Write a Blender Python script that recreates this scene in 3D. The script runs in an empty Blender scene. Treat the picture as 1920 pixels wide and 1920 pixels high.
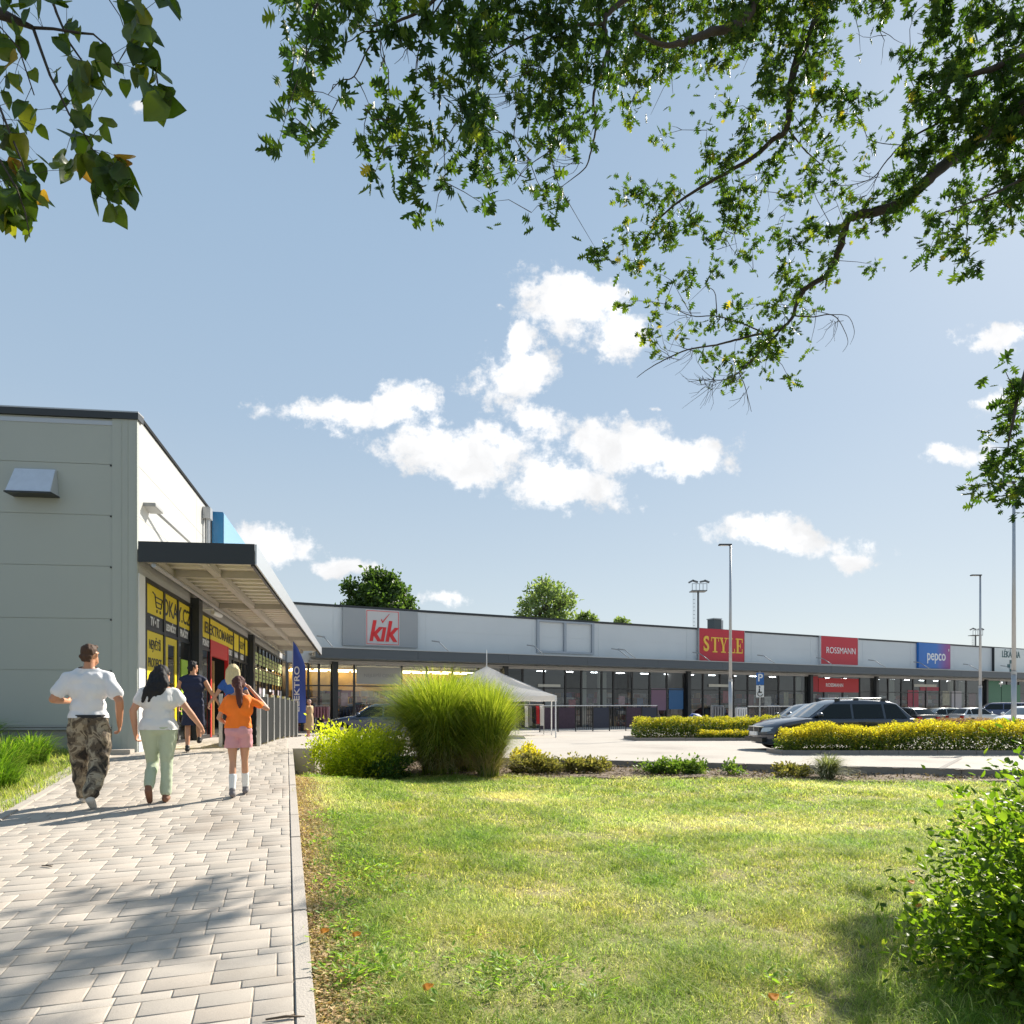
import bpy, bmesh, math, random
import numpy as np
from mathutils import Vector, Matrix, noise as mnoise
S = bpy.context.scene
COL = S.collection
R = math.radians
random.seed(11)
RNG = np.random.default_rng(5)
F, CX, HZ, CAMZ = 1300.0, 960.0, 1320.0, 1.5       # focal length (px), principal column, horizon row, eye height

def P(px, py, d):
    """point of the place seen at photo pixel (px,py) when it is d metres in front of the viewpoint"""
    return Vector(((px - CX) / F * d, d, CAMZ + (HZ - py) / F * d))

def sst(a, b, x):
    t = np.clip((np.asarray(x, float) - a) / (b - a), 0, 1)
    return t * t * (3 - 2 * t)

# ---------------------------------------------------------------- objects
ROOTM = {}
def tag(o, label=None, cat=None, group=None, kind=None):
    if label: o['label'] = label
    if cat: o['category'] = cat
    if group: o['group'] = group
    if kind: o['kind'] = kind
    return o

def thing(name, label, cat, loc=(0, 0, 0), rz=0.0, group=None):
    o = bpy.data.objects.new(name, None)
    o.empty_display_size = 0.2
    COL.objects.link(o)
    o.location = loc
    o.rotation_euler = (0, 0, rz)
    ROOTM[o.name] = Matrix.Translation(Vector(loc)) @ Matrix.Rotation(rz, 4, 'Z')
    return tag(o, label, cat, group)

def root_of(o):
    while o.parent: o = o.parent
    return o

def link(name, me, mats, parent=None, local=False, smooth=False):
    if not isinstance(mats, (list, tuple)): mats = [mats]
    for m in mats: me.materials.append(m)
    o = bpy.data.objects.new(name, me)
    COL.objects.link(o)
    if parent is not None:
        o.parent = parent
        if not local:
            rm = ROOTM.get(root_of(parent).name)
            if rm is not None: me.transform(rm.inverted())
    if smooth:
        me.polygons.foreach_set('use_smooth', np.ones(len(me.polygons), bool))
    me.update()
    return o

def copy_tree(o, parent=None):
    c = o.copy(); COL.objects.link(c)
    if parent is not None: c.parent = parent
    for ch in list(o.children): copy_tree(ch, c)
    return c

class MB:
    """collects simple solids into ONE mesh; mat = local frame the coordinates are given in"""
    def __init__(s, frame=None):
        s.v, s.f, s.mi, s.fr, s.cur = [], [], [], frame, 0
    def add(s, vs, fs):
        b = len(s.v)
        for p in vs:
            p = Vector(p)
            s.v.append(s.fr @ p if s.fr is not None else p)
        for f in fs:
            s.f.append([b + i for i in f]); s.mi.append(s.cur)
        return s
    def box(s, x0, x1, y0, y1, z0, z1):
        return s.add([(x0,y0,z0),(x1,y0,z0),(x1,y1,z0),(x0,y1,z0),(x0,y0,z1),(x1,y0,z1),(x1,y1,z1),(x0,y1,z1)],
              [(0,3,2,1),(4,5,6,7),(0,1,5,4),(1,2,6,5),(2,3,7,6),(3,0,4,7)])
    def quad(s, a, b, c, d): return s.add([a,b,c,d], [(0,1,2,3)])
    def prism(s, pts, z0, z1):
        n = len(pts)
        return s.add([(p[0],p[1],z0) for p in pts] + [(p[0],p[1],z1) for p in pts],
              [tuple(range(n-1,-1,-1)), tuple(range(n,2*n))] + [(i,(i+1)%n,n+(i+1)%n,n+i) for i in range(n)])
    def tube(s, pts, rs, seg=8, cap=True):
        pts = [Vector(p) for p in pts]
        if not isinstance(rs, (list, tuple)): rs = [rs]*len(pts)
        b0 = []; n = len(pts); vs = []; fs = []
        up = None
        for i, p in enumerate(pts):
            t = (pts[min(i+1,n-1)] - pts[max(i-1,0)])
            if t.length < 1e-9: t = Vector((0,0,1))
            t.normalize()
            if up is None:
                up = Vector((0,0,1)) if abs(t.z) < .9 else Vector((1,0,0))
            x = t.cross(up)
            if x.length < 1e-6: x = t.orthogonal()
            x.normalize(); y = x.cross(t); up = y
            for k in range(seg):
                a = 2*math.pi*k/seg
                vs.append(p + (x*math.cos(a) + y*math.sin(a))*rs[i])
        for i in range(n-1):
            for k in range(seg):
                k2 = (k+1) % seg
                fs.append((i*seg+k, i*seg+k2, (i+1)*seg+k2, (i+1)*seg+k))
        if cap:
            fs.append(tuple(range(seg-1,-1,-1))); fs.append(tuple((n-1)*seg+k for k in range(seg)))
        return s.add(vs, fs)
    def disc(s, c, r, nrm, th=0.01, seg=20):
        c = Vector(c); nrm = Vector(nrm).normalized()
        return s.tube([c - nrm*th/2, c + nrm*th/2], r, seg)
    def ball(s, c, r, seg=10, rings=7):
        c = Vector(c)
        if not isinstance(r, (tuple, list)): r = (r, r, r)
        vs = [(c.x, c.y, c.z - r[2])]; fs = []
        for i in range(1, rings):
            ph = -math.pi/2 + math.pi*i/rings
            for k in range(seg):
                a = 2*math.pi*k/seg
                vs.append((c.x + r[0]*math.cos(ph)*math.cos(a), c.y + r[1]*math.cos(ph)*math.sin(a), c.z + r[2]*math.sin(ph)))
        vs.append((c.x, c.y, c.z + r[2])); L = len(vs)-1
        for k in range(seg): fs.append((0, 1+(k+1)%seg, 1+k))
        for i in range(rings-2):
            for k in range(seg):
                a = 1+i*seg+k; b = 1+i*seg+(k+1)%seg
                fs.append((a, b, b+seg, a+seg))
        for k in range(seg): fs.append((L, 1+(rings-2)*seg+k, 1+(rings-2)*seg+(k+1)%seg))
        return s.add(vs, fs)
    def build(s, name, mats, parent=None, local=False, smooth=False, bevel=0):
        me = bpy.data.meshes.new(name)
        me.from_pydata([tuple(p) for p in s.v], [], s.f)
        if any(s.mi): me.polygons.foreach_set('material_index', s.mi)
        bm = bmesh.new(); bm.from_mesh(me)
        bmesh.ops.recalc_face_normals(bm, faces=bm.faces)
        if bevel:
            eds = [e for e in bm.edges if len(e.link_faces) == 2 and e.calc_face_angle(0) > .6]
            bmesh.ops.bevel(bm, geom=eds, offset=bevel, segments=2, affect='EDGES', clamp_overlap=True)
        bm.to_mesh(me); bm.free()
        return link(name, me, mats, parent, local, smooth)

def npmesh(name, V, faces, mats, parent=None, local=False, attrs=None, smooth=False):
    """V (n,3); faces (m,k) int array, k = 3 or 4"""
    me = bpy.data.meshes.new(name)
    V = np.ascontiguousarray(V, np.float32); faces = np.ascontiguousarray(faces, np.int32)
    m, k = faces.shape
    me.vertices.add(len(V)); me.vertices.foreach_set('co', V.ravel())
    me.loops.add(m*k); me.loops.foreach_set('vertex_index', faces.ravel())
    me.polygons.add(m)
    me.polygons.foreach_set('loop_start', np.arange(0, m*k, k, dtype=np.int32))
    me.update(calc_edges=True)
    for an, av in (attrs or {}).items():
        a = me.attributes.new(an, 'FLOAT', 'POINT'); a.data.foreach_set('value', np.ascontiguousarray(av, np.float32))
    return link(name, me, mats, parent, local, smooth)

def scatter(name, tv, tf, pos, rot, sc, rnd, mat, parent=None, extra=None):
    """one mesh of many small leaves: template verts/tris placed at pos with rotation rot (n,3,3) and size sc"""
    tv = np.asarray(tv, float); tf = np.asarray(tf, int)
    n, k = len(pos), len(tv)
    sc = np.broadcast_to(np.asarray(sc, float), (n,))
    V = np.einsum('nij,kj->nki', rot, tv) * sc[:, None, None] + pos[:, None, :]
    Fc = (tf[None] + (np.arange(n)*k)[:, None, None]).reshape(-1, tf.shape[1])
    at = {'rnd': np.repeat(rnd, k)}
    for a, b in (extra or {}).items(): at[a] = np.repeat(b, k)
    return npmesh(name, V.reshape(-1, 3), Fc, mat, parent, attrs=at)

def frames(tip, nrm):
    """rotation matrices with local y -> tip, local z ~ nrm"""
    tip = tip / np.linalg.norm(tip, axis=1, keepdims=True)
    x = np.cross(tip, nrm); x /= np.linalg.norm(x, axis=1, keepdims=True) + 1e-9
    z = np.cross(x, tip)
    return np.stack([x, tip, z], axis=2)

def rdir(n, down=0.0):
    d = RNG.normal(size=(n, 3)); d /= np.linalg.norm(d, axis=1, keepdims=True)
    d[:, 2] -= down
    return d / np.linalg.norm(d, axis=1, keepdims=True)

# ---------------------------------------------------------------- materials
MATS = {}
def nodes(name):
    m = bpy.data.materials.new(name); m.use_nodes = True
    nt = m.node_tree
    return m, nt, nt.nodes['Principled BSDF'], nt.nodes, nt.links

def lerp3(c, k): return tuple(min(1, max(0, x*k)) for x in c[:3]) + (1,)

def M(name, col, rough=.55, metal=0., var=0., vs=4., bump=0., bs=60., spec=.5, coat=0., streak=0.):
    if name in MATS: return MATS[name]
    m, nt, b, N, L = nodes(name)
    b.inputs['Base Color'].default_value = tuple(col) + (1,)
    b.inputs['Roughness'].default_value = rough
    b.inputs['Metallic'].default_value = metal
    b.inputs['Specular IOR Level'].default_value = spec
    if coat: b.inputs['Coat Weight'].default_value = coat; b.inputs['Coat Roughness'].default_value = .04
    if var or bump:
        tc = N.new('ShaderNodeTexCoord')
    if var:
        nz = N.new('ShaderNodeTexNoise'); nz.inputs['Scale'].default_value = vs; nz.inputs['Detail'].default_value = 6
        if streak:
            mp = N.new('ShaderNodeMapping'); mp.inputs['Scale'].default_value = (1, 1, streak)
            L.new(tc.outputs['Object'], mp.inputs[0]); L.new(mp.outputs[0], nz.inputs[0])
        else: L.new(tc.outputs['Object'], nz.inputs[0])
        mx = N.new('ShaderNodeMix'); mx.data_type = 'RGBA'
        mx.inputs[6].default_value = lerp3(col, 1-var); mx.inputs[7].default_value = lerp3(col, 1+var)
        L.new(nz.outputs[0], mx.inputs[0]); L.new(mx.outputs[2], b.inputs['Base Color'])
    if bump:
        n2 = N.new('ShaderNodeTexNoise'); n2.inputs['Scale'].default_value = bs; n2.inputs['Detail'].default_value = 4
        L.new(tc.outputs['Object'], n2.inputs[0])
        bp = N.new('ShaderNodeBump'); bp.inputs['Strength'].default_value = bump; bp.inputs['Distance'].default_value = .02
        L.new(n2.outputs[0], bp.inputs['Height']); L.new(bp.outputs[0], b.inputs['Normal'])
    MATS[name] = m
    return m

def ramp(N, stops, interp='LINEAR'):
    r = N.new('ShaderNodeValToRGB'); cr = r.color_ramp; cr.interpolation = interp
    while len(cr.elements) > 1: cr.elements.remove(cr.elements[-1])
    cr.elements[0].position = stops[0][0]; cr.elements[0].color = tuple(stops[0][1]) + (1,)
    for p, c in stops[1:]:
        e = cr.elements.new(p); e.color = tuple(c) + (1,)
    return r

def leafmat(name, stops, trans=.45, rough=.45, patch=None, tcol=(1.0, 1.1, .45), spec=.4, pscale=1.2):
    """leaf: per-leaf colour from attribute rnd, light passes through the blade"""
    if name in MATS: return MATS[name]
    m, nt, b, N, L = nodes(name)
    at = N.new('ShaderNodeAttribute'); at.attribute_name = 'rnd'
    rp = ramp(N, stops); L.new(at.outputs['Fac'], rp.inputs[0])
    col = rp.outputs[0]
    if patch:
        tc = N.new('ShaderNodeTexCoord'); nz = N.new('ShaderNodeTexNoise'); nz.inputs['Scale'].default_value = pscale; nz.inputs['Detail'].default_value = 5
        L.new(tc.outputs['Object'], nz.inputs[0])
        pr = ramp(N, patch); L.new(nz.outputs[0], pr.inputs[0])
        mx = N.new('ShaderNodeMix'); mx.data_type = 'RGBA'; mx.blend_type = 'MULTIPLY'; mx.inputs[0].default_value = 1
        L.new(col, mx.inputs[6]); L.new(pr.outputs[0], mx.inputs[7]); col = mx.outputs[2]
    L.new(col, b.inputs['Base Color']); b.inputs['Roughness'].default_value = rough
    b.inputs['Specular IOR Level'].default_value = spec
    tr = N.new('ShaderNodeBsdfTranslucent')
    m2 = N.new('ShaderNodeMix'); m2.data_type = 'RGBA'; m2.blend_type = 'MULTIPLY'; m2.inputs[0].default_value = 1
    L.new(col, m2.inputs[6]); m2.inputs[7].default_value = tuple(tcol) + (1,)
    br = N.new('ShaderNodeBrightContrast'); 
    vm = N.new('ShaderNodeVectorMath'); vm.operation = 'SCALE'; vm.inputs['Scale'].default_value = 2.0
    L.new(m2.outputs[2], vm.inputs[0]); L.new(vm.outputs[0], tr.inputs['Color'])
    N.remove(br)
    ms = N.new('ShaderNodeMixShader'); ms.inputs[0].default_value = trans
    L.new(b.outputs[0], ms.inputs[1]); L.new(tr.outputs[0], ms.inputs[2])
    L.new(ms.outputs[0], N['Material Output'].inputs['Surface'])
    MATS[name] = m
    return m

def glassmat(name, tint, refl=.12, rough=.01):
    if name in MATS: return MATS[name]
    m, nt, b, N, L = nodes(name); N.remove(b)
    t = N.new('ShaderNodeBsdfTransparent'); t.inputs[0].default_value = tuple(tint) + (1,)
    g = N.new('ShaderNodeBsdfGlossy'); g.inputs['Roughness'].default_value = rough; g.inputs[0].default_value = (.95, .97, 1, 1)
    fr = N.new('ShaderNodeLayerWeight'); fr.inputs[0].default_value = .5
    pw = N.new('ShaderNodeMath'); pw.operation = 'POWER'; pw.inputs[1].default_value = 4.5; L.new(fr.outputs['Facing'], pw.inputs[0])
    ad = N.new('ShaderNodeMath'); ad.operation = 'ADD'; ad.use_clamp = True; ad.inputs[1].default_value = refl
    L.new(pw.outputs[0], ad.inputs[0])
    mx = N.new('ShaderNodeMixShader'); L.new(ad.outputs[0], mx.inputs[0]); L.new(t.outputs[0], mx.inputs[1]); L.new(g.outputs[0], mx.inputs[2])
    L.new(mx.outputs[0], N['Material Output'].inputs['Surface'])
    MATS[name] = m
    return m

def emat(name, col, st):
    if name in MATS: return MATS[name]
    m, nt, b, N, L = nodes(name)
    b.inputs['Base Color'].default_value = tuple(col) + (1,)
    b.inputs['Emission Color'].default_value = tuple(col) + (1,); b.inputs['Emission Strength'].default_value = st
    MATS[name] = m
    return m

def lettering(txt, size, mat, parent, mtx, ext=.006, bold=0., xs=1., shear=0., name='lettering', align='CENTER'):
    cu = bpy.data.curves.new('t', 'FONT'); cu.body = txt; cu.size = size; cu.extrude = ext; cu.offset = bold
    cu.shear = shear; cu.align_x = align; cu.align_y = 'CENTER'; cu.resolution_u = 4
    o = bpy.data.objects.new('t', cu); COL.objects.link(o)
    bpy.context.view_layer.update()
    me = bpy.data.meshes.new_from_object(o.evaluated_get(bpy.context.evaluated_depsgraph_get()))
    bpy.data.objects.remove(o); bpy.data.curves.remove(cu)
    me.name = name
    me.materials.clear()
    me.transform(mtx @ Matrix.Diagonal((xs, 1, 1, 1)))
    return link(name, me, mat, parent)

def frame2(origin, xdir, ydir, zdir=(0, 0, 1)):
    x, y, z = Vector(xdir), Vector(ydir), Vector(zdir)
    return Matrix(((x.x, y.x, z.x, origin[0]), (x.y, y.y, z.y, origin[1]), (x.z, y.z, z.z, origin[2]), (0, 0, 0, 1)))

# ---------------------------------------------------------------- levels of the place
def zramp(y):                      # paved ramp rising to the shop door, then level, then falling to the far forecourt
    y = np.asarray(y, float)
    up = .0465*np.minimum(y, 12.9)
    return up - (up - zroad(y))*sst(17, 31, y)
def zroad(y): return .406 - .012*np.asarray(y, float)
AX = Vector((-.3097, .9508, 0)); BX = Vector((.9508, .3097, 0))     # along / across the path
PO = Vector((-.925, 2.95, 0))                                       # inner right edge of the path
def xright(y): return -.84 - .3257*(np.asarray(y, float) - 2.95)    # outer edge of the right kerb
def xleft(y): return -5.13 - .374*(np.asarray(y, float) - 6.95)
def zlawn(x, y):
    x = np.asarray(x, float); y = np.asarray(y, float)
    dist = np.maximum(0, x - xright(y))
    rise = (zramp(y) - .12)*np.exp(-(dist/2.4)**2)*(1 - sst(9.5, 13.0, y))
    return .10 + np.maximum(rise, -.05) - .025 + .015*np.sin(x*1.3+y*.7)
# ================================================================ ground, lawn, path, road
def ground_mat(name, stops, scale, bump=.3, bs=40., rough=.9, fine=None):
    m, nt, b, N, L = nodes(name)
    tc = N.new('ShaderNodeTexCoord'); nz = N.new('ShaderNodeTexNoise'); nz.inputs['Scale'].default_value = scale; nz.inputs['Detail'].default_value = 8
    nz.inputs['Roughness'].default_value = .65
    L.new(tc.outputs['Object'], nz.inputs[0])
    rp = ramp(N, stops); L.new(nz.outputs[0], rp.inputs[0])
    col = rp.outputs[0]
    n2 = N.new('ShaderNodeTexNoise'); n2.inputs['Scale'].default_value = bs; n2.inputs['Detail'].default_value = 5
    L.new(tc.outputs['Object'], n2.inputs[0])
    if fine:
        r2 = ramp(N, [(.3, (1-fine,)*3), (.7, (1+fine,)*3)]); L.new(n2.outputs[0], r2.inputs[0])
        mx = N.new('ShaderNodeMix'); mx.data_type = 'RGBA'; mx.blend_type = 'MULTIPLY'; mx.inputs[0].default_value = 1
        L.new(col, mx.inputs[6]); L.new(r2.outputs[0], mx.inputs[7]); col = mx.outputs[2]
    L.new(col, b.inputs['Base Color']); b.inputs['Roughness'].default_value = rough; b.inputs['Specular IOR Level'].default_value = .25
    bp = N.new('ShaderNodeBump'); bp.inputs['Strength'].default_value = bump; bp.inputs['Distance'].default_value = .02
    L.new(n2.outputs[0], bp.inputs['Height']); L.new(bp.outputs[0], b.inputs['Normal'])
    return m

def sheet(name, xs, ys, zf, mat, kind='structure', keep=None):
    X, Y = np.meshgrid(xs, ys)
    if callable(zf): Z = zf(X, Y)
    else: Z = np.full_like(X, zf)
    V = np.stack([X, Y, Z], -1).reshape(-1, 3)
    nx, ny = len(xs), len(ys)
    i = np.arange(nx-1)[None] + (np.arange(ny-1)*nx)[:, None]
    Fc = np.stack([i, i+1, i+1+nx, i+nx], -1).reshape(-1, 4)
    if keep is not None:
        c = V[Fc].mean(1); Fc = Fc[keep(c[:, 0], c[:, 1])]
    o = npmesh(name, V, Fc, mat, smooth=True)
    return tag(o, kind=kind)

soil = ground_mat('soil', [(.35, (.10, .072, .05)), (.55, (.19, .14, .10)), (.7, (.28, .22, .17))], 3, .8, 30)
dust = ground_mat('far_ground', [(.3, (.16, .15, .12)), (.7, (.25, .23, .19))], .4)
sheet('ground', np.linspace(-1500, 1500, 9), np.linspace(-1500, 1500, 9), -1.6, dust)

turf = ground_mat('turf_soil', [(.3, (.13, .15, .05)), (.5, (.22, .21, .09)), (.66, (.34, .28, .16))], 1.6, .8, 60, fine=.3)
def lawn_keep(x, y): return (x > xright(y) - .02) & (y < 17.6 - .366*x)
sheet('lawn', np.linspace(-5, 16, 106), np.linspace(-3, 17.6, 104), lambda x, y: zlawn(x, y), turf, keep=lambda x, y: lawn_keep(x, y) & (y < 13.5 - .12*(x-2)))
sheet('planting_bed', np.linspace(-6, 16, 111), np.linspace(11.8, 18.6, 60), lambda x, y: zlawn(x, y) + .02 + .03*np.sin(x*3.1)*np.sin(y*2.7), soil,
      keep=lambda x, y: (x > xright(y) - .02) & (y < 16.35 - .366*x) & (y > 13.2 - .12*(x-2)))
# left strip of grass between path and the shop's end wall
def zleft(x, y): return np.where(y < 6.2, .28, zramp(y)) - .03 + .02*np.sin(x*2) + .04*np.clip(-7-x, 0, 3)
sheet('lawn', np.linspace(-18, -4.8, 60), np.linspace(6.95, 13.6, 36), zleft, turf, keep=lambda x, y: (x < xleft(y) - .05))

# ---- asphalt road / car park
asph = ground_mat('pale_asphalt', [(.28, (.30, .27, .24)), (.45, (.40, .365, .325)), (.7, (.45, .415, .37))], .35, .25, 90, fine=.10)
def road_keep(x, y): return (y > 16.45 - .366*x)
sheet('road', np.concatenate([np.linspace(-20, 16, 145), np.linspace(16.5, 130, 60)]), np.concatenate([np.linspace(9, 22, 105), np.linspace(22.5, 140, 90)]),
      lambda x, y: zroad(y), asph, keep=lambda x, y: road_keep(x, y) & ~((y < 33) & (x < -4.2 + .16*(y-14))))
conc = M('kerb_concrete', (.43, .385, .335), .85, var=.18, vs=3, bump=.25, bs=80)
concd = M('old_kerb', (.25, .23, .21), .9, var=.25, vs=4, bump=.3, bs=60)
def kerb(pts, w, h, zf, name='kerb', mat=None, gap=.008, seglen=1.0, side=1):
    """row of kerb stones along a polyline"""
    mb = MB()
    for (a, b) in zip(pts[:-1], pts[1:]):
        a = Vector(a); b = Vector(b); L_ = (b-a).length; n = max(1, round(L_/seglen)); t = (b-a)/L_; nn = Vector((-t.y, t.x))*side
        for i in range(n):
            p = a + t*(L_*i/n + gap/2); q = a + t*(L_*(i+1)/n - gap/2)
            j = random.uniform(-.004, .004)
            c = [p, q, q+nn*w, p+nn*w]
            zb = [float(zf(k.x, k.y)) + j for k in c]
            mb.add([(k.x, k.y, z-h) for k, z in zip(c, zb)] + [(k.x, k.y, z) for k, z in zip(c, zb)],
                   [(0,3,2,1),(4,5,6,7),(0,1,5,4),(1,2,6,5),(2,3,7,6),(3,0,4,7)])
    o = mb.build(name, mat or conc, bevel=.006)
    return tag(o, kind='structure')
kerb([(-.6, 16.67), (16, 10.6)], .12, .3, lambda x, y: zroad(y) + .01, mat=concd)
# white parking-bay line running away on the right
pl = MB(); a = Vector((8.35, 13.5)); b = Vector((10.6, 16.4)); t = (b-a).normalized(); nn = Vector((-t.y, t.x))*.05
pl.add([(k.x, k.y, float(zroad(k.y)) + .005) for k in (a-nn, b-nn, b+nn, a+nn)], [(0,1,2,3)])
tag(pl.build('road_joint', M('tar_joint', (.10, .09, .08), .8)), kind='structure')

# ---- paved path: every paving stone is real geometry in one surface
m, nt, b_, N, L = nodes('pavers')
geo = N.new('ShaderNodeNewGeometry')
rp = ramp(N, [(0, (.41, .365, .315)), (.35, (.44, .395, .345)), (.7, (.475, .425, .37)), (1, (.425, .37, .315))])
L.new(geo.outputs['Random Per Island'], rp.inputs[0])
tc = N.new('ShaderNodeTexCoord'); nz = N.new('ShaderNodeTexNoise'); nz.inputs['Scale'].default_value = 220; nz.inputs['Detail'].default_value = 3
L.new(tc.outputs['Object'], nz.inputs[0])
n3 = N.new('ShaderNodeTexNoise'); n3.inputs['Scale'].default_value = 1.5; n3.inputs['Detail'].default_value = 6; L.new(tc.outputs['Object'], n3.inputs[0])
r3 = ramp(N, [(.28, (.74, .72, .70)), (.45, (.95, .95, .94)), (.7, (1.08, 1.07, 1.05))]); L.new(n3.outputs[0], r3.inputs[0])
r2 = ramp(N, [(.3, (.86, .86, .86)), (.7, (1.1, 1.1, 1.1))]); L.new(nz.outputs[0], r2.inputs[0])
mx = N.new('ShaderNodeMix'); mx.data_type = 'RGBA'; mx.blend_type = 'MULTIPLY'; mx.inputs[0].default_value = 1
mx2 = N.new('ShaderNodeMix'); mx2.data_type = 'RGBA'; mx2.blend_type = 'MULTIPLY'; mx2.inputs[0].default_value = 1
L.new(rp.outputs[0], mx.inputs[6]); L.new(r2.outputs[0], mx.inputs[7]); L.new(mx.outputs[2], mx2.inputs[6]); L.new(r3.outputs[0], mx2.inputs[7])
L.new(mx2.outputs[2], b_.inputs['Base Color']); b_.inputs['Roughness'].default_value = .8; b_.inputs['Specular IOR Level'].default_value = .3
bp = N.new('ShaderNodeBump'); bp.inputs['Strength'].default_value = .35; bp.inputs['Distance'].default_value = .004
L.new(nz.outputs[0], bp.inputs['Height']); L.new(bp.outputs[0], b_.inputs['Normal'])
paver = m
Vp, Fp = [], []
def paver_stone(a0, a1, c0, c1):
    """one stone; a along the path, c across (0 at right edge, negative to the left)"""
    g = .003; be = .006
    dz = random.uniform(-.0015, .0015)
    pts = []
    for inset, z in ((g, -.010), (g, -.0025), (g+be, 0)):
        for (aa, cc) in ((a0+inset, c0+inset), (a1-inset, c0+inset), (a1-inset, c1-inset), (a0+inset, c1-inset)):
            p = PO + AX*aa + BX*cc
            pts.append((p.x, p.y, float(zramp(p.y)) + z + dz))
    b0 = len(Vp); Vp.extend(pts)
    for k in range(2):
        for i in range(4):
            j = (i+1) % 4
            Fp.append((b0+4*k+i, b0+4*k+j, b0+4*k+4+j, b0+4*k+4+i))
    Fp.append((b0+8, b0+9, b0+10, b0+11))
a = -2.6; rr = random.Random(3)
HS = [.15, .15, .09]
ri = 0
while a < 15.6:
    h = HS[ri % 3]; ri += 1
    if ri % 3 != 2: wl_ = [rr.choice([.18, .24, .24, .30, .12] if ri % 3 == 1 else [.18, .24, .30, .30]) for _ in range(70)]; wl_[0] = rr.choice([.08, .12, .18, .24])
    wi = 0
    pm = PO + AX*(a + h/2)
    lim = -((pm.x - float(xleft(pm.y)))/.9508 - (-.0)) if pm.y > 6.95 else -9.5
    if pm.y > 12.6: lim = max(lim, -((pm.x + 7.05 + .223*(pm.y-13))/(.9508 + .223*.3097)))
    lim = max(lim, -9.5)
    c = 0.0
    first = rr.choice([.08, .12, .16, .24])
    while c > lim + .03:
        w = wl_[wi]; wi += 1
        c2 = max(c - w, lim)
        if pm.y > 6.7 or c > -9:
            paver_stone(a, a+h, c2, c)
        c = c2
    a += h
o = npmesh('path', np.array(Vp), np.array(Fp), paver); tag(o, kind='structure')
# sand bed in the joints
sand = M('joint_sand', (.44, .38, .31), .95, var=.4, vs=5)
bed = MB()
for i in range(60):
    a0 = -2.7 + 18.4*i/60; a1 = -2.7 + 18.4*(i+1)/60
    q = []
    for (aa, cc) in ((a0, .0), (a1, .0)):
        p = PO + AX*aa + BX*cc; q.append((p.x, p.y, float(zramp(p.y)) - .0055))
    for (aa, side) in ((a1, 1), (a0, 1)):
        p = PO + AX*aa
        lim = -((p.x - float(xleft(p.y)))/.9508) if p.y > 7.2 else -9.6
        p = p + BX*max(lim, -9.6); q.append((p.x, p.y, float(zramp(p.y)) - .0055))
    bed.add(q, [(0,1,2,3)])
tag(bed.build('path_bed', sand), kind='structure')
kp = [(PO + AX*k).to_2d() for k in np.linspace(-2.6, 11.6, 15)]
kerb([(p.x+.004, p.y) for p in kp], .085, .45, lambda x, y: zramp(y) + .006, side=-1)
kl = [(float(xleft(y)), y) for y in np.linspace(6.95, 12.4, 6)]
kerb(kl, .10, .3, lambda x, y: zramp(y) + .015, side=1)
kerb([(-5.10, 6.86), (-12, 5.2)], .10, .3, lambda x, y: .32, side=-1)
# forecourt beyond the ramp
m, nt, b_, N, L = nodes('forecourt_paving')
tc = N.new('ShaderNodeTexCoord'); bt = N.new('ShaderNodeTexBrick'); bt.inputs['Scale'].default_value = 4
mp = N.new('ShaderNodeMapping'); mp.inputs['Rotation'].default_value = (0, 0, R(18)); L.new(tc.outputs['Object'], mp.inputs[0]); L.new(mp.outputs[0], bt.inputs[0])
bt.inputs['Color1'].default_value = (.46, .41, .36, 1); bt.inputs['Color2'].default_value = (.52, .465, .41, 1); bt.inputs['Mortar'].default_value = (.28, .25, .22, 1)
bt.inputs['Mortar Size'].default_value = .015
L.new(bt.outputs[0], b_.inputs['Base Color']); b_.inputs['Roughness'].default_value = .8
forepav = m
# ================================================================ shop building on the left
C0 = Vector((-7.02, 13.0, 0)); U = Vector((-.2177, .976, 0)); VV = Vector((.976, .2177, 0)); E = Vector((.9931, .1175, 0))
ROOF = 6.94; GL = .6
FL = frame2((C0.x, C0.y, 0), U, VV)                       # facade frame: s along, o outward, z
FE = frame2((C0.x, C0.y, 0), -E, Vector((.1175, -.9931, 0)))   # end wall frame
def LP(s, o, z): return FL @ Vector((s, o, z))
LEN = 27.4
panel_w = M('white_panel', (.46, .46, .445), .42, var=.03, vs=1.2)
panel_g = M('grey_green_panel', (.39, .415, .385), .45, var=.04, vs=.9, streak=.3)
trim_d = M('anthracite_trim', (.022, .026, .03), .4)
trim_m = M('metal_grey', (.42, .43, .44), .35, .6)
white = M('white_paint', (.78, .78, .77), .45)
plinth = M('plinth_render', (.30, .29, .28), .85, var=.1, vs=3, bump=.2)
joint = M('panel_joint', (.16, .17, .165), .7)
mull = M('window_mullion', (.018, .018, .02), .35)
soffit = M('canopy_sheet', (.72, .68, .60), .45, .2)
beamm = M('canopy_beam', (.52, .49, .44), .45, .35)
glass_d = glassmat('shop_glass', (.50, .55, .56), .09)
glass_c = glassmat('shop_glass_clear', (.74, .76, .75), .06)
inner = M('shop_interior', (.17, .165, .16), .8, var=.4, vs=1.1)
innerfl = M('shop_floor', (.28, .26, .24), .5)
yellow = M('yellow_film', (.80, .62, .015), .45)
black_f = M('black_film', (.012, .012, .014), .4)
red_f = M('red_panel', (.62, .02, .02), .4)
lime_f = M('lime_poster', (.45, .68, .05), .45)
palegreen = M('pale_green_film', (.50, .58, .24), .5)
whitef = M('white_film', (.8, .8, .8), .5)

B1 = thing('shop_building', 'grey and white panelled shop building with yellow windows beside the paved path', 'building', (C0.x, C0.y, GL))
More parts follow.
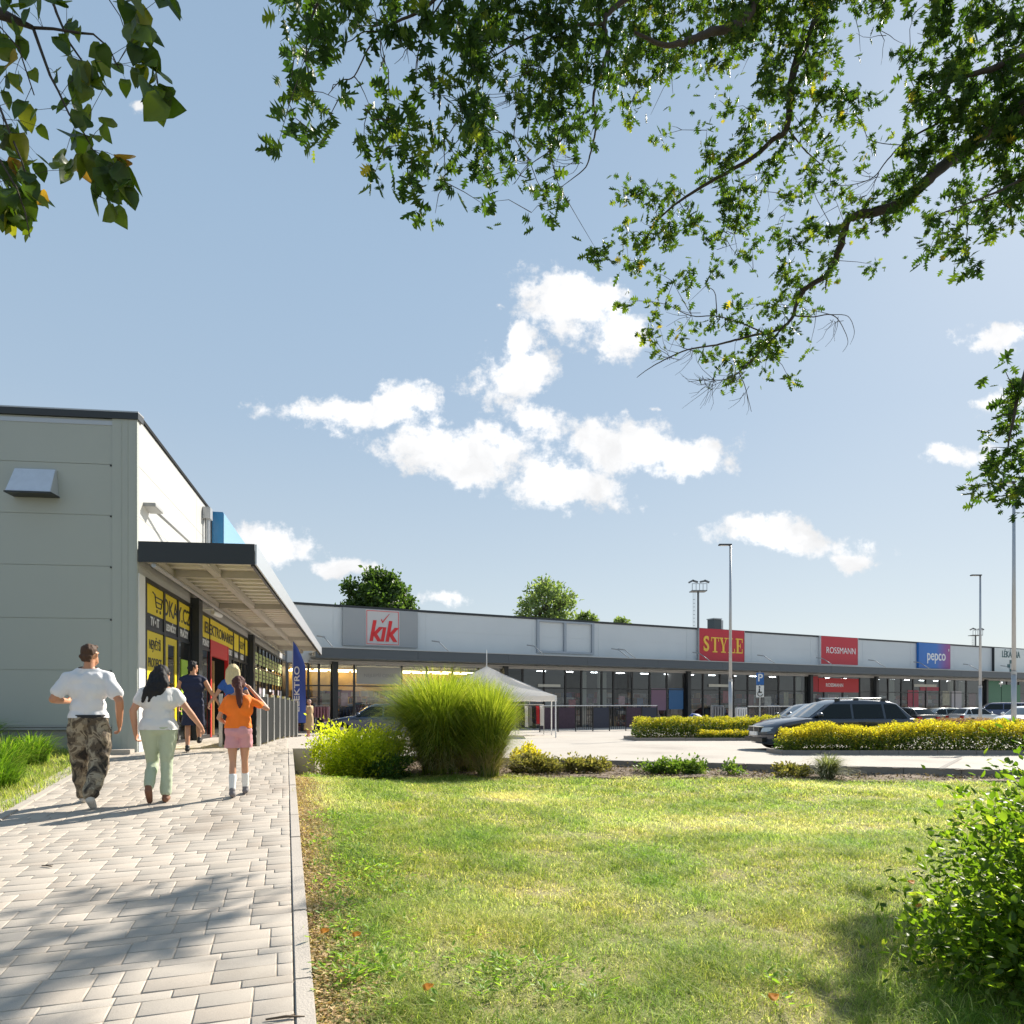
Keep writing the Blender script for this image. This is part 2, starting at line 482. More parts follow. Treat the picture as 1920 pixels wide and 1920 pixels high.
# --- end wall (in shade), panels with real joints
wl = MB(FE)
zj = [1.1, 2.13, 3.09, 4.07, 5.02, 5.97, 6.82]
for z0, z1 in zip(zj[:-1], zj[1:]):
    wl.box(.44, 14, -.10, 0, z0+.006, z1-.006)
wl.box(.44, 14, -.12, -.012, 1.1, 6.82)
wl.build('end_wall', panel_g, B1, bevel=0)
cf = MB(FE)
cf.box(.0, .44, -.06, .022, GL-.4, 6.82)
cf.box(.02, .05, .022, .028, GL, 6.8); cf.box(.16, .18, .022, .028, GL, 6.8); cf.box(.27, .285, .022, .028, GL, 6.8)
cf.build('corner_flashing', panel_g, B1)
sc_ = MB(FE)
for z in zj[1:-1]: sc_.disc((.47, .006, z-.02), .016, (0, 1, 0), .02, 8)
sc_.build('fixing_screw', trim_d, B1)
cp = MB(FE); cp.box(-.03, 14, -.2, .05, 6.82, ROOF); cp.build('parapet_cap', trim_d, B1)
ct = MB(FE); ct.box(-.03, 14, -.22, .055, ROOF, ROOF+.025); ct.build('parapet_flashing', trim_m, B1)
pb = MB(FE); pb.box(.44, 14, -.3, -.02, -.6, 1.02); pb.build('plinth', plinth, B1)
pr = MB(FE); pr.box(.45, 14, -.08, .03, 1.02, 1.06); pr.box(.45, 14, -.08, .02, 1.07, 1.1); pr.build('base_rail', trim_m, B1)
# --- facade above the canopy
fw = MB(FL)
zs = [4.1, 5.03, 5.98, 6.88]; ss = [.02, 4.9, 12, 18, 24, LEN]
for z0, z1 in zip(zs[:-1], zs[1:]):
    for s0, s1 in zip(ss[:-1], ss[1:]): fw.box(s0+.008, s1-.008, -.10, 0, z0+.004, z1-.004)
fw.box(.02, LEN, -.12, -.012, 3.96, 6.84)
fw.box(.02, LEN, -.10, .0, 3.96, 4.1)
fw.build('front_wall', panel_w, B1)
fc = MB(FL); fc.box(.06, LEN, -.2, .03, 6.88, 6.95); fc.build('roof_edge', M('roof_edge_dark', (.012, .014, .016), .8, spec=.1), B1)
rf = MB(); 
q = [LP(0, -.1, 0), LP(LEN, -.1, 0), LP(LEN, -.1, 0) - E*13, C0 - E*13.8]
rf.prism([(p.x, p.y) for p in q], 6.7, 6.78); rf.build('roof', trim_m, B1)
dp = MB(FL); dp.tube([(5.7, .09, 6.75), (5.7, .09, 4.5)], .06, 10); dp.box(5.55, 5.85, .01, .2, 6.45, 6.75); dp.build('downpipe', trim_m, B1)
jamb = MB(FL); jamb.box(.02, .42, -.08, .02, GL-.1, 3.96); jamb.build('corner_jamb', white, B1)
# back / far / inner walls so the shop is a closed hall
bk = MB(); q2 = [C0 - E*13.8, LP(LEN, -.1, 0) - E*13]
bk.add([(q2[0].x, q2[0].y, -.5), (q2[1].x, q2[1].y, -.5), (q2[1].x, q2[1].y, 6.7), (q2[0].x, q2[0].y, 6.7)], [(0,1,2,3)])
bk.build('rear_wall', panel_g, B1)
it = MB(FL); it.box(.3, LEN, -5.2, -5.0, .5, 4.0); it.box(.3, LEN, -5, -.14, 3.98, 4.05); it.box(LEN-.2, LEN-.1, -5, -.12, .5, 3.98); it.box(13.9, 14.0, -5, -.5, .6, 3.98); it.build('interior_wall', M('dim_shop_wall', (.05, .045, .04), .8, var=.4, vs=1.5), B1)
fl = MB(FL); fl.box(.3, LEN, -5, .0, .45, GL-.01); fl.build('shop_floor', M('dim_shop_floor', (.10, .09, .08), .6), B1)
lt = MB(FL)
for k in range(7): lt.box(2+3.6*k, 3.4+3.6*k, -2.4, -2.15, 3.93, 3.97)
lt.build('ceiling_light', emat('shop_tube', (1, .93, .8), 3.0), B1)
# --- canopy
cn = MB()
near_out = C0 + E*2.12; far_out = Vector((-10.35, 37.6, 0)); far_in = LP(24.6, .02, 0)
def cpt(f, g): # f 0..1 along, g 0..1 outward
    a = (C0 + E*.02).lerp(far_in, f); b = near_out.lerp(far_out, f)
    return a.lerp(b, g)
CB, CT = 4.16, 4.55
def plank(mb, p, q, w, z0, z1):
    p = Vector((p.x, p.y, 0)); q = Vector((q.x, q.y, 0)); t = (q-p).normalized(); n = Vector((-t.y, t.x, 0))*w
    mb.prism([(k.x, k.y) for k in (p, q, q+n, p+n)], z0, z1)
dk = MB(); dk.prism([(k.x, k.y) for k in (cpt(0.002, 0), cpt(.002, .99), cpt(1, .99), cpt(1, 0))], 4.40, 4.46)
nr = 44
for i in range(nr):
    f = (i+.5)/nr
    plank(dk, cpt(f, .02), cpt(f, .96), .16, 4.345, 4.40)
canopy = dk.build('canopy', soffit, B1)
bmm = MB()
for g, w, z in ((.10, .06, 4.22), (.56, .07, 4.22)):
    plank(bmm, cpt(.004, g), cpt(.995, g), w, z, 4.345)
    plank(bmm, cpt(.004, g) - Vector((.03,0,0)), cpt(.995, g) - Vector((.03,0,0)), w+.05, z-.012, z)
for i in range(5):
    f = (i+.35)/5
    plank(bmm, cpt(f, .02), cpt(f, .97), .08, 4.20, 4.345)
bmm.build('canopy_beam', beamm, canopy)
pp = MB(); pp.tube([cpt(.002, .12) + Vector((0, 0, 4.12)), cpt(.99, .12) + Vector((0, 0, 4.12))], .045, 8); pp.build('canopy_pipe', trim_m, canopy)
fs1 = MB(); plank(fs1, cpt(0, .0), cpt(0, 1.0), -.03, CB, CT); fs1.build('end_fascia', trim_d, canopy)
fs2 = MB(); plank(fs2, near_out + Vector((.004, .0, 0)), far_out, -.03, CB, CT); fs2.build('side_fascia', M('fascia_silver', (.55, .57, .60), .3, .35), canopy)  # sun on this side put into a paler colour than the end fascia
fs3 = MB(); plank(fs3, near_out + Vector((-.03, .02, 0)), far_out + Vector((-.03, 0, 0)), .05, CB-.02, CB+.10); fs3.build('gutter', trim_d, canopy)
# --- shop front
bays = [(.50,1.75),(1.83,2.90),(2.98,4.10),(4.85,5.35),(5.43,6.45),(9.15,10.2),(10.28,11.35),(11.43,12.55),(12.62,13.3)] + [(14.0+1.15*i, 15.07+1.15*i) for i in range(10)]
fm = MB(FL)
fm.box(.42, LEN, -.06, .03, 3.88, 3.96); fm.box(.42, 6.4, -.06, .03, GL-.02, GL+.06); fm.box(9.15, LEN, -.06, .03, GL-.02, GL+.06)
fm.build('shopfront_frame', mull, B1)
for s0 in (4.2, 13.42):
    pilr = MB(FL); pilr.box(s0, s0+.42, -.15, .20, GL-.1, 4.12); pilr.build('pillar', trim_d, B1)
pilr = MB(FL); pilr.box(25.6, LEN, -.1, .02, 0, 3.9); pilr.build('end_panel', trim_d, B1)
for i, (s0, s1) in enumerate(bays):
    w = MB(FL); w.box(s0-.05, s0+.02, -.05, .025, GL, 3.88); w.box(s1-.02, s1+.03, -.05, .025, GL, 3.88); w.box(s0+.02, s1-.02, -.04, .02, 2.96, 3.02)
    win = w.build('window', mull, B1)
    g = MB(FL); g.quad((s0, -.01, GL+.05), (s1, -.01, GL+.05), (s1, -.01, 3.88), (s0, -.01, 3.88)); g.build('pane', glass_d, win)
    if s0 < 13.4:
        bn = MB(FL); bn.box(s0+.025, s1-.025, -.008, .004, 3.30, 3.87); bn.build('banner_film', yellow, win)
        bd = MB(FL); bd.box(s0+.025, s1-.025, -.008, .004, 3.025, 3.295); bd.build('band_film', black_f, win)
    else:
        for z0, z1, mt in ((3.15, 3.6, palegreen), (2.45, 2.93, palegreen)):
            bn = MB(FL); bn.box(s0+.06, s1-.06, -.008, .004, z0, z1); bf = bn.build('banner_film', mt, win)
        bn = MB(FL)
        for z in (3.47, 3.3, 2.75, 2.6): bn.box(s0+.16, s1-random.uniform(.2, .5), .004, .007, z-.03, z+.03)
        bn.build('print_line', black_f, win)
        if i % 3 != 1:
            bn = MB(FL); bn.box(s0+.15, s1-.2, -.008, .004, 1.3, 2.2); bn.build('poster', [whitef, M('dim_poster', (.35, .30, .34), .6)][i % 2], win)
lf = MB(FL); lf.box(.525, 1.725, -.008, .004, GL+.1, 2.95); lf.build('window_film', yellow, B1)
lf = MB(FL)
for a0, a1, z0, z1 in ((1.86, 2.12, .7, 2.95), (2.70, 2.87, .7, 2.95), (2.12, 2.70, 2.8, 2.95)): lf.box(a0, a1, -.008, .004, z0, z1)
lf.build('door_film', yellow, B1)
ps = MB(FL); ps.box(3.3, 3.92, -.006, .006, 1.25, 2.55); ps.build('lime_poster', lime_f, B1)
# entrance portal
pt = MB(FL); pt.box(6.45, 6.60, -.06, .04, GL-.02, 3.3); pt.box(9.02, 9.13, -.06, .05, GL-.02, 3.3); pt.box(6.60, 9.02, -.06, .04, 2.86, 3.3)
pt.build('entrance_portal', red_f, B1)
pt = MB(FL); pt.box(6.45, 9.13, -.05, .03, 3.3, 3.88); pt.build('portal_banner', yellow, B1)
dr = MB(FL); dr.box(7.0, 7.12, -.12, -.05, GL, 2.75); dr.box(7.3, 7.42, -.12, -.05, GL, 2.75); dr.build('door_leaf', M('brass_wood', (.40, .24, .07), .4), B1)
# lettering on the windows
def ltxt(t, s, z, size, mat, o=.006, xs=.8, bold=.006, par=None, sh=0):
    mt = FL @ Matrix(((1, 0, 0, s), (0, 0, 1, o), (0, 1, 0, z), (0, 0, 0, 1)))
    return lettering(t, size, mat, par or B1, mt, .003, bold, xs, sh)
ltxt('OKAY.CZ', 2.95, 3.56, .50, black_f, xs=1.15)
ltxt('ELEKTROMARKET', 8.0, 3.56, .42, black_f, o=.034, xs=1.35)
ltxt('SLEVY', 12.0, 3.56, .36, black_f, xs=1.1)
for t, s in (('TV • IT', 1.12), ('LEDNIČKY', 2.37), ('PRAČKY', 3.55), ('BÍLÁ', 5.1), ('SPORÁKY', 5.95), ('MOBILY', 9.67), ('VARNÁ', 10.8), ('AUDIO', 12.0)):
    ltxt(t, s, 3.15, .24 if len(t) < 8 else .2, whitef, xs=.85)
for t, z in (('NEJVĚTŠÍ', 2.68), ('PRODEJCE', 2.32), ('ELEKTRA', 1.96), ('V ČR', 1.6)): ltxt(t, 1.12, z, .26, black_f, xs=.8, bold=.004)
# trolley symbol
cart = MB(FL)
for a_, b_2 in (((.95, 3.75), (1.1, 3.72)), ((1.1, 3.72), (1.2, 3.48)), ((1.2, 3.48), (1.55, 3.48)), ((1.55, 3.48), (1.65, 3.68)), ((1.12, 3.68), (1.65, 3.68)), ((1.16, 3.58), (1.6, 3.58))):
    cart.tube([(a_[0], .008, a_[1]), (b_2[0], .008, b_2[1])], .014, 6)
cart.disc((1.26, .008, 3.40), .035, (0, 1, 0), .012, 12); cart.disc((1.5, .008, 3.40), .035, (0, 1, 0), .012, 12)
cart.build('trolley_symbol', black_f, B1)
ltxt('AKCE', 3.6, 1.9, .22, black_f, o=.008, xs=.7)

# vent hood on the end wall
B = MB(FE)
t0, t1 = 1.38, 2.14
zt, zb_, d0, d1 = 5.82, 5.34, .06, .30
B.add([(t0+.03, .0, zt), (t1-.03, 0, zt), (t1-.03, d0, zt), (t0+.03, d0, zt), (t0, 0, zb_), (t1, 0, zb_), (t1, d1, zb_), (t0, d1, zb_)],
      [(0,1,2,3), (3,2,6,7), (0,3,7,4), (1,5,6,2), (4,7,6,5), (0,4,5,1)])
hood = B.build('vent_hood', M('galvanised', (.62, .64, .68), .38, .55, var=.12, vs=8), bevel=.006)
B = MB(FE); B.box(t0-.015, t1+.015, 0.0, d1+.012, zb_-.03, zb_-.003); B.build('hood_lip', trim_d, hood)
tag(hood, 'grey metal vent hood fixed high on the grey end wall', 'vent')

# blue sign box above the canopy
bs_ = thing('shop_sign', 'blue sign box standing on the canopy of the left building', 'sign', LP(9, .15, 4.75))
B = MB(FL); B.box(6.7, 12.1, .02, .32, 4.75, 6.93); B.build('sign_box', M('sign_blue', (.035, .20, .42), .25), bs_, bevel=.01)
B = MB(FL); B.box(6.72, 12.08, .322, .335, 4.8, 6.9); B.build('sign_face', M('sign_blue_face', (.25, .50, .75), .12, coat=.5), bs_)  # lighter blue: sunlight on the long face painted into its colour
# arm lamps
lampg = M('lamp_grey', (.30, .31, .32), .6)
def arm_lamp(pts, head, ang, label, group, sc=1.0):
    t = thing('wall_lamp', label, 'lamp', pts[0], 0, group)
    B = MB(); B.tube(pts, .028*sc, 8); B.build('arm', lampg, t, smooth=True)
    h = Vector(head); d = (Vector(pts[-1]) - h).normalized()
    B = MB(frame2(h, d, Vector((-d.y, d.x, 0)).normalized(), (0, 0, 1))); B.box(-.05*sc, .36*sc, -.13*sc, .13*sc, -.035*sc, .035*sc)
    B.build('lamp_head', lampg, t, bevel=.01)
    return t
arm_lamp([LP(5.4, .7, 4.46), LP(5.3, .7, 4.85), LP(.75, .14, 5.30)], LP(.38, .10, 5.34), 0, 'grey floodlight on a slanting arm at the near end of the left canopy', None)
# CCTV-like bracket under the canopy
cc = thing('camera_bracket', 'small pale security camera under the left canopy by the pillar', 'camera', LP(5.2, .2, 4.0))
B = MB(FL); B.tube([(5.2, .02, 3.98), (5.2, .35, 3.98)], .03, 8); B.build('bracket', white, cc)
B = MB(FL); B.tube([(5.25, .32, 3.9), (5.6, .45, 3.86)], .06, 10); B.build('camera_body', white, cc)

# ---- level forecourt in front of the shop
def edgex(y): return np.interp(y, [14.02, 14.05, 22.5, 32, 40], [-4.0, -4.0, -2.6, -1.1, .2])
sheet('pavement', np.linspace(-16, 1, 137), np.linspace(13.2, 37, 130), lambda x, y: zramp(y) - .014, forepav,
      keep=lambda x, y: (x > -7.15 - .223*(y-13)) & (x < np.where(y < 14.05, xright(y) - .05, edgex(y))))
EDG = [(-4.62, 14.02), (-4.0, 14.05), (-2.6, 22.5), (-1.1, 32)]
kerb(EDG, .1, .55, lambda x, y: zramp(y) + .004, side=1)
kerb([(-7.6, 12.55), (-6.95, 12.62)], .2, .3, lambda x, y: GL + .07, side=1)

# ---- grey trolley bay railings beside the entrance (each panel between posts)
dgl = M('railing_infill', (.014, .016, .016), .75, spec=.15)
steel = M('brushed_steel', (.62, .62, .60), .3, .8)
rail0 = Vector((-5.42, 14.85, 0)); rd = Vector((-.19, .982, 0))
rt = thing('railing', 'row of dark railing panels with bright posts beside the shop entrance', 'railing', (rail0.x, rail0.y, GL))
for i in range(8):
    p = rail0 + rd*(1.0*i); z = float(zramp(p.y))
    B = MB(); B.box(p.x-.035, p.x+.035, p.y-.035, p.y+.035, z-.02, z+1.12); B.build('post', steel, rt)
    if i < 7:
        q = rail0 + rd*(1.0*(i+1)); zq = float(zramp(q.y))
        B = MB(); n = Vector((rd.y, -rd.x, 0))*.014
        a, b = p + rd*.04, q - rd*.04
        vs = [(k.x, k.y, zz) for k, zz in ((a-n, z+.04), (b-n, zq+.04), (b+n, zq+.04), (a+n, z+.04), (a-n, z+1.06), (b-n, zq+1.06), (b+n, zq+1.06), (a+n, z+1.06))]
        B.add(vs, [(0,3,2,1),(4,5,6,7),(0,1,5,4),(1,2,6,5),(2,3,7,6),(3,0,4,7)]); B.build('infill_panel', dgl, rt)
        B = MB(); B.box(-.02, .02, -.02, .02, -.02, .02); 
        B = MB(); B.tube([a + Vector((0, 0, z+.62)), b + Vector((0, 0, zq+.62))], .012, 6); B.build('mid_bar', steel, rt)
# near return panel facing the path
B = MB(frame2((rail0.x, rail0.y, GL), VV, -U)); B.box(-.72, -.06, -.012, .012, .04, 1.08); B.build('infill_panel', dgl, rt)
B = MB(frame2((rail0.x, rail0.y, GL), VV, -U)); B.box(-.8, -.73, -.035, .035, 0, 1.12); B.build('post', steel, rt)
# ---- blue feather flag
fx, fy = -7.15, 22.6; fz = float(zramp(fy))
ft = thing('feather_flag', 'tall blue feather flag with white lettering at the end of the railing', 'flag', (fx, fy, fz))
B = MB(); B.tube([(fx, fy, fz), (fx, fy, fz+2.0), (fx+.01, fy, fz+3.1)], [.02, .016, .008], 8); B.build('pole', steel, ft)
B = MB(); B.box(fx-.22, fx+.22, fy-.22, fy+.22, fz, fz+.05); B.build('base', trim_d, ft)
V, Fq = [], []
for i in range(25):
    f = i/24; z = fz + .45 + 2.65*f; w = .40*min(1, (1-f)*3.2)**.8 + .015
    for j in range(5):
        V.append((fx + .012 + w*j/4, fy + .03*math.sin(j*1.6+f*9)*(j/4), z))
for i in range(24):
    for j in range(4): Fq.append((i*5+j, i*5+j+1, i*5+j+6, i*5+j+5))
cl = npmesh('flag_cloth', np.array(V), np.array(Fq), M('flag_blue', (.05, .10, .42), .7), ft, smooth=True)
lettering('ELEKTRO', .24, whitef, ft, Matrix(((0, -1, 0, fx+.16), (0, 0, -1, fy-.05), (1, 0, 0, fz+1.55), (0, 0, 0, 1))), .004, .004, 1.5)
# ================================================================ long retail hall across the car park
K0 = Vector((-11.5, 40.6, 0)); KD = Vector((.8925, .451, 0)); KO = Vector((.451, -.8925, 0))
FK = frame2((K0.x, K0.y, 0), KD, KO)
def KP(t, o, z): return FK @ Vector((t, o, z))
def tk(px):
    r = (px-CX)/F
    return (11.5 + 40.6*r)/(.8925 - .451*r)
def zk(px, py):
    return CAMZ + (HZ-py)/F*(40.6 + .451*tk(px))
def ktext(t, tt, z, size, mat, par, o, xs=1, bold=0, sh=0, ext=.02, name='lettering'):
    mt = FK @ Matrix(((1, 0, 0, tt), (0, 0, 1, o), (0, 1, 0, z), (0, 0, 0, 1)))
    return lettering(t, size, mat, par, mt, ext, bold, xs, sh, name)
TEND = 96
panel_k = M('hall_panel', (.56, .60, .63), .4, var=.04, vs=.6)
fascia_k = M('hall_fascia', (.07, .085, .10), .4)
B2 = thing('retail_hall', 'long low light grey retail hall with dark canopy and many shop signs', 'building', KP(20, 0, -.2))
w = MB(FK)
tj = [-1.6, 1.0, 6.8, 14.4, 19.8, 27.9, 34.6, 41.5, 48.2, 55.0, 61.8, 67.6, 74, 81, 88, TEND]
for z0, z1 in ((4.05, 4.95), (4.95, 6.1), (6.1, 7.26)):
    for a, b in zip(tj[:-1], tj[1:]): w.box(a+.012, b-.012, -.1, 0, z0+.006, z1-.006)
w.box(-1.6, TEND, -.14, -.014, 3.9, 7.26)
w.build('wall', panel_k, B2)
w = MB(FK); w.box(-1.6, TEND, -.3, .05, 7.26, 7.40); w.build('roof_edge', trim_d, B2)
w = MB(FK); w.box(-1.6, TEND, -22, -.3, 7.1, 7.2); w.build('roof', trim_m, B2)
w = MB(FK); w.box(-1.6, TEND, -22.2, -22, -.5, 7.1); w.box(TEND, TEND+.2, -22, 0, -.5, 7.1); w.build('rear_wall', panel_k, B2)
# canopy
w = MB(FK); w.box(-.4, TEND, .0, 1.96, 4.42, 4.5); cnk = w.build('canopy', soffit, B2)
w = MB(FK)
for i in range(32): w.box(-.3+3*i, -.22+3*i, .02, 1.95, 4.2, 4.42)
w.box(-.4, TEND, .9, 1.0, 4.25, 4.42); w.build('canopy_beam', beamm, cnk)
w = MB(FK)
for a in range(0, 96, 6): w.box(a-.4+.006, a+5.6-.006, 1.96, 2.0, 4.08, 4.66)
w.build('fascia', fascia_k, cnk)
w = MB(FK); w.box(-.4, TEND, 1.90, 2.05, 4.66, 4.70); w.build('fascia_cap', trim_m, cnk)
w = MB(FK); w.box(-.4, TEND, .0, .06, 3.86, 4.08); w.box(-.4, TEND, .05, .5, 4.0, 4.06); w.build('lintel', M('pale_lintel', (.46, .45, .43), .5), B2)
# glazing
gz = -.22
SEG = []   # (t0, t1, kind)
t = -1.5
kinds = {}
pane_edges = [tk(p) for p in (566, 578, 598, 622, 664, 753, 800, 848, 897, 946, 980, 1020, 1060, 1090, 1128)] + [tk(p) for p in (1150, 1185, 1218, 1250, 1284)] + \
             [tk(p) for p in (1318, 1350, 1375, 1402, 1425, 1460, 1490, 1516, 1545, 1580, 1612, 1640, 1665, 1690, 1712, 1736, 1762, 1790, 1812, 1838, 1862, 1888, 1910)]
pane_edges += [pane_edges[-1] + 2.6*i for i in range(1, 9)]
for i, (a, b) in enumerate(zip(pane_edges[:-1], pane_edges[1:])):
    w = MB(FK); w.box(a-.06, a+.06, -.08, .04, gz, 3.86); w.box(a+.06, b-.06, -.05, .02, 2.55, 2.62); w.box(a+.06, b-.06, -.05, .02, gz, gz+.12)
    win = w.build('window', mull, B2)
    g = MB(FK); g.quad((a+.06, -.02, gz), (b-.06, -.02, gz), (b-.06, -.02, 3.86), (a+.06, -.02, 3.86)); g.build('pane', glass_d if i % 3 else glass_c, win)
for px in (627, 946, 1288, 1517, 1640, 1846):
    dkp = MB(FK); dkp.box(tk(px)-.16, tk(px)+.16, .0, .30, gz, 4.05); dkp.build('pillar', trim_d, B2)
for px, wd in ((1138, .34), (1508, .25), (1650, .35), (1683, .35), (1795, .3), (1815, .3), (1104, .16)):
    lp_ = MB(FK); lp_.box(tk(px)-wd, tk(px)+wd, -.75, -.55, gz, 3.8); lp_.build('inner_column', M('cream_column', (.62, .60, .52), .6), B2)
# inside: floor, back wall, goods on shelves, lamps
w = MB(FK); w.box(-1.5, TEND, -9, -.0, gz-.1, gz+.0); w.build('shop_floor', innerfl, B2)
w = MB(FK); w.box(-1.5, TEND, -9.1, -9, gz, 3.9); w.box(-1.5, TEND, -9, -.15, 3.9, 4.0); w.box(-1.6, -1.5, -9, -.1, gz, 3.9); w.box(TEND-.1, TEND, -9, -.1, gz, 3.9)
for tt in (tk(946), tk(1288), tk(1517), tk(1640), tk(1846)): w.box(tt-.1, tt+.1, -9, -.15, gz, 3.9)
w.build('interior_wall', inner, B2)
gm, nt, b_, N, L = nodes('shelf_goods')
ge = N.new('ShaderNodeNewGeometry'); rp = ramp(N, [(0, (.36, .07, .06)), (.16, (.55, .50, .46)), (.3, (.09, .12, .22)), (.45, (.50, .30, .14)), (.6, (.16, .16, .17)), (.75, (.65, .62, .60)), (.9, (.38, .16, .28))], 'CONSTANT')
L.new(ge.outputs['Random Per Island'], rp.inputs[0]); L.new(rp.outputs[0], b_.inputs['Base Color'])
rg = random.Random(9)
w = MB(FK)
for i in range(1700):
    t = rg.uniform(-1, 76); o = -rg.choice([1.0, 1.8, 2.8, 4.5]); z = gz + rg.choice([.05, .5, .95, 1.4, 1.8, 2.2])
    ww = rg.uniform(.12, .4); w.box(t-ww, t+ww, o-.15, o+.15, z, z+rg.uniform(.25, .42))
w.build('shelf_goods', gm, B2)['kind'] = 'stuff'
w = MB(FK); w.box(-1.2, 11.8, -5.1, -5.0, 2.35, 3.85); w.box(-1.2, 11.8, -5.2, -5.1, gz, 2.35); w.build('shop_wall_band', M('ochre_wall', (.62, .40, .13), .7, var=.35, vs=2.5), B2)  # yellow lamp glow on this wall is painted into its colour
w = MB(FK)
for z in (1.5, 1.95): 
    for (a, b) in ((-1.2, 1.4), (2.0, 5.6), (6.2, 11.5)): w.box(a, b, -4.6, -4.2, z, z+.05)
w.build('shelf', M('shelf_wood', (.22, .09, .05), .6), B2)
w = MB(FK)
for o in (-4.6, -2.6):
    for i in range(9): w.box(-1+1.42*i, .2+1.42*i, o-.06, o+.06, 3.62, 3.68)
w.build('ceiling_light', emat('warm_tube', (1.0, .80, .45), 9.0), B2)
w = MB(FK)
for i in range(26):
    w.box(16+2.3*i, 16.7+2.3*i, -2.2, -2.14, 3.84, 3.88)
w.build('ceiling_light', emat('cool_tube', (.95, .97, 1.0), 14.0), B2)
# inner banners, posters and films behind the glass
def kpanel(name, px0, px1, py0, py1, mat, o=.012, par=None):
    a, b = tk(px0), tk(px1); pm = (px0+px1)/2
    w = MB(FK); w.box(a, b, o-.02, o, zk(pm, py1), zk(pm, py0)); return w.build(name, mat, par or B2)
kpanel('window_banner', 668, 752, 1251, 1283, M('grey_banner', (.42, .42, .40), .6), .05)
ktext('NEJLEPŠÍ CENA', (tk(686)+tk(734))/2, zk(710, 1267), .28, M('faint_print', (.25, .25, .25), .6), B2, .052, 1.0, ext=.004)
kpanel('poster', 1221, 1249, 1291, 1332, M('mauve_poster', (.24, .14, .20), .6))
kpanel('poster', 1254, 1281, 1291, 1330, M('blue_poster', (.03, .13, .30), .5))
kpanel('shop_banner', 1518, 1533, 1266, 1297, M('red_banner_d', (.42, .02, .03), .5), .06)
kpanel('shop_banner', 1534, 1609, 1272, 1298, M('red_banner', (.55, .025, .03), .5), .05)
ktext('ROSSMANN', tk(1564), zk(1564, 1285), .42, whitef, B2, .052, 1.0, .008, ext=.004)
kpanel('shop_banner', 1702, 1722, 1294, 1328, M('pink_poster', (.38, .05, .08), .5))
kpanel('shop_banner', 1725, 1760, 1288, 1295, M('pink_poster', (.38, .05, .08), .5), .014)
kpanel('poster', 1784, 1803, 1296, 1328, M('pale_poster', (.50, .46, .46), .6))
kpanel('pharmacy_front', 1851, 1876, 1276, 1318, M('pharmacy_green', (.02, .16, .08), .35), .06)
kpanel('pharmacy_front', 1877, 1912, 1284, 1318, M('pharmacy_green', (.02, .16, .08), .35), .06)
prr = random.Random(41)
for i, px in enumerate((612, 645, 1030, 1075, 1165, 1200, 1330, 1362, 1410, 1440, 1475, 1500, 1560, 1600, 1625, 1655, 1735, 1775, 1825)):
    cl_ = [(.50, .48, .46), (.34, .10, .12), (.10, .16, .30), (.52, .44, .28), (.22, .30, .26), (.46, .30, .34)][prr.randrange(6)]
    h0 = 1300 + prr.uniform(-6, 12)
    kpanel('poster', px-prr.uniform(4, 8), px+prr.uniform(4, 8), h0, h0+prr.uniform(16, 28), M('poster_%d' % i, cl_, .6, var=.6, vs=3.5), -.05)
for px in (1030, 1350, 1735): kpanel('door_header', px-22, px+20, 1283, 1288, M('cream_column', (.6,.6,.5), .6), .06)
ktext('+', tk(1875), zk(1875, 1283), 1.3, whitef, B2, .075, 1, .03, ext=.004)

# ---- forecourt walk in front of the hall
wk = MB(FK); wk.box(2.5, TEND, .0, 4.2, -1.0, -.13)
tag(wk.build('sidewalk', forepav), kind='structure')
wk = MB(FK)
for i in range(90): wk.box(2.5+i+.005, 3.5+i-.005, 4.2, 4.33, -1.0, -.122)
tag(wk.build('kerb', concd), kind='structure')

# ---- signs over the shops (each a thing)
def sign_root(px, py, label): return thing('shop_sign', label, 'sign', KP(tk(px), .15, zk(px, py)))
def sbox(root, px0, px1, z0, z1, mat, o=.24, name='sign_box', rim=None):
    a, b = tk(px0), tk(px1)
    w = MB(FK); w.box(a, b, .015, o, z0, z1); x = w.build(name, mat, root, bevel=.012)
    if rim:
        w = MB(FK); w.box(a-.05, a-.005, .015, o+.01, z0, z1); w.box(b+.005, b+.05, .015, o+.01, z0, z1); w.box(a-.05, b+.05, .015, o+.01, z0-.06, z0-.005); w.build('sign_frame', rim, root)
    return x
sgrey = M('sign_grey', (.30, .32, .34), .5); sred = M('sign_red', (.48, .016, .035), .35); logo_red = M('logo_red', (.62, .02, .025), .4)
r1 = sign_root(712, 1175, 'wide grey shop sign with a red slanted three letter logo in a square')
sbox(r1, 641, 781, 4.98, 7.24, sgrey)
a, b = tk(683.5), tk(746.5); zlo, zhi = 5.06, 7.2
w = MB(FK); w.box(a, b, .24, .27, zlo, zhi); w.build('logo_field', M('logo_field', (.50, .50, .51), .5), r1)
w = MB(FK)
for (x0, x1, y0, y1) in ((a+.05, a+.085, zlo+.05, zhi-.05), (b-.085, b-.05, zlo+.05, zhi-.05), (a+.085, b-.085, zlo+.05, zlo+.085), (a+.085, b-.085, zhi-.085, zhi-.05)):
    w.box(x0, x1, .27, .278, y0, y1)
w.build('logo_outline', logo_red, r1)
ktext('kık', (a+b)/2-.03, 5.86, 1.72, logo_red, r1, .275, .82, .05, .22)
w = MB(FK); c = (a+b)/2
w.add([(c-.12, .275, 6.62), (c-.02, .275, 6.40), (c+.42, .275, 6.98), (c+.40, .275, 7.0), (c-.01, .275, 6.52), (c-.07, .275, 6.66)], [(0,1,2,3,4,5)])
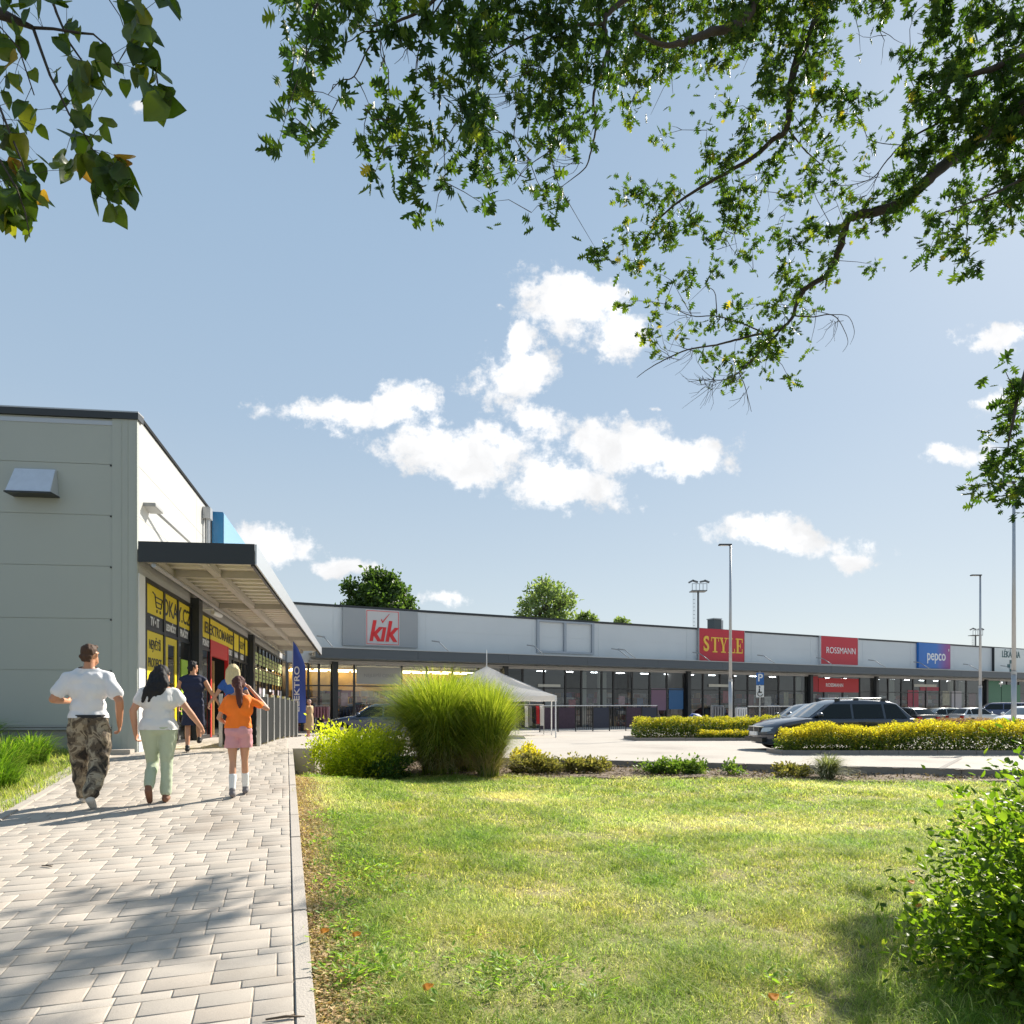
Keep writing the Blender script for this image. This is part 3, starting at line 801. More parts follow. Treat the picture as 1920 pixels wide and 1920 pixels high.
w.add([(c-.12, .29, 6.62), (c-.02, .29, 6.40), (c+.42, .29, 6.98), (c+.40, .29, 7.0), (c-.01, .29, 6.52), (c-.07, .29, 6.66)], [(0,1,2,3,4,5)])
w.build('check_mark', logo_red, r1)
r2 = sign_root(1058, 1192, 'empty grey sign frame of two bare fields on the hall wall')
w = MB(FK); a, b = tk(1007.5), tk(1110); m_ = tk(1058)
for x in (a, m_, b): w.box(x-.09, x+.09, .015, .16, 5.0, 7.25)
w.box(a+.09, m_-.09, .015, .16, 5.0, 5.14); w.box(m_+.09, b-.09, .015, .16, 5.0, 5.14); w.box(a+.09, m_-.09, .015, .16, 7.13, 7.25); w.box(m_+.09, b-.09, .015, .16, 7.13, 7.25)
w.build('sign_frame', M('frame_bluegrey', (.33, .37, .42), .4, .3), r2)
r3 = sign_root(1350, 1209, 'crimson shop sign with yellow serif capital letters behind the lamp post')
sbox(r3, 1307, 1391.5, 4.86, 7.36, sred, rim=trim_m)
gold = M('sign_gold', (.80, .50, .06), .45)
# serif capitals built from bars: slab serifs added to plain letters
cw = (tk(1390)-tk(1309)); x0 = tk(1312)
sy, hh = 6.12, 1.18
def serif_letter(ch, x, wd):
    w = MB(FK); o0, o1 = .245, .275; zb_, zt_ = sy-hh/2, sy+hh/2; th = .2; tn = .09; sf = .14
    def bx(a, b, c, d): w.box(x+a, x+b, o0, o1, zb_+c, zb_+d)
    if ch == 'T':
        bx(0, wd, hh-tn, hh); bx(wd/2-th/2, wd/2+th/2, 0, hh-tn-.002); bx(wd/2-th/2-sf, wd/2-th/2-.002, 0, tn); bx(wd/2+th/2+.002, wd/2+th/2+sf, 0, tn); bx(0, tn*.7, hh-.32, hh-tn-.002); bx(wd-tn*.7, wd, hh-.32, hh-tn-.002)
    if ch == 'L':
        bx(.12, .12+th, 0, hh); bx(0, .118, hh-tn, hh); bx(.122+th, .12+th+sf, hh-tn, hh); bx(0, .118, 0, tn); bx(.122+th, wd, 0, tn); bx(wd-tn*.7, wd, tn+.002, .36)
    if ch == 'E':
        bx(.12, .12+th, 0, hh); bx(0, .118, hh-tn, hh); bx(0, .118, 0, tn); bx(.122+th, wd, 0, tn); bx(.122+th, wd, hh-tn, hh); bx(.122+th, wd-.2, hh/2-tn/2, hh/2+tn/2)
        bx(wd-tn*.7, wd, tn+.002, .34); bx(wd-tn*.7, wd, hh-.34, hh-tn-.002); bx(wd-.2-tn*.6, wd-.2, hh/2+tn/2+.002, hh/2+.18); bx(wd-.2-tn*.6, wd-.2, hh/2-.18, hh/2-tn/2-.002)
    if ch == 'Y':
        def sl(a0, a1, b0, b1, za, zc):
            w.add([(x+a0, o0, za), (x+a1, o0, za), (x+b1, o0, zc), (x+b0, o0, zc), (x+a0, o1, za), (x+a1, o1, za), (x+b1, o1, zc), (x+b0, o1, zc)], [(0,1,2,3), (7,6,5,4), (0,4,5,1), (1,5,6,2), (2,6,7,3), (3,7,4,0)])
        bx(wd/2-th/2, wd/2+th/2, 0, hh*.45); bx(wd/2-th/2-sf, wd/2-th/2-.002, 0, tn); bx(wd/2+th/2+.002, wd/2+th/2+sf, 0, tn)
        sl(wd/2-th/2, wd/2+.04, .08, .08+th, zb_+hh*.452, zt_-tn); sl(wd/2+.05, wd/2+th/2, wd-.16, wd-.08, zb_+hh*.452, zt_-tn)
        bx(-.04, .36, hh-tn+.002, hh); bx(wd-.3, wd+.04, hh-tn+.002, hh)
    w.build('lettering', gold, r3)
ktext('S', x0+.42, sy, 1.62, gold, r3, .255, .80, .035, ext=.02)
serif_letter('T', x0+.92, .78); serif_letter('Y', x0+1.78, .80); serif_letter('L', x0+2.68, .70); serif_letter('E', x0+3.46, .74)
r4 = sign_root(1568, 1220, 'plain red shop sign with thin white capital letters above the red window banner')
sbox(r4, 1535, 1604, 4.95, 7.36, sred, rim=M('rim_pale', (.6, .6, .62), .4))
ktext('ROSSMANN', (tk(1546)+tk(1598))/2, zk(1571, 1221), .78, whitef, r4, .25, .92, -.004)
r5 = sign_root(1748, 1231, 'blue shop sign fading to purple with white lower case letters')
pm_, nt, b_, N, L = nodes('sign_blue_purple')
tc = N.new('ShaderNodeTexCoord'); sp = N.new('ShaderNodeSeparateXYZ'); L.new(tc.outputs['Generated'], sp.inputs[0])
rp = ramp(N, [(0, (.012, .14, .48)), (.55, (.02, .16, .52)), (.85, (.22, .07, .30)), (1, (.32, .05, .20))]); L.new(sp.outputs[0], rp.inputs[0]); L.new(rp.outputs[0], b_.inputs['Base Color']); b_.inputs['Roughness'].default_value = .35
sbox(r5, 1718, 1777.5, 4.92, 7.32, pm_)
ktext('pepco', (tk(1729)+tk(1772))/2, zk(1750, 1230), 1.42, whitef, r5, .25, .84, .012)
ktext("'", tk(1774), zk(1774, 1224), .8, whitef, r5, .25, .8, .02)
r6 = sign_root(1890, 1240, 'white pharmacy sign with dark capitals and a green cross at the far right')
sbox(r6, 1860, 1921, 4.85, 7.28, M('sign_white', (.62, .66, .66), .4), rim=trim_d)
dkgreen = M('pharmacy_dark', (.03, .10, .11), .5)
ktext('LÉKÁRNA', (tk(1868)+tk(1913))/2, zk(1890, 1228), .98, dkgreen, r6, .25, .78, .004)
w = MB(FK); c = tk(1890); zc = zk(1890, 1249)
w.box(c-.18, c+.18, .245, .27, zc-.62, zc+.62); w.box(c-.58, c-.183, .245, .27, zc-.18, zc+.18); w.box(c+.183, c+.58, .245, .27, zc-.18, zc+.18)
w.build('green_cross', dkgreen, r6)
w = MB(FK); w.box(c-.06, c+.06, .272, .28, zc-.25, zc+.25); w.build('cross_mark', whitef, r6)
# arm lamps along the canopy
for j, (px, lab) in enumerate(((604, 'left of the grey sign with the red logo'), (815, 'right of the grey sign with the red logo'), (990, 'left of the empty sign frame'), (1146, 'right of the empty frame, left of a pair'), (1158, 'right of the empty frame, right of a pair'),
            (1296, 'left of the crimson sign with yellow letters'), (1416, 'right of the crimson sign with yellow letters'), (1525, 'left of the plain red sign'), (1622, 'right of the plain red sign'), (1706, 'left of the blue and purple sign'), (1798, 'right of the blue and purple sign'), (1868, 'below the white pharmacy sign'))):
    t = tk(px)
    arm_lamp([KP(t+.25, 1.9, 4.66), KP(t-.1, 1.0, 5.35)], KP(t-.3, .62, 5.42), 0, 'thin arm floodlight on the hall canopy, ' + lab, 'arm floodlights along the hall canopy', 1.1)
# chimney and masts behind
ch = thing('roof_vent', 'dark square ventilation stack on the hall roof behind the crimson sign', 'chimney', KP(tk(1384), -3, 7.2))
t = tk(1384); w = MB(FK); w.box(t-.1, t+.7, -3.4, -2.6, 7.2, 8.6); w.build('stack', M('dark_stack', (.06, .075, .08), .5), ch)
w = MB(FK); w.box(t-.15, t+.75, -3.45, -2.55, 8.6, 8.68); w.build('cap', trim_m, ch)
w = MB(FK); w.box(t+.76, t+1.0, -3.3, -2.7, 7.2, 8.55); w.build('side_duct', trim_m, ch)
steel_d = M('mast_steel', (.16, .17, .18), .5, .5)
def mast(px, pytop, d, label, sc):
    p = P(px, 1320, d); zt_ = P(px, pytop, d).z
    m = thing('floodlight_mast', label, 'mast', (p.x, p.y, -1), 0, 'railway floodlight masts behind the hall')
    w = MB(); w.tube([(p.x, p.y, -1), (p.x, p.y, zt_-1.4*sc)], [.22*sc, .16*sc], 8); w.build('pole', steel_d, m)
    w = MB(); w.box(p.x-1.1*sc, p.x+1.1*sc, p.y-.8*sc, p.y+.8*sc, zt_-1.5*sc, zt_-1.38*sc)
    for q in (-1.05, -.5, 0, .5, 1.05): w.box(p.x+q*sc-.03, p.x+q*sc+.03, p.y-.8*sc, p.y-.74*sc, zt_-1.38*sc, zt_-.5*sc)
    w.box(p.x-1.1*sc, p.x+1.1*sc, p.y-.8*sc, p.y-.74*sc, zt_-.5*sc, zt_-.44*sc); w.build('platform', steel_d, m)
    for q, rz in ((-1.15, .5), (-.55, -.3), (.5, .2), (1.1, -.4)):
        w = MB(frame2((p.x+q*sc, p.y-.5*sc, zt_-.1), (math.cos(rz), 0, math.sin(rz)), (0, 1, 0), (-math.sin(rz), 0, math.cos(rz)))); w.box(-.38*sc, .38*sc, -.15, .15, -.12*sc, .12*sc); w.build('floodlight', steel_d, m)
    w = MB()
    for q in (-.72, -.45): w.tube([(p.x+q*sc, p.y, -1), (p.x+q*sc, p.y, zt_-1.5*sc)], .025*sc, 5)
    for i in range(24): w.box(p.x-.72*sc, p.x-.45*sc, p.y-.02, p.y+.02, 4+(zt_-6)*i/24, 4.05+(zt_-6)*i/24)
    w.build('ladder', steel_d, m)
mast(1309, 1090, 95, 'tall floodlight mast with platform and ladder left of the nearer lamp post', .95)
mast(1829, 1179, 150, 'smaller distant floodlight mast behind the lamp post at the pharmacy end', 1.0)
# ================================================================ lamps, sign post, tent, racks, cars
galv = M('galvanised_pole', (.46, .47, .48), .42, .6, var=.08, vs=3)
darkp = M('lamp_head_dark', (.05, .055, .06), .4)
def street_lamp(px, d, pytop, label, arm=True):
    p = P(px, HZ, d); zb = float(zroad(d)); zt = P(px, pytop, d).z if pytop else 9.1
    L_ = thing('street_lamp', label, 'street lamp', (p.x, p.y, zb), 0, 'street lamps of the car park')
    w = MB(); w.tube([(p.x, p.y, zb), (p.x, p.y, zb+2.6)], .092, 10); w.build('lower_pole', galv, L_, smooth=True)
    w = MB(); w.tube([(p.x, p.y, zb+2.6), (p.x, p.y, zt)], [.078, .05], 10); w.build('pole', galv, L_, smooth=True)
    w = MB(); w.box(p.x-.2, p.x+.2, p.y-.2, p.y+.2, zb, zb+.03); w.tube([(p.x, p.y, zb+2.55), (p.x, p.y, zb+2.66)], .10, 10); w.build('collar', galv, L_)
    w = MB(); w.box(p.x-.56, p.x+.05, p.y-.10, p.y+.10, zt-.02, zt+.045); w.build('lamp_head', darkp, L_, bevel=.01)
    w = MB(); w.box(p.x-.5, p.x-.12, p.y-.07, p.y+.07, zt-.03, zt-.021); w.build('lens', M('lamp_lens', (.7, .7, .68), .3), L_)
street_lamp(1369.5, 33, 1022, 'slim lamp post standing in the left hedge in front of the crimson sign')
street_lamp(1838, 41, 1079, 'slim lamp post between the blue and the white shop signs')
street_lamp(1901, 26.5, 905, 'nearest thick lamp post rising behind the hedge into the leaves')

# parking sign
p = P(1425, HZ, 31); zb = float(zroad(31))
ps_ = thing('parking_sign', 'blue parking sign with wheelchair plate on a grey post behind the left hedge', 'sign', (p.x, p.y, zb))
w = MB(); w.tube([(p.x, p.y+.03, zb), (p.x, p.y+.03, 2.95)], .03, 8); w.build('post', galv, ps_)
w = MB(); w.box(p.x-.17, p.x+.17, p.y-.02, p.y, 2.36, 2.9); w.build('sign_plate', M('traffic_blue', (.02, .13, .42), .4), ps_)
w = MB(); w.box(p.x-.17, p.x+.17, p.y-.02, p.y, 1.80, 2.33); w.build('lower_plate', whitef, ps_)
MTX = lambda x, y, z: Matrix(((1, 0, 0, x), (0, 0, -1, y), (0, 1, 0, z), (0, 0, 0, 1)))
lettering('P', .46, whitef, ps_, MTX(p.x, p.y-.022, 2.66), .003, .01)
w = MB(); y_ = p.y-.024
w.disc((p.x-.03, y_, 2.26), .04, (0, 1, 0), .006, 12); w.box(p.x-.06, p.x-.01, y_-.003, y_+.003, 2.0, 2.2); w.box(p.x-.008, p.x+.08, y_-.003, y_+.003, 2.0, 2.05)
pts = [(p.x+.11*math.cos(a_), y_, 1.96+.11*math.sin(a_)) for a_ in np.linspace(R(120), R(350), 14)]
w.tube(pts, .018, 5); w.build('wheelchair_symbol', black_f, ps_)

# gazebo tent
tx0, tx1, td = P(782, HZ, 31).x, P(1044, HZ, 30).x, 30.0
gz_ = float(zroad(31.5))
tt = thing('gazebo_tent', 'white pyramid roofed gazebo tent behind the tall ornamental grass', 'tent', ((tx0+tx1)/2, 31.6, gz_))
tentc = leafmat('tent_fabric', [(0, (.74, .73, .71)), (1, (.74, .73, .71))], .40, .8, None, (.55, .54, .52), .2)
cx_, cy_ = (tx0+tx1)/2, 31.6; hx, hy = (tx1-tx0)/2, 1.6
ze, zp = 1.86, 3.22
V, Fq = [], []
n = 12
cors = [(-hx, -hy), (hx, -hy), (hx, hy), (-hx, hy)]
for e in range(4):
    a, b = cors[e], cors[(e+1) % 4]; base = len(V)
    for i in range(n+1):
        f = i/n; ex, ey = a[0]+(b[0]-a[0])*f, a[1]+(b[1]-a[1])*f
        for j in range(n+1):
            g = j/n
            sag = -.10*math.sin(math.pi*g)*(.5+.5*abs(2*f-1)) + .03*math.sin(math.pi*f)*0
            V.append((cx_+ex*(1-g), cy_+ey*(1-g), ze + (zp-ze)*g + sag - (.05*math.sin(math.pi*f) if g == 0 else 0)))
    for i in range(n):
        for j in range(n):
            q = base+i*(n+1)+j; Fq.append((q, q+n+1, q+n+2, q+1))
npmesh('roof_fabric', np.array(V), np.array(Fq), tentc, tt, smooth=False)
w = MB()
for e in range(4):
    a, b = cors[e], cors[(e+1) % 4]
    for i in range(10):
        f0, f1 = i/10, (i+1)/10
        s0, s1 = .05*math.sin(math.pi*f0), .05*math.sin(math.pi*f1)
        p0 = (cx_+a[0]+(b[0]-a[0])*f0, cy_+a[1]+(b[1]-a[1])*f0); p1 = (cx_+a[0]+(b[0]-a[0])*f1, cy_+a[1]+(b[1]-a[1])*f1)
        w.add([(p0[0], p0[1], ze-s0), (p1[0], p1[1], ze-s1), (p1[0], p1[1], ze-.24+.02*(i % 2)), (p0[0], p0[1], ze-.24+.02*((i+1) % 2))], [(0,1,2,3)])
w.build('valance', tentc, tt)
for c in cors:
    x, y = cx_+c[0]*.985, cy_+c[1]*.985
    w = MB(); w.box(x-.028, x+.028, y-.028, y+.028, float(zroad(y)), ze); w.build('leg', white, tt)
w = MB()
for c in cors: w.tube([(cx_+c[0]*.97, cy_+c[1]*.97, ze-.03), (cx_, cy_, zp-.06)], .018, 6)
w.build('roof_pole', galv, tt)
w = MB(); w.tube([(cx_, cy_, zp-.1), (cx_, cy_, zp+.75)], .02, 6); w.build('top_pole', white, tt)

# clothes racks
CLR = [('black', (.015, .015, .018)), ('white', (.7, .7, .7)), ('grey', (.20, .20, .21)), ('red', (.5, .03, .04)), ('pink', (.55, .25, .28)), ('navy', (.02, .03, .09))]
def clothes_rack(px, d, w_, label, seed, hdr=None):
    p = P(px, HZ, d); z = float(zroad(d)); rg = random.Random(seed)
    rk = thing('clothes_rack', label, 'clothes rack', (p.x, p.y, z))
    B = MB()
    for s in (-1, 1):
        B.tube([(p.x+s*w_/2, p.y, z+.08), (p.x+s*w_/2, p.y, z+1.45)], .02, 6); B.tube([(p.x+s*w_/2, p.y-.3, z+.06), (p.x+s*w_/2, p.y+.3, z+.06)], .02, 6)
    B.tube([(p.x-w_/2, p.y, z+1.45), (p.x+w_/2, p.y, z+1.45)], .02, 6); B.build('frame', steel, rk)
    if hdr:
        B = MB(); B.tube([(p.x, p.y, z+1.45), (p.x, p.y, z+1.75)], .012, 6); B.build('card_holder', steel, rk)
        B = MB(); B.box(p.x-.22, p.x+.22, p.y-.01, p.y+.01, z+1.72, z+2.05); B.build('header_card', red_f, rk)
    return rk, p, z, rg
def garment(p, x, z, h, col, label, rg):
    g = MB(); y = p.y
    for i in range(3):
        dx = (i-1)*.05
        sh = rg.uniform(.20, .25)
        vs = [(x+dx, y-.06, z+1.40), (x+dx+.02, y-sh, z+1.28), (x+dx+.03, y-sh*.9, z+1.40-h), (x+dx+.03, y+sh*.9, z+1.40-h), (x+dx+.02, y+sh, z+1.28), (x+dx, y+.06, z+1.40)]
        vs2 = [(q[0]+.035, q[1], q[2]) for q in vs]
        g.add(vs+vs2, [(0,1,2,3,4,5), (11,10,9,8,7,6)] + [(k, (k+1) % 6, 6+(k+1) % 6, 6+k) for k in range(6)])
    o = g.build('garment', M('cloth_'+col[0], col[1], .9), None, bevel=.008)
    tag(o, label, 'clothing', 'clothes hanging on racks')
rk, p, z, rg = clothes_rack(993, 33, 1.35, 'rolling clothes rack with a red header card right of the tall grass', 2, True)
for i, (c, nm) in enumerate(((0, 'black'), (0, 'black'), (1, 'white'), (2, 'grey'), (0, 'black'), (3, 'red'), (1, 'white'))):
    garment(p, p.x-.55+i*.18, z, rg.uniform(.85, 1.1), CLR[c], f'{nm} garment on the rolling rack under the red card, {["first","second","third","fourth","fifth","sixth","last"][i]} from its left end', rg)
rk, p, z, rg = clothes_rack(956, 33.6, .8, 'short clothes rack half hidden by the tall ornamental grass', 4, False)
for i, c in enumerate((4, 3, 4)):
    garment(p, p.x-.15+i*.2, z, .7, CLR[c], f'{CLR[c][0]} garment on the short rack beside the grass, {["left","middle","right"][i]} one', rg)

# dark display barrier along the hall walk
def barrier(px0, px1, d0, d1, z0, h, n, label, panel, seed=1):
    a, b = P(px0, HZ, d0), P(px1, HZ, d1); rg = random.Random(seed)
    a.z = b.z = z0; t = (b-a).normalized(); L_ = (b-a).length
    r = thing('barrier', label, 'barrier', tuple(a))
    fr = frame2(tuple(a), t, Vector((-t.y, t.x, 0)))
    w = MB(fr)
    for i in range(n+1): w.box(L_*i/n-.025, L_*i/n+.025, -.025, .025, 0, h)
    w.build('post', mull, r)
    w = MB(fr); w.tube([(0, 0, h+.02), (L_, 0, h+.02)], .03, 6); w.box(0, L_, -.02, .02, .10, .14); w.build('rail', galv, r)
    for i in range(n):
        if panel(i):
            w = MB(fr); w.box(L_*i/n+.05, L_*(i+1)/n-.05, -.012, .012, .22, h-.08); w.build('banner_panel', panel(i), r)
        else:
            w = MB(fr)
            for k in range(1, 8): w.box(L_*(i+k/8)/n-.012, L_*(i+k/8)/n+.012, -.012, .012, .14, h)
            w.build('bars', mull, r)
dk1 = M('banner_navy', (.012, .018, .04), .5); dk2 = M('banner_plum', (.04, .022, .04), .7, var=.6, vs=12)
barrier(1012, 1232, 38.6, 42.5, -.12, 1.5, 7, 'long dark barrier hung with navy and plum panels beside the gazebo tent', lambda i: [dk2, dk2, None, dk1, None, dk2, dk1][i])
barrier(1402, 1492, 44, 47, -.12, 1.45, 5, 'short grey barrier with thin bars behind the parking sign', lambda i: None)
rgc = random.Random(31)
# display stands with goods near the shop doors
def stand(px, d, col, label, h=1.3, w_=.55):
    p = P(px, HZ, d); z = -.12
    s = thing('display_stand', label, 'display stand', (p.x, p.y, z))
    B = MB(); B.box(p.x-w_/2, p.x+w_/2, p.y-.25, p.y+.25, z, z+.12)
    for a in (-1, 1): B.tube([(p.x+a*w_*.45, p.y, z+.1), (p.x+a*w_*.45, p.y, z+h)], .02, 6)
    B.tube([(p.x-w_*.45, p.y, z+h), (p.x+w_*.45, p.y, z+h)], .02, 6); B.build('frame', steel, s)
    B = MB()
    for k in range(5):
        x = p.x - w_*.4 + w_*.8*k/4; hh_ = rgc.uniform(.5, .85)*h*.8
        B.box(x-.05, x+.05, p.y-.2, p.y+.2, z+h-.05-hh_, z+h-.04)
    B.build('goods', M('goods_'+col[0], col[1], .8, var=.5, vs=9), s)
stand(604, 40.5, CLR[4], 'display stand of pink goods at the shop window right of the feather flag', 1.5, .9)
stand(652, 42, CLR[5], 'display stand of navy goods left under the grey window banner', 1.5, 1.0)
stand(680, 42.5, CLR[4], 'display stand of pink patterned goods right under the grey window banner', 1.6, .9)
stand(1345, 46.5, CLR[2], 'display stand of grey goods left of the lamp post by the crimson sign shop', 1.5, .9)
stand(1390, 47.5, CLR[1], 'display stand of white goods right of the lamp post by the crimson sign shop', 1.4, .8)
stand(1450, 49, CLR[2], 'display stand of grey goods behind the short grey barrier', 1.5, .9)
# draped blue cover
p = P(1312, HZ, 40); z = float(zroad(40))
B = MB(); prof = [(-.95, .12, .3), (-.7, .75, .35), (-.45, 1.0, .38), (-.1, .95, .4), (.3, .72, .42), (.7, .62, .38), (.95, .15, .3)]
vs, fs = [], []
for i, (x, h, w_) in enumerate(prof):
    for k in range(7):
        a_ = math.pi*k/6; vs.append((p.x+x, p.y-w_*math.cos(a_)*(1.15-.15*math.sin(a_)), z+.05+h*math.sin(a_)**.7))
for i in range(len(prof)-1):
    for k in range(6): fs.append((i*7+k, i*7+k+1, (i+1)*7+k+1, (i+1)*7+k))
B.add(vs, fs); o = B.build('covered_motorbike', M('blue_tarp', (.02, .06, .22), .5, bump=.3, bs=8), smooth=True)
tag(o, 'small motorbike under a blue cover behind the left hedge', 'motorbike')

# ---------------------------------------------------------------- cars
def offs2(poly, d):
    n = len(poly); out = []
    for i in range(n):
        p0, p1, p2 = (Vector(poly[k % n]) for k in (i-1, i, i+1))
        e1, e2 = (p1-p0), (p2-p1)
        n1 = Vector((-e1.y, e1.x)).normalized() if e1.length > 1e-6 else Vector((0, 0)); n2 = Vector((-e2.y, e2.x)).normalized() if e2.length > 1e-6 else n1
        nn = n1+n2
        nn = nn.normalized() if nn.length > 1e-4 else n1
        out.append(p1 + nn*(d/max(.5, nn.dot(n1))))
    return out
def car(label, loc, heading, paint, L=4.55, W=1.73, H=1.45, style='wagon', rails=False, group=None, glass=None, cat='car'):
    """x forward along the heading, y left, z up"""
    k = L/4.55; kz = H/1.45
    c = thing('parked_car', label, cat, loc, heading, group)
    fx = L/2
    wr = .31; wx1, wx2 = fx-.86*k, -fx+1.02*k
    def arch(x):
        return [(x+.37*math.cos(a_), .31+.37*math.sin(a_)) for a_ in np.linspace(R(-18), R(198), 12)]
    zb = .19
    hood = .80*kz if style != 'van' else .98*kz; belt = .93*kz if style != 'van' else 1.02*kz
    ws0 = fx-1.18*k if style != 'van' else fx-.62*k
    tail = -fx
    bot = [(fx-.10, zb)] + arch(wx1) + arch(wx2) + [(tail+.12, zb+.03)]
    body = bot + [(tail+.02, .42), (tail, .62*kz), (tail+.03, belt-.02), (tail+.10, belt), (ws0, belt), (fx-.55*k, hood+.03), (fx-.22*k, hood-.07), (fx-.06, hood-.19), (fx-.01, .52*kz), (fx, .44), (fx-.03, .27)]
    poly = [Vector(q) for q in body]
    def hw(z):
        t = (z-zb)/(belt-zb)
        return W/2*(1 - .05*(1-min(1, t*2.2))**2 - .035*max(0, t-.55)**1.2)
    stn = [(-1, .045), (-.985, .016), (-.93, 0), (-.55, 0), (0, 0), (.55, 0), (.93, 0), (.985, .018), (1, .05)]
    vs, fs = [], []; n = len(poly)
    for f, ins in stn:
        pl_ = offs2(poly, -ins) if ins else poly
        for q in pl_:
            x = q[0]
            if x > fx-.8: x -= .22*(abs(f)**2.6)*((x-(fx-.8))/.8)
            if x < tail+.6: x += .12*(abs(f)**2.6)*((tail+.6-x)/.6)
            zc = q[1] + (.03*(1-f*f) if q[1] > .6 else 0)
            vs.append((x, f*hw(q[1]), zc))
    for i in range(len(stn)-1):
        for j in range(n): fs.append((i*n+j, i*n+(j+1) % n, (i+1)*n+(j+1) % n, (i+1)*n+j))
    fs.append(tuple(range(n))); fs.append(tuple((len(stn)-1)*n+j for j in range(n-1, -1, -1)))
    B = MB(); B.add(vs, fs); o = B.build('body', paint, c, local=True, smooth=True)
    try: o.data.set_sharp_from_angle(angle=R(32))
    except Exception: pass
    # under body
    B = MB(); B.box(tail+.25, fx-.3, -.62, .62, .17, .75); B.build('underbody', trim_d, c, local=True)
    # greenhouse
    if style == 'wagon': g = [(ws0+.02, belt-.03), (ws0-.62*k, H-.13), (ws0-1.0*k, H-.02), (ws0-1.8*k, H), (tail+.75, H-.035), (tail+.52, H-.10), (tail+.08, belt-.03)]
    elif style == 'van': g = [(ws0+.02, belt-.03), (ws0-.55*k, H-.12), (ws0-.85*k, H-.02), (0, H), (tail+.25, H-.03), (tail+.10, H-.14), (tail+.04, belt-.03)]
    else: g = [(ws0+.02, belt-.03), (ws0-.66*k, H-.13), (ws0-.98*k, H-.02), (ws0-1.6*k, H), (tail+1.0, H-.06), (tail+.62, H-.16), (tail+.10, belt-.03)]
    gp = [Vector(q) for q in g]
    def hg(z): return (W/2-.07) - max(0, z-belt)*(.36 if style != 'van' else .2)
    vs, fs = [], []; n = len(gp)
    for f, ins in ((-1, .03), (-.96, .006), (-.85, 0), (0, 0), (.85, 0), (.96, .006), (1, .03)):
        for q in (offs2(gp, ins) if ins else gp):
            vs.append((q[0] - (.10*f*f if q[0] > 0 else -.06*f*f), f*hg(q[1]), q[1] + .03*(1-f*f)*(1 if q[1] > belt+.2 else 0)))
    for i in range(6):
        for j in range(n): fs.append((i*n+j, i*n+(j+1) % n, (i+1)*n+(j+1) % n, (i+1)*n+j))
    fs.append(tuple(range(n))); fs.append(tuple(6*n+j for j in range(n-1, -1, -1)))
    B = MB(); B.add(vs, fs); o = B.build('cabin', paint, c, local=True, smooth=True)
    try: o.data.set_sharp_from_angle(angle=R(28))
    except Exception: pass
    gl = glass or M('car_glass', (.004, .009, .009), .04, spec=.35)
    # side windows
    a0, a1, a2 = gp[0], gp[1], gp[2]
    zt_ = H-.115; zw = belt+.01
    def fxx(z): # front edge at height
        return a0.x + (a1.x-a0.x)*(z-a0.y)/(a1.y-a0.y) - .10
    rear_lo, rear_hi = gp[-1].x+.16, gp[-2].x+.10
    nw = 3
    xs0 = fxx(zw)-.10; xs1 = fxx(zt_)-.06
    lo = [xs0, xs0-(xs0-rear_lo)*.40, xs0-(xs0-rear_lo)*.73, rear_lo+.12]
    hi = [xs1, lo[1]-.02, lo[2]-.05 if style != 'wagon' else lo[2]+.0, rear_hi]
    for s in (-1, 1):
        for i in range(nw):
            xa, xb = lo[i]-.035*(i > 0), lo[i+1]+.035*(i < 2); ya, yb = hi[i]-.035*(i > 0), hi[i+1]+.035*(i < 2)
            if i == 2: xb -= .0
            q = [(xa, s*(hg(zw)+.004), zw), (xb, s*(hg(zw)+.004), zw), (yb, s*(hg(zt_)+.004), zt_), (ya, s*(hg(zt_)+.004), zt_)]
            B = MB(); B.add(q + [(v[0], v[1]-s*.02, v[2]) for v in q], [(0,1,2,3), (7,6,5,4), (0,4,5,1), (1,5,6,2), (2,6,7,3), (3,7,4,0)]); B.build('side_window', gl, c, local=True)
        # mirror, handles, sill trim
        B = MB(); B.ball((xs0-.12, s*(W/2+.06), belt+.10), (.09, .11, .075), 10, 7); B.build('mirror', paint, c, local=True, smooth=True)
        for x in (lo[1]-.05-.18, lo[2]-.1-.18):
            B = MB(); B.box(x-.09, x+.09, min(s*(W/2-.03), s*(W/2+.012)), max(s*(W/2-.03), s*(W/2+.012)), belt-.14, belt-.10); B.build('door_handle', trim_d, c, local=True)
        # headlights / tail lights
        B = MB(); hz = hood-.20
        pts = [(fx-.035, s*.44, hz-.055), (fx-.10, s*.66, hz-.05), (fx-.27, s*(W/2-.045), hz+.0), (fx-.36, s*(W/2-.05), hz+.075), (fx-.17, s*.66, hz+.075), (fx-.09, s*.44, hz+.055)]
        B.add([(q[0]+.012, q[1], q[2]) for q in pts] + [(q[0]-.12, q[1]*.97, q[2]) for q in pts], [(0,1,2,3,4,5), (11,10,9,8,7,6)] + [(i, (i+1) % 6, 6+(i+1) % 6, 6+i) for i in range(6)])
        B.build('headlight', M('headlight_glass', (.55, .58, .58), .12, .35), c, local=True)
        B = MB(); B.box(tail-.005, tail+.14, min(s*.58, s*(W/2-.02)), max(s*.58, s*(W/2-.02)), belt-.33, belt-.12); B.build('tail_light', M('tail_red', (.35, .01, .01), .2), c, local=True)
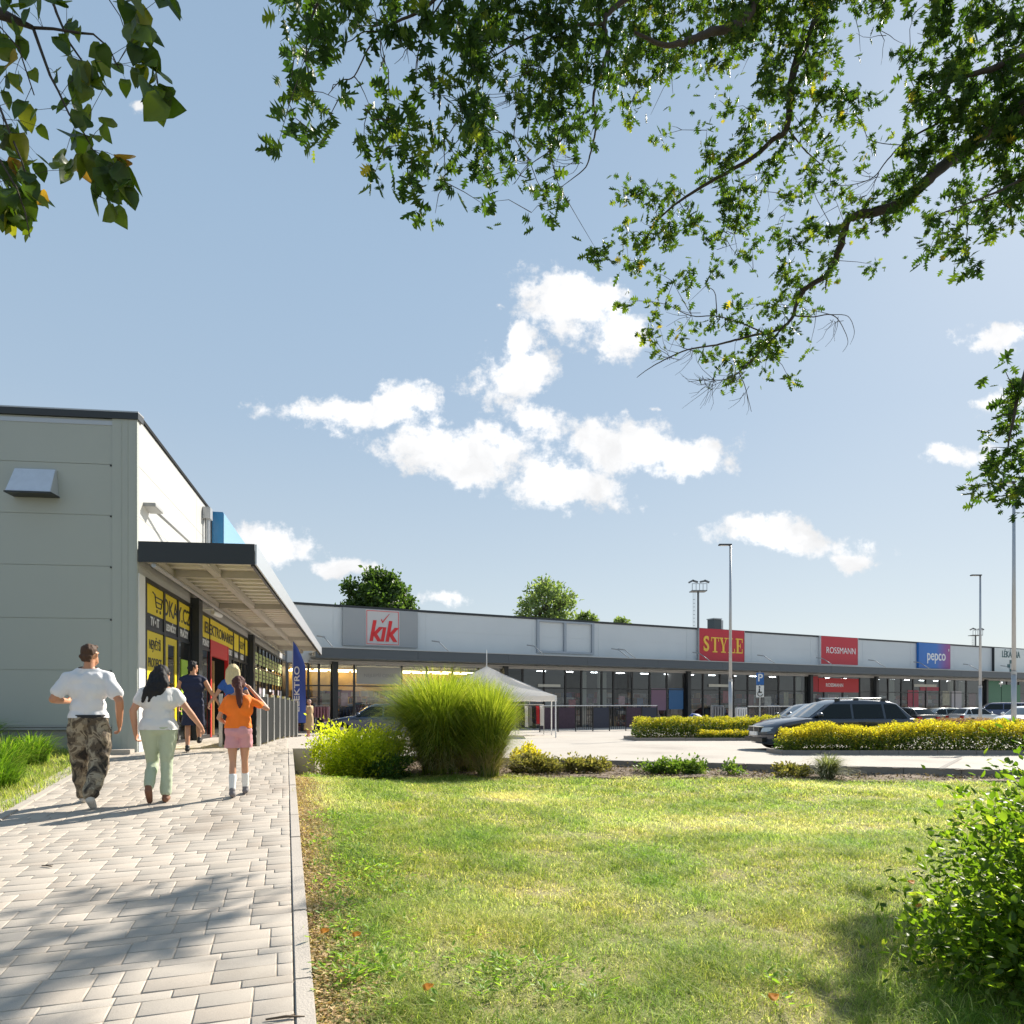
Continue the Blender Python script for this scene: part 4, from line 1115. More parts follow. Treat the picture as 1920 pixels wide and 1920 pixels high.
        if rails:
            B = MB(); y = s*(hg(H)-.06)
            B.tube([(ws0-1.02*k, y, H-.02), (ws0-1.12*k, y, H+.055), (tail+1.0, y, H+.05), (tail+.84, y, H-.03)], .022, 8); B.build('roof_rail', M('rail_metal', (.6, .6, .58), .3, .7), c, local=True, smooth=True)
            B = MB()
            for x in (ws0-1.06*k, tail+1.75, tail+.92): B.box(x-.07, x+.07, y-.025, y+.025, H-.03, H+.05)
            B.build('rail_foot', trim_d, c, local=True)
    # windscreen and rear window (sit just proud of the cabin)
    def screen(p0, p1, out, nm):
        vs, fs = [], []
        for j, z in enumerate((belt+.03, H-.125)):
            f_ = (z-p0.y)/(p1.y-p0.y); x = p0.x+(p1.x-p0.x)*f_
            for i in range(9):
                f = -.9+1.8*i/8
                vs.append((x - (.10*f*f if x > 0 else -.06*f*f)+out, f*hg(z), z+.004+.02*(1-f*f)*j))
        for i in range(8): fs.append((i, i+1, 10+i, 9+i))
        B = MB(); B.add(vs, fs); B.build(nm, gl if nm != 'windscreen' else M('windscreen_glass', (.10, .12, .13), .04, spec=1.0, coat=1.0), c, local=True, smooth=True)
    screen(gp[0], gp[1], .012, 'windscreen'); screen(gp[-1], gp[-2], -.012, 'rear_window')
    # front: grille, plate, lower intake, bumper strip
    B = MB(); B.box(fx-.12, fx-.018, -.36, .36, hood-.27, hood-.13); B.build('grille', trim_d, c, local=True)
    B = MB(); B.box(fx-.14, fx-.008, -.02, .02, hood-.27, hood-.12); B.box(fx-.14, fx-.012, -.38, .38, hood-.128, hood-.11); B.build('grille_trim', steel, c, local=True)
    B = MB(); B.box(fx-.05, fx+.012, -.26, .26, .43, .54); pl2 = B.build('number_plate', whitef, c, local=True)
    B = MB(); B.box(fx-.12, fx+.003, -.6, .6, .25, .37); B.build('air_intake', trim_d, c, local=True)
    B = MB(); B.box(tail-.012, tail+.05, -.26, .26, .60, .71); B.build('number_plate', whitef, c, local=True)
    # wheels
    for x in (wx1, wx2):
        for s in (-1, 1):
            B = MB(); y1 = s*(W/2-.03); y0 = s*(W/2-.22)
            B.tube([(x, y0, wr), (x, y0+(y1-y0)*.1, wr), (x, y0+(y1-y0)*.9, wr), (x, y1, wr)], [wr-.03, wr, wr, wr-.03], 28)
            wh = B.build('wheel', M('tyre', (.018, .018, .018), .85), c, local=True)
            B = MB(); B.disc((x, s*(W/2-.028), wr), .205, (0, 1, 0), .02, 24)
            for q in range(5):
                a_ = 2*math.pi*q/5+.3; B.tube([(x, s*(W/2-.015), wr), (x+.19*math.cos(a_), s*(W/2-.015), wr+.19*math.sin(a_))], .022, 6)
            rm_ = B.build('rim', M('alloy', (.45, .46, .47), .3, .8), wh, local=True)
    return c
def paint(name, col, met=.35): return M('paint_'+name, col, .28, met, coat=1.0)
cy = 19.7
def zr(y): return float(zroad(y))
# near dark estate; nose to the left
car('dark blue grey estate car with roof rails half behind the right hedge', (P(1553, HZ, 20.5).x, 20.5, zr(20.5)), R(180+4), paint('graphite', (.035, .045, .065)), rails=True)
car('dark car seen behind the estate car, only its windscreen showing', (P(1512, HZ, 27.5).x, 27.5, zr(27.5)), R(200), paint('black', (.02, .022, .026)), L=4.2, H=1.42, style='hatch')
car('dark blue car parked behind the tall ornamental grass', (P(708, HZ, 29.0).x, 29.0, zr(29)), R(186), paint('navy', (.025, .05, .10)), L=4.4, H=1.45, style='hatch')
gc = 'cars parked in the far rows'
car('silver grey estate car in the far row, leftmost of the far cars', (P(1757, HZ, 57).x, 57, zr(57)), R(184), paint('silver', (.30, .33, .33)), L=4.6, H=1.46, group=gc)
car('pale silver hatchback in the far row between the grey estate and the blue van', (P(1829, HZ, 55).x, 55, zr(55)), R(10), paint('light_silver', (.52, .54, .55)), L=3.9, H=1.48, style='hatch', group=gc)
car('dark blue grey van beside the thick lamp post', (P(1880, HZ, 58).x, 58, zr(58)), R(150), paint('van_blue', (.06, .08, .16)), L=4.6, W=1.85, H=1.9, style='van', group=gc, cat='van')
car('white car at the far right edge behind the hedge', (P(1925, HZ, 40).x, 40, zr(40)), R(205), paint('white', (.70, .71, .72), 0), L=4.2, H=1.45, style='hatch', group=gc)
car('red brown car far behind the white car at the right edge', (P(1930, HZ, 60).x, 60, zr(60)), R(190), paint('maroon', (.16, .10, .09)), L=4.2, H=1.5, style='hatch', group=gc)
car('black car between the estate car and the far silver car', (P(1701, HZ, 50).x, 50, zr(50)), R(100), paint('black', (.02, .022, .026)), L=4.2, H=1.45, style='hatch', group=gc)
# ================================================================ people
skin = M('skin', (.52, .27, .17), .5, var=.08, vs=6)
skin_t = M('skin_tan', (.50, .235, .13), .5, var=.08, vs=6)
def cap(p0, r0, p1=None, r1=None): return (Vector(p0), r0, Vector(p1 if p1 is not None else p0), r1 if r1 is not None else r0)
def ell(c, r): return ('E', Vector(c), r)
def chain(pts, rs): return [cap(pts[i], rs[i], pts[i+1], rs[i+1]) for i in range(len(pts)-1)]
def blob(name, parts, mat, parent, sc, voxel=.010, smooth=4, folds=0., fs=9., stretch=.5, cuts=()):
    B = MB()
    for q in parts:
        if q[0] == 'E': B.ball(q[1], q[2], 16, 12); continue
        p0, r0, p1, r1 = q
        B.ball(p0, r0, 14, 10)
        if (p1-p0).length > 1e-5:
            B.ball(p1, r1, 14, 10); B.tube([p0, p1], [r0, r1], 14)
    me = bpy.data.meshes.new('tmp'); me.from_pydata([tuple(v) for v in B.v], [], B.f)
    o = bpy.data.objects.new('tmp', me); COL.objects.link(o)
    rm = o.modifiers.new('r', 'REMESH'); rm.mode = 'VOXEL'; rm.voxel_size = voxel
    sm = o.modifiers.new('s', 'SMOOTH'); sm.iterations = smooth; sm.factor = .5
    bpy.context.view_layer.update()
    m2 = bpy.data.meshes.new_from_object(o.evaluated_get(bpy.context.evaluated_depsgraph_get()))
    bpy.data.objects.remove(o); bpy.data.meshes.remove(me)
    if cuts:
        bm = bmesh.new(); bm.from_mesh(m2)
        for co, no in cuts: bmesh.ops.bisect_plane(bm, geom=bm.verts[:]+bm.edges[:]+bm.faces[:], plane_co=co, plane_no=no, clear_outer=True)
        bm.to_mesh(m2); bm.free()
    if folds:
        n = len(m2.vertices); co = np.empty(n*3, np.float32); m2.vertices.foreach_get('co', co); co = co.reshape(-1, 3)
        no = np.empty(n*3, np.float32); m2.vertices.foreach_get('normal', no); no = no.reshape(-1, 3)
        off = sum(map(ord, name+parent.name)) % 50
        d = np.array([mnoise.noise(Vector((c[0]*fs+off, c[1]*fs, c[2]*fs*stretch + c[0]*fs*.4))) + .5*mnoise.noise(Vector((c[0]*fs*2.3, c[1]*fs*2.3+off, c[2]*fs*2.3*stretch))) for c in co])
        co += no*(d*folds)[:, None]
        m2.vertices.foreach_set('co', co.ravel())
    m2.name = name
    m2.transform(Matrix.Scale(sc, 4)); m2.materials.clear()
    return link(name, m2, mat, parent, local=True, smooth=True)
def hand(w, d, side, nrm, k=1.):
    """wrist w, finger direction d, side = direction of the thumb, nrm = palm normal (fingers curl that way)"""
    w, d, side, nrm = Vector(w), Vector(d).normalized(), Vector(side).normalized(), Vector(nrm).normalized()
    out = [cap(w, .027*k, w+d*.03*k, .026*k)]
    pc = w + d*.055*k
    for q in (-1, -.33, .33, 1): out.append(cap(w+d*.025*k+side*.012*q*k, .015*k, w+d*.088*k+side*.030*q*k, .0135*k))
    for q, L_ in ((1, .070), (.33, .080), (-.33, .074), (-1, .058)):
        a = w + d*.088*k + side*.030*q*k
        b = a + (d*.82+nrm*.5)*L_*.48*k; c = b + (d*.35+nrm*.9)*L_*.34*k; e = c + (-d*.15+nrm*.95)*L_*.22*k
        out += chain([a, b, c, e], [.0105*k, .0098*k, .009*k, .008*k])
    a = w + d*.025*k + side*.022*k; b = a + (d*.6+side*.7+nrm*.2)*.04*k; c = b + (d*.9+side*.2+nrm*.35)*.034*k
    out += chain([a, b, c], [.015*k, .0125*k, .0105*k])
    return out
def head(c, yaw=0., k=1.):
    """head with nose, brow, chin, ears and eye sockets; looks along +y turned by yaw"""
    c = Vector(c); Rz = Matrix.Rotation(yaw, 3, 'Z')
    q = lambda x, y, z: c + Rz @ (Vector((x, y, z))*k)
    o = [ell(c + Rz @ Vector((0, -.008, .012))*k, (.076*k, .095*k, .098*k)), cap(q(0, .03, -.045), .062*k, q(0, .055, -.088), .036*k), cap(q(-.028, .05, -.075), .03*k, q(.028, .05, -.075), .03*k),
         cap(q(0, .088, .012), .012*k, q(0, .108, -.028), .016*k), cap(q(-.032, .08, .026), .014*k, q(.032, .08, .026), .014*k), cap(q(-.02, .086, -.058), .010*k, q(.02, .086, -.058), .010*k)]
    for s in (-1, 1): o += [cap(q(s*.078, -.004, .012), .017*k, q(s*.076, .0, -.022), .012*k)]
    return o
def legs(hipz, hw_, L, Rr):
    """L, R: (knee, ankle) points"""
    return [(Vector((-hw_, 0, hipz)), Vector(L[0]), Vector(L[1])), (Vector((hw_, 0, hipz)), Vector(Rr[0]), Vector(Rr[1]))]
def person(label, loc, rz, H, spec):
    p = thing('person', label, 'person', loc, rz)
    k = H/1.8; g = spec
    hz = .93; sz = g.get('sz', 1.46); shw = g.get('shw', .185); fat = g.get('fat', 1.); hipf = g.get('hip', 1.); leanx = g.get('lean', 0.)
    lg = legs(hz, .088*hipf, g['L'], g['R'])
    sh = [Vector((-shw+leanx, .0, sz-.03)), Vector((shw+leanx, .0, sz-.03))]
    arms = [(sh[0], Vector(g['la'][0]), Vector(g['la'][1])), (sh[1], Vector(g['ra'][0]), Vector(g['ra'][1]))]
    hc = Vector(g.get('head', (leanx, .03, 1.685)))
    hk = g.get('hk', 1.0)
    tor = [cap((-.075*hipf, -.01, .98), .108*hipf, (.075*hipf, -.01, .98), .108*hipf), cap((-.06*fat, 0, 1.12), .105*fat, (.06*fat, 0, 1.12), .105*fat), cap((-.082*fat+leanx*.6, .0, 1.30), .115*fat, (.082*fat+leanx*.6, .0, 1.30), .115*fat),
           cap((-.09+leanx, -.01, sz-.06), .095, (.09+leanx, -.01, sz-.06), .095), cap((leanx, -.012, sz+.055), .05, (-shw+.035+leanx, 0, sz-.012), .05), cap((leanx, -.012, sz+.055), .05, (shw-.035+leanx, 0, sz-.012), .05)]
    mid = chain([(0, 0, .98), (0, 0, 1.12), (leanx*.6, 0, 1.30), (leanx, -.01, sz-.04)], [.115*hipf, .11*fat, .125*fat, .09])
    neck = chain([(leanx, -.015, sz-.02), hc + Vector((0, -.03, -.06))], [.062*g.get('nk', 1), .052*g.get('nk', 1)])
    bp_ = tor + mid + neck + head(hc, g.get('yaw', 0), hk)
    tk_ = g.get('thigh', 1.)
    for h_, kn, an in lg: bp_ += chain([h_, h_.lerp(kn, .45), kn, kn.lerp(an, .35), an], [.088*tk_, .078*tk_, .052*tk_, .054*tk_, .036])
    ak = g.get('arm', 1.)
    for i, (s_, e_, w_) in enumerate(arms):
        bp_ += chain([s_, s_.lerp(e_, .5), e_, e_.lerp(w_, .3), w_], [.055*ak, .047*ak, .038*ak, .039*ak, .026*ak])
        dd = (w_-e_).normalized(); hd = Vector(g['lh' if i == 0 else 'rh'])if ('lh' if i == 0 else 'rh') in g else dd
        th = Vector((0, 1, .15)) if abs(hd.y) < .8 else Vector((0, .1, 1))
        bp_ += hand(w_, hd, th - hd*th.dot(hd), Vector((1 if i == 0 else -1, 0, 0)), 1.0)
    for i, (h_, kn, an) in enumerate(lg):
        fd = Vector(g.get('lf' if i == 0 else 'rf', (0, 1, -.05))).normalized()
        bp_ += chain([an, an + Vector((0, -.03, -.045)), ], [.036, .035]) + chain([an + Vector((0, -.02, -.045)), an + Vector((0, -.02, -.05)) + fd*.15], [.034, .028])
    vx = g.get('vox', .010)
    blob('body', bp_, g.get('skin', skin), p, k, vx, 4)
    # clothes
    sl = g.get('sleeve', .5)
    if 'shirt' in g:
        q = [cap(c[0], c[1]+.015, c[2], c[3]+.015) for c in tor + mid]
        bot = g.get('hem', .90)
        q += [cap((-.085*hipf*g.get('hemw', 1), -.005, bot), .122*hipf, (.085*hipf*g.get('hemw', 1), -.005, bot), .122*hipf)]
        if sl > 0:
            for s_, e_, w_ in arms: q += [cap(s_, .064*ak, s_.lerp(e_, sl), .070*ak)]
        else: q += [cap(sh[0], .062, sh[1], .062)]
        cuts = [((0, 0, bot), (0, 0, -1)), (tuple(hc + Vector((0, 0, -.135))), (0, -.25, 1))]
        blob('shirt', q, g['shirt'], p, k, max(.012, vx), 5, g.get('fold', .010), 8, .6, cuts)
    if 'pants' in g:
        q = [cap(c[0], c[1]+.016, c[2], c[3]+.016) for c in tor[:1]]
        e_ = g.get('pl', 1.0); lo = g.get('loose', 1.0)
        cuts = [((0, 0, g.get('waist', 1.03)), (0, 0, 1))]
        for h_, kn, an in lg:
            if e_ >= .99: q += chain([h_, h_.lerp(kn, .5), kn, kn.lerp(an, .5), an.lerp(kn, .06)], [.112*tk_, .098*tk_*lo**.5, .076*lo, .070*lo, .062*lo])
            elif e_ > .55: q += chain([h_, kn, kn.lerp(an, (e_-.5)*2)], [.110*tk_, .075*lo, .066*lo])
            else: q += chain([h_, h_.lerp(kn, e_*2)], [.112*tk_, .105*tk_*lo])
        if 'pcut' in g: cuts.append(((0, 0, g['pcut']), (0, 0, -1)))
        blob('trousers' if e_ > .6 else 'shorts', q, g['pants'], p, k, max(.012, vx), 4, g.get('pfold', .010), 9, .8, cuts)
    if 'belt' in g:
        blob('belt', [cap((-.072*hipf, -.01, 1.0), .128*hipf, (.072*hipf, -.01, 1.0), .128*hipf)], g['belt'], p, k, .012, 3, 0, cuts=[((0, 0, 1.02), (0, 0, 1)), ((0, 0, .985), (0, 0, -1))])
    for i, (h_, kn, an) in enumerate(lg):
        fd = Vector(g.get('lf' if i == 0 else 'rf', (0, 1, -.05))).normalized(); a0 = an + Vector((0, -.025, -.05))
        if 'shoe' in g:
            q = chain([a0, a0 + fd*.09, a0 + fd*.17], [.046, .042, .036]) + [cap(an + Vector((0, -.01, .0)), .045)]
            blob('shoe', q, g['shoe'], p, k, .010, 3)
        if 'sock' in g: blob('sock', chain([an, an.lerp(kn, g.get('sockh', .35))], [.043, .055]), g['sock'], p, k, .010, 3)
    if 'hair' in g: blob('hair', g['hair'](hc, g.get('yaw', 0), hk), g['hairm'], p, k, .009, 3, .010, 30, .4)
    return p
def short_hair(c, yaw, k):
    Rz = Matrix.Rotation(yaw, 3, 'Z'); q = lambda x, y, z: c + Rz @ (Vector((x, y, z))*k)
    return [ell(q(0, -.022, .034), (.084*k, .094*k, .092*k)), cap(q(-.035, -.075, -.02), .035*k, q(.035, -.075, -.02), .035*k), cap(q(-.035, .035, .092), .024*k, q(.035, .035, .092), .024*k), cap(q(-.03, -.07, -.06), .026*k, q(.03, -.07, -.06), .026*k)]
hair_br = M('hair_brown', (.065, .03, .014), .75, var=.4, vs=40, streak=.2)
hair_bl = M('hair_black', (.008, .007, .009), .75, var=.3, vs=40, streak=.2)
hair_blond = M('hair_blond', (.62, .50, .28), .75, var=.2, vs=40, streak=.2)
hair_red = M('hair_auburn', (.075, .018, .014), .75, var=.35, vs=40, streak=.2)
tee = M('white_cotton', (.70, .70, .72), .85, var=.03, vs=5, bump=.15, bs=25)
tee2 = M('white_ribbed', (.68, .67, .66), .85, var=.04, vs=5, bump=.2, bs=20)
navy = M('navy_cotton', (.014, .018, .05), .8, bump=.15, bs=25)
orange = M('orange_cotton', (.95, .20, .012), .75, bump=.12, bs=22)
mint = M('mint_cotton', (.44, .50, .36), .8, var=.05, vs=6, bump=.2, bs=22)
pink = M('pink_shorts', (.62, .30, .33), .75, var=.12, vs=10, bump=.25, bs=22)
beige = M('beige_dress', (.50, .36, .20), .8, bump=.2, bs=18)
blue_c = M('blue_top', (.03, .10, .34), .8)
dark_c = M('dark_trousers', (.02, .02, .024), .8)
shoe_w = M('pale_shoe', (.52, .49, .44), .7, var=.15, vs=20)
shoe_g = M('grey_shoe', (.16, .15, .16), .7, var=.3, vs=20)
cm, nt, b_, N, L = nodes('camouflage')
tc = N.new('ShaderNodeTexCoord'); nz = N.new('ShaderNodeTexNoise'); nz.inputs['Scale'].default_value = 9; nz.inputs['Detail'].default_value = 3; nz.inputs['Distortion'].default_value = .8
mp = N.new('ShaderNodeMapping'); mp.inputs['Scale'].default_value = (1, 1, .75); L.new(tc.outputs['Object'], mp.inputs[0]); L.new(mp.outputs[0], nz.inputs[0])
rp = ramp(N, [(0, (.03, .024, .018)), (.40, (.085, .065, .045)), (.48, (.20, .16, .11)), (.55, (.33, .28, .20)), (.63, (.12, .09, .06))], 'CONSTANT'); L.new(nz.outputs[0], rp.inputs[0]); L.new(rp.outputs[0], b_.inputs['Base Color']); b_.inputs['Roughness'].default_value = .85
bpn = N.new('ShaderNodeTexNoise'); bpn.inputs['Scale'].default_value = 14; L.new(tc.outputs['Object'], bpn.inputs[0]); bb = N.new('ShaderNodeBump'); bb.inputs['Strength'].default_value = .5; bb.inputs['Distance'].default_value = .03; L.new(bpn.outputs[0], bb.inputs['Height']); L.new(bb.outputs[0], b_.inputs['Normal'])
def onpath(px, d, dz=0.): 
    x = (px-CX)/F*d
    return (x, d, float(zramp(d)) + dz)
HEAD = R(18)
def walk(st, back, lift=.03, spread=.09):
    """legs of a walker: st +1 left foot forward"""
    f = ((-spread if st > 0 else spread), .12, .52), ((-spread if st > 0 else spread)*.9, .26, .10)
    b = ((spread if st > 0 else -spread), -.02, .50), ((spread if st > 0 else -spread)*.8, -.30, .16+lift)
    return (f, b) if st > 0 else (b, f)
# 1 man, camouflage trousers
l_, r_ = walk(1, 0, .0, .115)
person('man in a white t-shirt and brown camouflage trousers walking up the paved path', onpath(166, 7.75), HEAD, 1.80,
       dict(L=l_, R=r_, arm=1.14, la=((-.32, -.08, 1.19), (-.25, .17, 1.17)), lh=(.2, 1, .1), ra=((.325, -.09, 1.17), (.30, .04, .92)), shirt=tee, pants=cm, loose=1.35, thigh=1.08, shoe=shoe_w, belt=dark_c, waist=1.0,
            hem=.985, hemw=.95, sleeve=.62, hair=short_hair, hairm=hair_br, skin=skin_t, yaw=R(-24), head=(.01, .035, 1.69), shw=.195, fat=1.0, rf=(0, .8, -.6), fold=.018, pfold=.020))
# 2 woman, long black hair
def long_black(c, yaw, k):
    Rz = Matrix.Rotation(yaw, 3, 'Z'); q = lambda x, y, z: c + Rz @ (Vector((x, y, z))*k)
    o = [ell(q(0, -.022, .030), (.098*k, .105*k, .105*k))]
    for i in range(7):
        x = -.07+.14*i/6
        o += chain([q(x, -.08, 0), c + Vector((x*1.15-.03, -.15, -.12)), c + Vector((x*1.15-.08-.02*(i % 2), -.185, -.22)), c + Vector((x*1.0-.12-.03*(i % 3), -.20, -.30-.04*(i % 2)))], [.05, .05, .04, .014])
    return o
l_, r_ = ((-.09, .14, .50), (-.10, -.10, .22)), ((.085, .02, .52), (.08, .0, .10))
person('woman with long black hair in white t-shirt and mint green trousers walking beside the man', onpath(298, 7.95), HEAD, 1.62,
       dict(L=l_, R=r_, la=((-.29, -.03, 1.17), (-.28, .06, .90)), ra=((.33, .04, 1.18), (.47, .16, .96)), rh=(.4, .5, -.75), shirt=tee2, pants=mint, pl=.96, loose=1.0, thigh=1.15, hip=1.15, fat=1.06, shw=.185, shoe=M('sandal', (.20, .09, .05), .6),
            hem=.93, hemw=1.0, sleeve=.42, hair=long_black, hairm=hair_bl, skin=skin, yaw=R(-35), head=(.03, .08, 1.63), sz=1.42, arm=1.08, lf=(0, .55, -.8), fold=.012, waist=.965))
# strap of her bag
# 3 girl, orange top
def pony(c, yaw, k):
    Rz = Matrix.Rotation(yaw, 3, 'Z'); q = lambda x, y, z: c + Rz @ (Vector((x, y, z))*k)
    return [ell(q(0, -.02, .026), (.086*k, .098*k, .095*k)), cap(q(-.02, -.085, .0), .03*k, q(.02, -.085, .0), .03*k)] + chain([q(0, -.10, .01), q(0, -.145, -.06), q(.005, -.15, -.16), q(.012, -.14, -.26), q(.01, -.14, -.32)], [.038*k, .046*k, .044*k, .034*k, .012*k])
l_, r_ = ((-.075, -.01, .52), (-.07, -.10, .12)), ((.075, .10, .53), (.07, .22, .12))
person('girl in a bright orange t-shirt and pink shorts holding her right hand to her head', onpath(447, 8.3), HEAD-R(4), 1.46,
       dict(L=l_, R=r_, la=((-.26, -.06, 1.17), (-.19, .12, 1.08)), lh=(.5, .9, 0), ra=((.40, .06, 1.30), (.14, .09, 1.62)), rh=(-.75, .25, .6), shirt=orange, pants=pink, pcut=.73, pl=.30, loose=1.12, thigh=.92, shoe=shoe_g, sock=M('white_sock', (.72, .72, .72), .9), sockh=.5,
            hem=1.02, hemw=.9, sleeve=.55, hair=pony, hairm=hair_red, skin=skin, yaw=R(8), hk=1.1, head=(.0, .03, 1.66), shw=.165, arm=.85, waist=1.06, fold=.011, pfold=.014, lf=(0, .9, -.3)))
# 4 man in navy
l_, r_ = ((-.10, .04, .52), (-.09, -.10, .11)), ((.09, .16, .54), (.10, .10, .26))
person('man in a sleeveless navy top and navy shorts near the shop entrance', onpath(362, 13.0), HEAD, 1.70,
       dict(L=l_, R=r_, la=((-.30, -.03, 1.18), (-.28, .06, .92)), ra=((.33, .0, 1.19), (.46, .02, .98)), rh=(.35, 0, -.9), shirt=navy, pants=navy, pcut=.53, pl=.50, loose=1.1, shoe=M('black_shoe', (.015, .015, .016), .5), hem=.90, sleeve=0, hair=short_hair, hairm=hair_bl, skin=skin_t, yaw=R(-40), shw=.20, fat=1.05, vox=.011))
# 5 blond woman holding his hand
def long_blond(c, yaw, k):
    Rz = Matrix.Rotation(yaw, 3, 'Z'); q = lambda x, y, z: c + Rz @ (Vector((x, y, z))*k)
    o = [ell(q(0, -.02, .03), (.105*k, .11*k, .11*k))]
    for i in range(6):
        x = -.085+.17*i/5; o += chain([q(x, -.07, 0), q(x*1.15, -.10, -.13), q(x*1.1, -.11, -.26), q(x, -.11, -.33)], [.05, .05, .042, .015])
    return o
l_, r_ = walk(-1, 0, 0)
person('blond woman in a blue top and dark trousers holding hands with the man in navy', onpath(437, 13.25), HEAD, 1.64,
       dict(L=l_, R=r_, la=((-.32, -.02, 1.19), (-.45, -.06, 1.0)), lh=(-.3, 0, -.9), ra=((.30, 0, 1.16), (.27, .06, .92)), shirt=blue_c, pants=dark_c, shoe=shoe_g, sleeve=.4, hem=.90, hair=long_blond, hairm=hair_blond, skin=skin, yaw=0, shw=.17, fat=.95, vox=.011, hk=1.05))
# 6 woman in beige dress by the far shop
z6 = onpath(580, 31)
l_, r_ = ((-.08, .04, .5), (-.08, .02, .10)), ((.08, .06, .5), (.09, .12, .10))
pw = person('woman in a long beige dress and light headscarf by the far corner shop', z6, R(60), 1.66,
       dict(L=l_, R=r_, la=((-.28, .10, 1.18), (-.10, .28, 1.14)), ra=((.28, .10, 1.18), (.12, .28, 1.12)), shoe=M('pink_shoe', (.55, .25, .25), .7), hair=short_hair, hairm=M('headscarf', (.62, .42, .36), .8), skin=skin, vox=.012, shw=.17))
blob('dress', [cap((-.10, 0, 1.42), .10, (.10, 0, 1.42), .10)] + chain([(0, 0, 1.36), (0, 0, 1.15), (0, 0, .95), (0, .02, .62), (0, .03, .30)], [.17, .155, .19, .215, .235]) + [cap((-.17, 0, 1.44), .07, (-.27, .08, 1.2), .065), cap((.17, 0, 1.44), .07, (.27, .08, 1.2), .065)], beige, pw, 1.66/1.8, .014, 4, .012, 8, .4, cuts=[((0, 0, .32), (0, 0, -1))])
blob('handbag', [cap((.16, .24, .98), .07, (.16, .34, .92), .08)], M('black_bag', (.012, .012, .012), .5), pw, 1.66/1.8, .014, 2)
# 7 child behind the railing
l_, r_ = ((-.08, .04, .5), (-.08, .02, .10)), ((.08, .06, .5), (.09, .02, .10))
person('child with dark hair in a white top behind the grey railing', onpath(507, 18.6), R(-30), 1.22,
       dict(L=l_, R=r_, la=((-.28, .0, 1.18), (-.26, .1, .95)), ra=((.28, 0, 1.18), (.26, .1, .95)), shirt=tee, pants=dark_c, shoe=shoe_g, hair=short_hair, hairm=hair_br, skin=skin_t, yaw=R(-50), hk=1.2, vox=.012, shw=.165))
# ================================================================ leaf shapes
def strip_leaf(half, fold=.12):
    """half = [(w, y)...] outline from base to tip; returns verts, tris (midrib raised/folded)"""
    V, T = [], []
    n = len(half)
    for w, y in half: V += [(0, y, -.05*math.sin(y*3)), (w, y+.0, fold*w), (-w, y, fold*w)]
    for i in range(n-1):
        a, b = 3*i, 3*i+3
        for s in (1, 2):
            T += [(a, a+s, b+s), (a, b+s, b)] if s == 1 else [(a, b+s, a+s), (a, b, b+s)]
    return np.array(V), np.array(T)
OAK = strip_leaf([(.012, 0), (.02, .14), (.27, .20), (.08, .30), (.44, .45), (.10, .50), (.40, .74), (.10, .72), (.17, .90), (0, 1.0)], .18)
ELL = strip_leaf([(.0, 0), (.26, .32), (.24, .62), (0, 1.0)], .3)
HEART = strip_leaf([(.02, -.02), (.34, -.06), (.46, .22), (.38, .52), (.18, .80), (0, 1.02)], .2)
SMALL = (np.array([(0, 0, 0), (.25, .5, .06), (0, 1, -.05), (-.25, .5, .06)]), np.array([(0, 1, 2), (0, 2, 3)]))

def ribbons(name, base, out, h, reach, width, rnd, mat, parent=None, seg=6, droop=.35, wav=0.):
    """arching grass blades: base (n,3), out unit (n,2), height h, sideways reach"""
    n = len(base); t = np.linspace(0, 1, seg+1)
    up = (t[None]*(1+droop) - droop*(t[None]**2.4)*(1.0 + reach[:, None]*.6/np.maximum(h[:, None], .01)))*h[:, None]
    ho = reach[:, None]*(t[None]**1.8)
    P_ = np.empty((n, seg+1, 3)); P_[..., 0] = base[:, 0:1] + out[:, 0:1]*ho; P_[..., 1] = base[:, 1:2] + out[:, 1:2]*ho; P_[..., 2] = base[:, 2:3] + up
    tw = RNG.uniform(-1.2, 1.2, n)
    sx = -out[:, 1]*np.cos(tw) + out[:, 0]*np.sin(tw)*.5; sy = out[:, 0]*np.cos(tw) + out[:, 1]*np.sin(tw)*.5
    wd = width[:, None]*np.clip(1.15 - t[None]**1.6, .04, 1)*.5
    A = P_.copy(); Bv = P_.copy()
    A[..., 0] += sx[:, None]*wd; A[..., 1] += sy[:, None]*wd; Bv[..., 0] -= sx[:, None]*wd; Bv[..., 1] -= sy[:, None]*wd
    V = np.stack([A, Bv], 2).reshape(n, -1, 3); k = 2*(seg+1)
    f = np.array([(2*i, 2*i+1, 2*i+3, 2*i+2) for i in range(seg)])
    Fc = (f[None] + (np.arange(n)*k)[:, None, None]).reshape(-1, 4)
    return npmesh(name, V.reshape(-1, 3), Fc, mat, parent, attrs={'rnd': np.repeat(rnd, k)})

# ---------------------------------------------------------------- lawn blades
grass_m = leafmat('grass_blade', [(0, (.12, .19, .035)), (.3, (.22, .295, .06)), (.6, (.345, .385, .115)), (.82, (.50, .48, .22)), (1, (.66, .61, .38))], .46, .6, [(.32, (.80, .98, .72)), (.5, (1, 1, 1)), (.66, (1.10, 1.0, .92))], (1, 1.06, .56), .3)
def lawn_pts(n, y0, y1):
    y = RNG.uniform(y0, y1, n); x = RNG.uniform(-4.6, 12.5, n)
    vis = (np.abs(x) < .80*y + .5) & (x > xright(y) - .035 + .05*np.sin(y*3.7)*np.sin(y*1.3)) & (y < 13.35 - .12*(x-2) + RNG.normal(0, .12, n))
    # bare strip beside the kerb
    d = x - xright(y)
    thin = np.where(d < .34, RNG.random(n) < np.clip(.02 + (d-.06)*1.9, .02, 1)**1.3, True)
    return np.stack([x, y], 1)[vis & thin]
allp = []
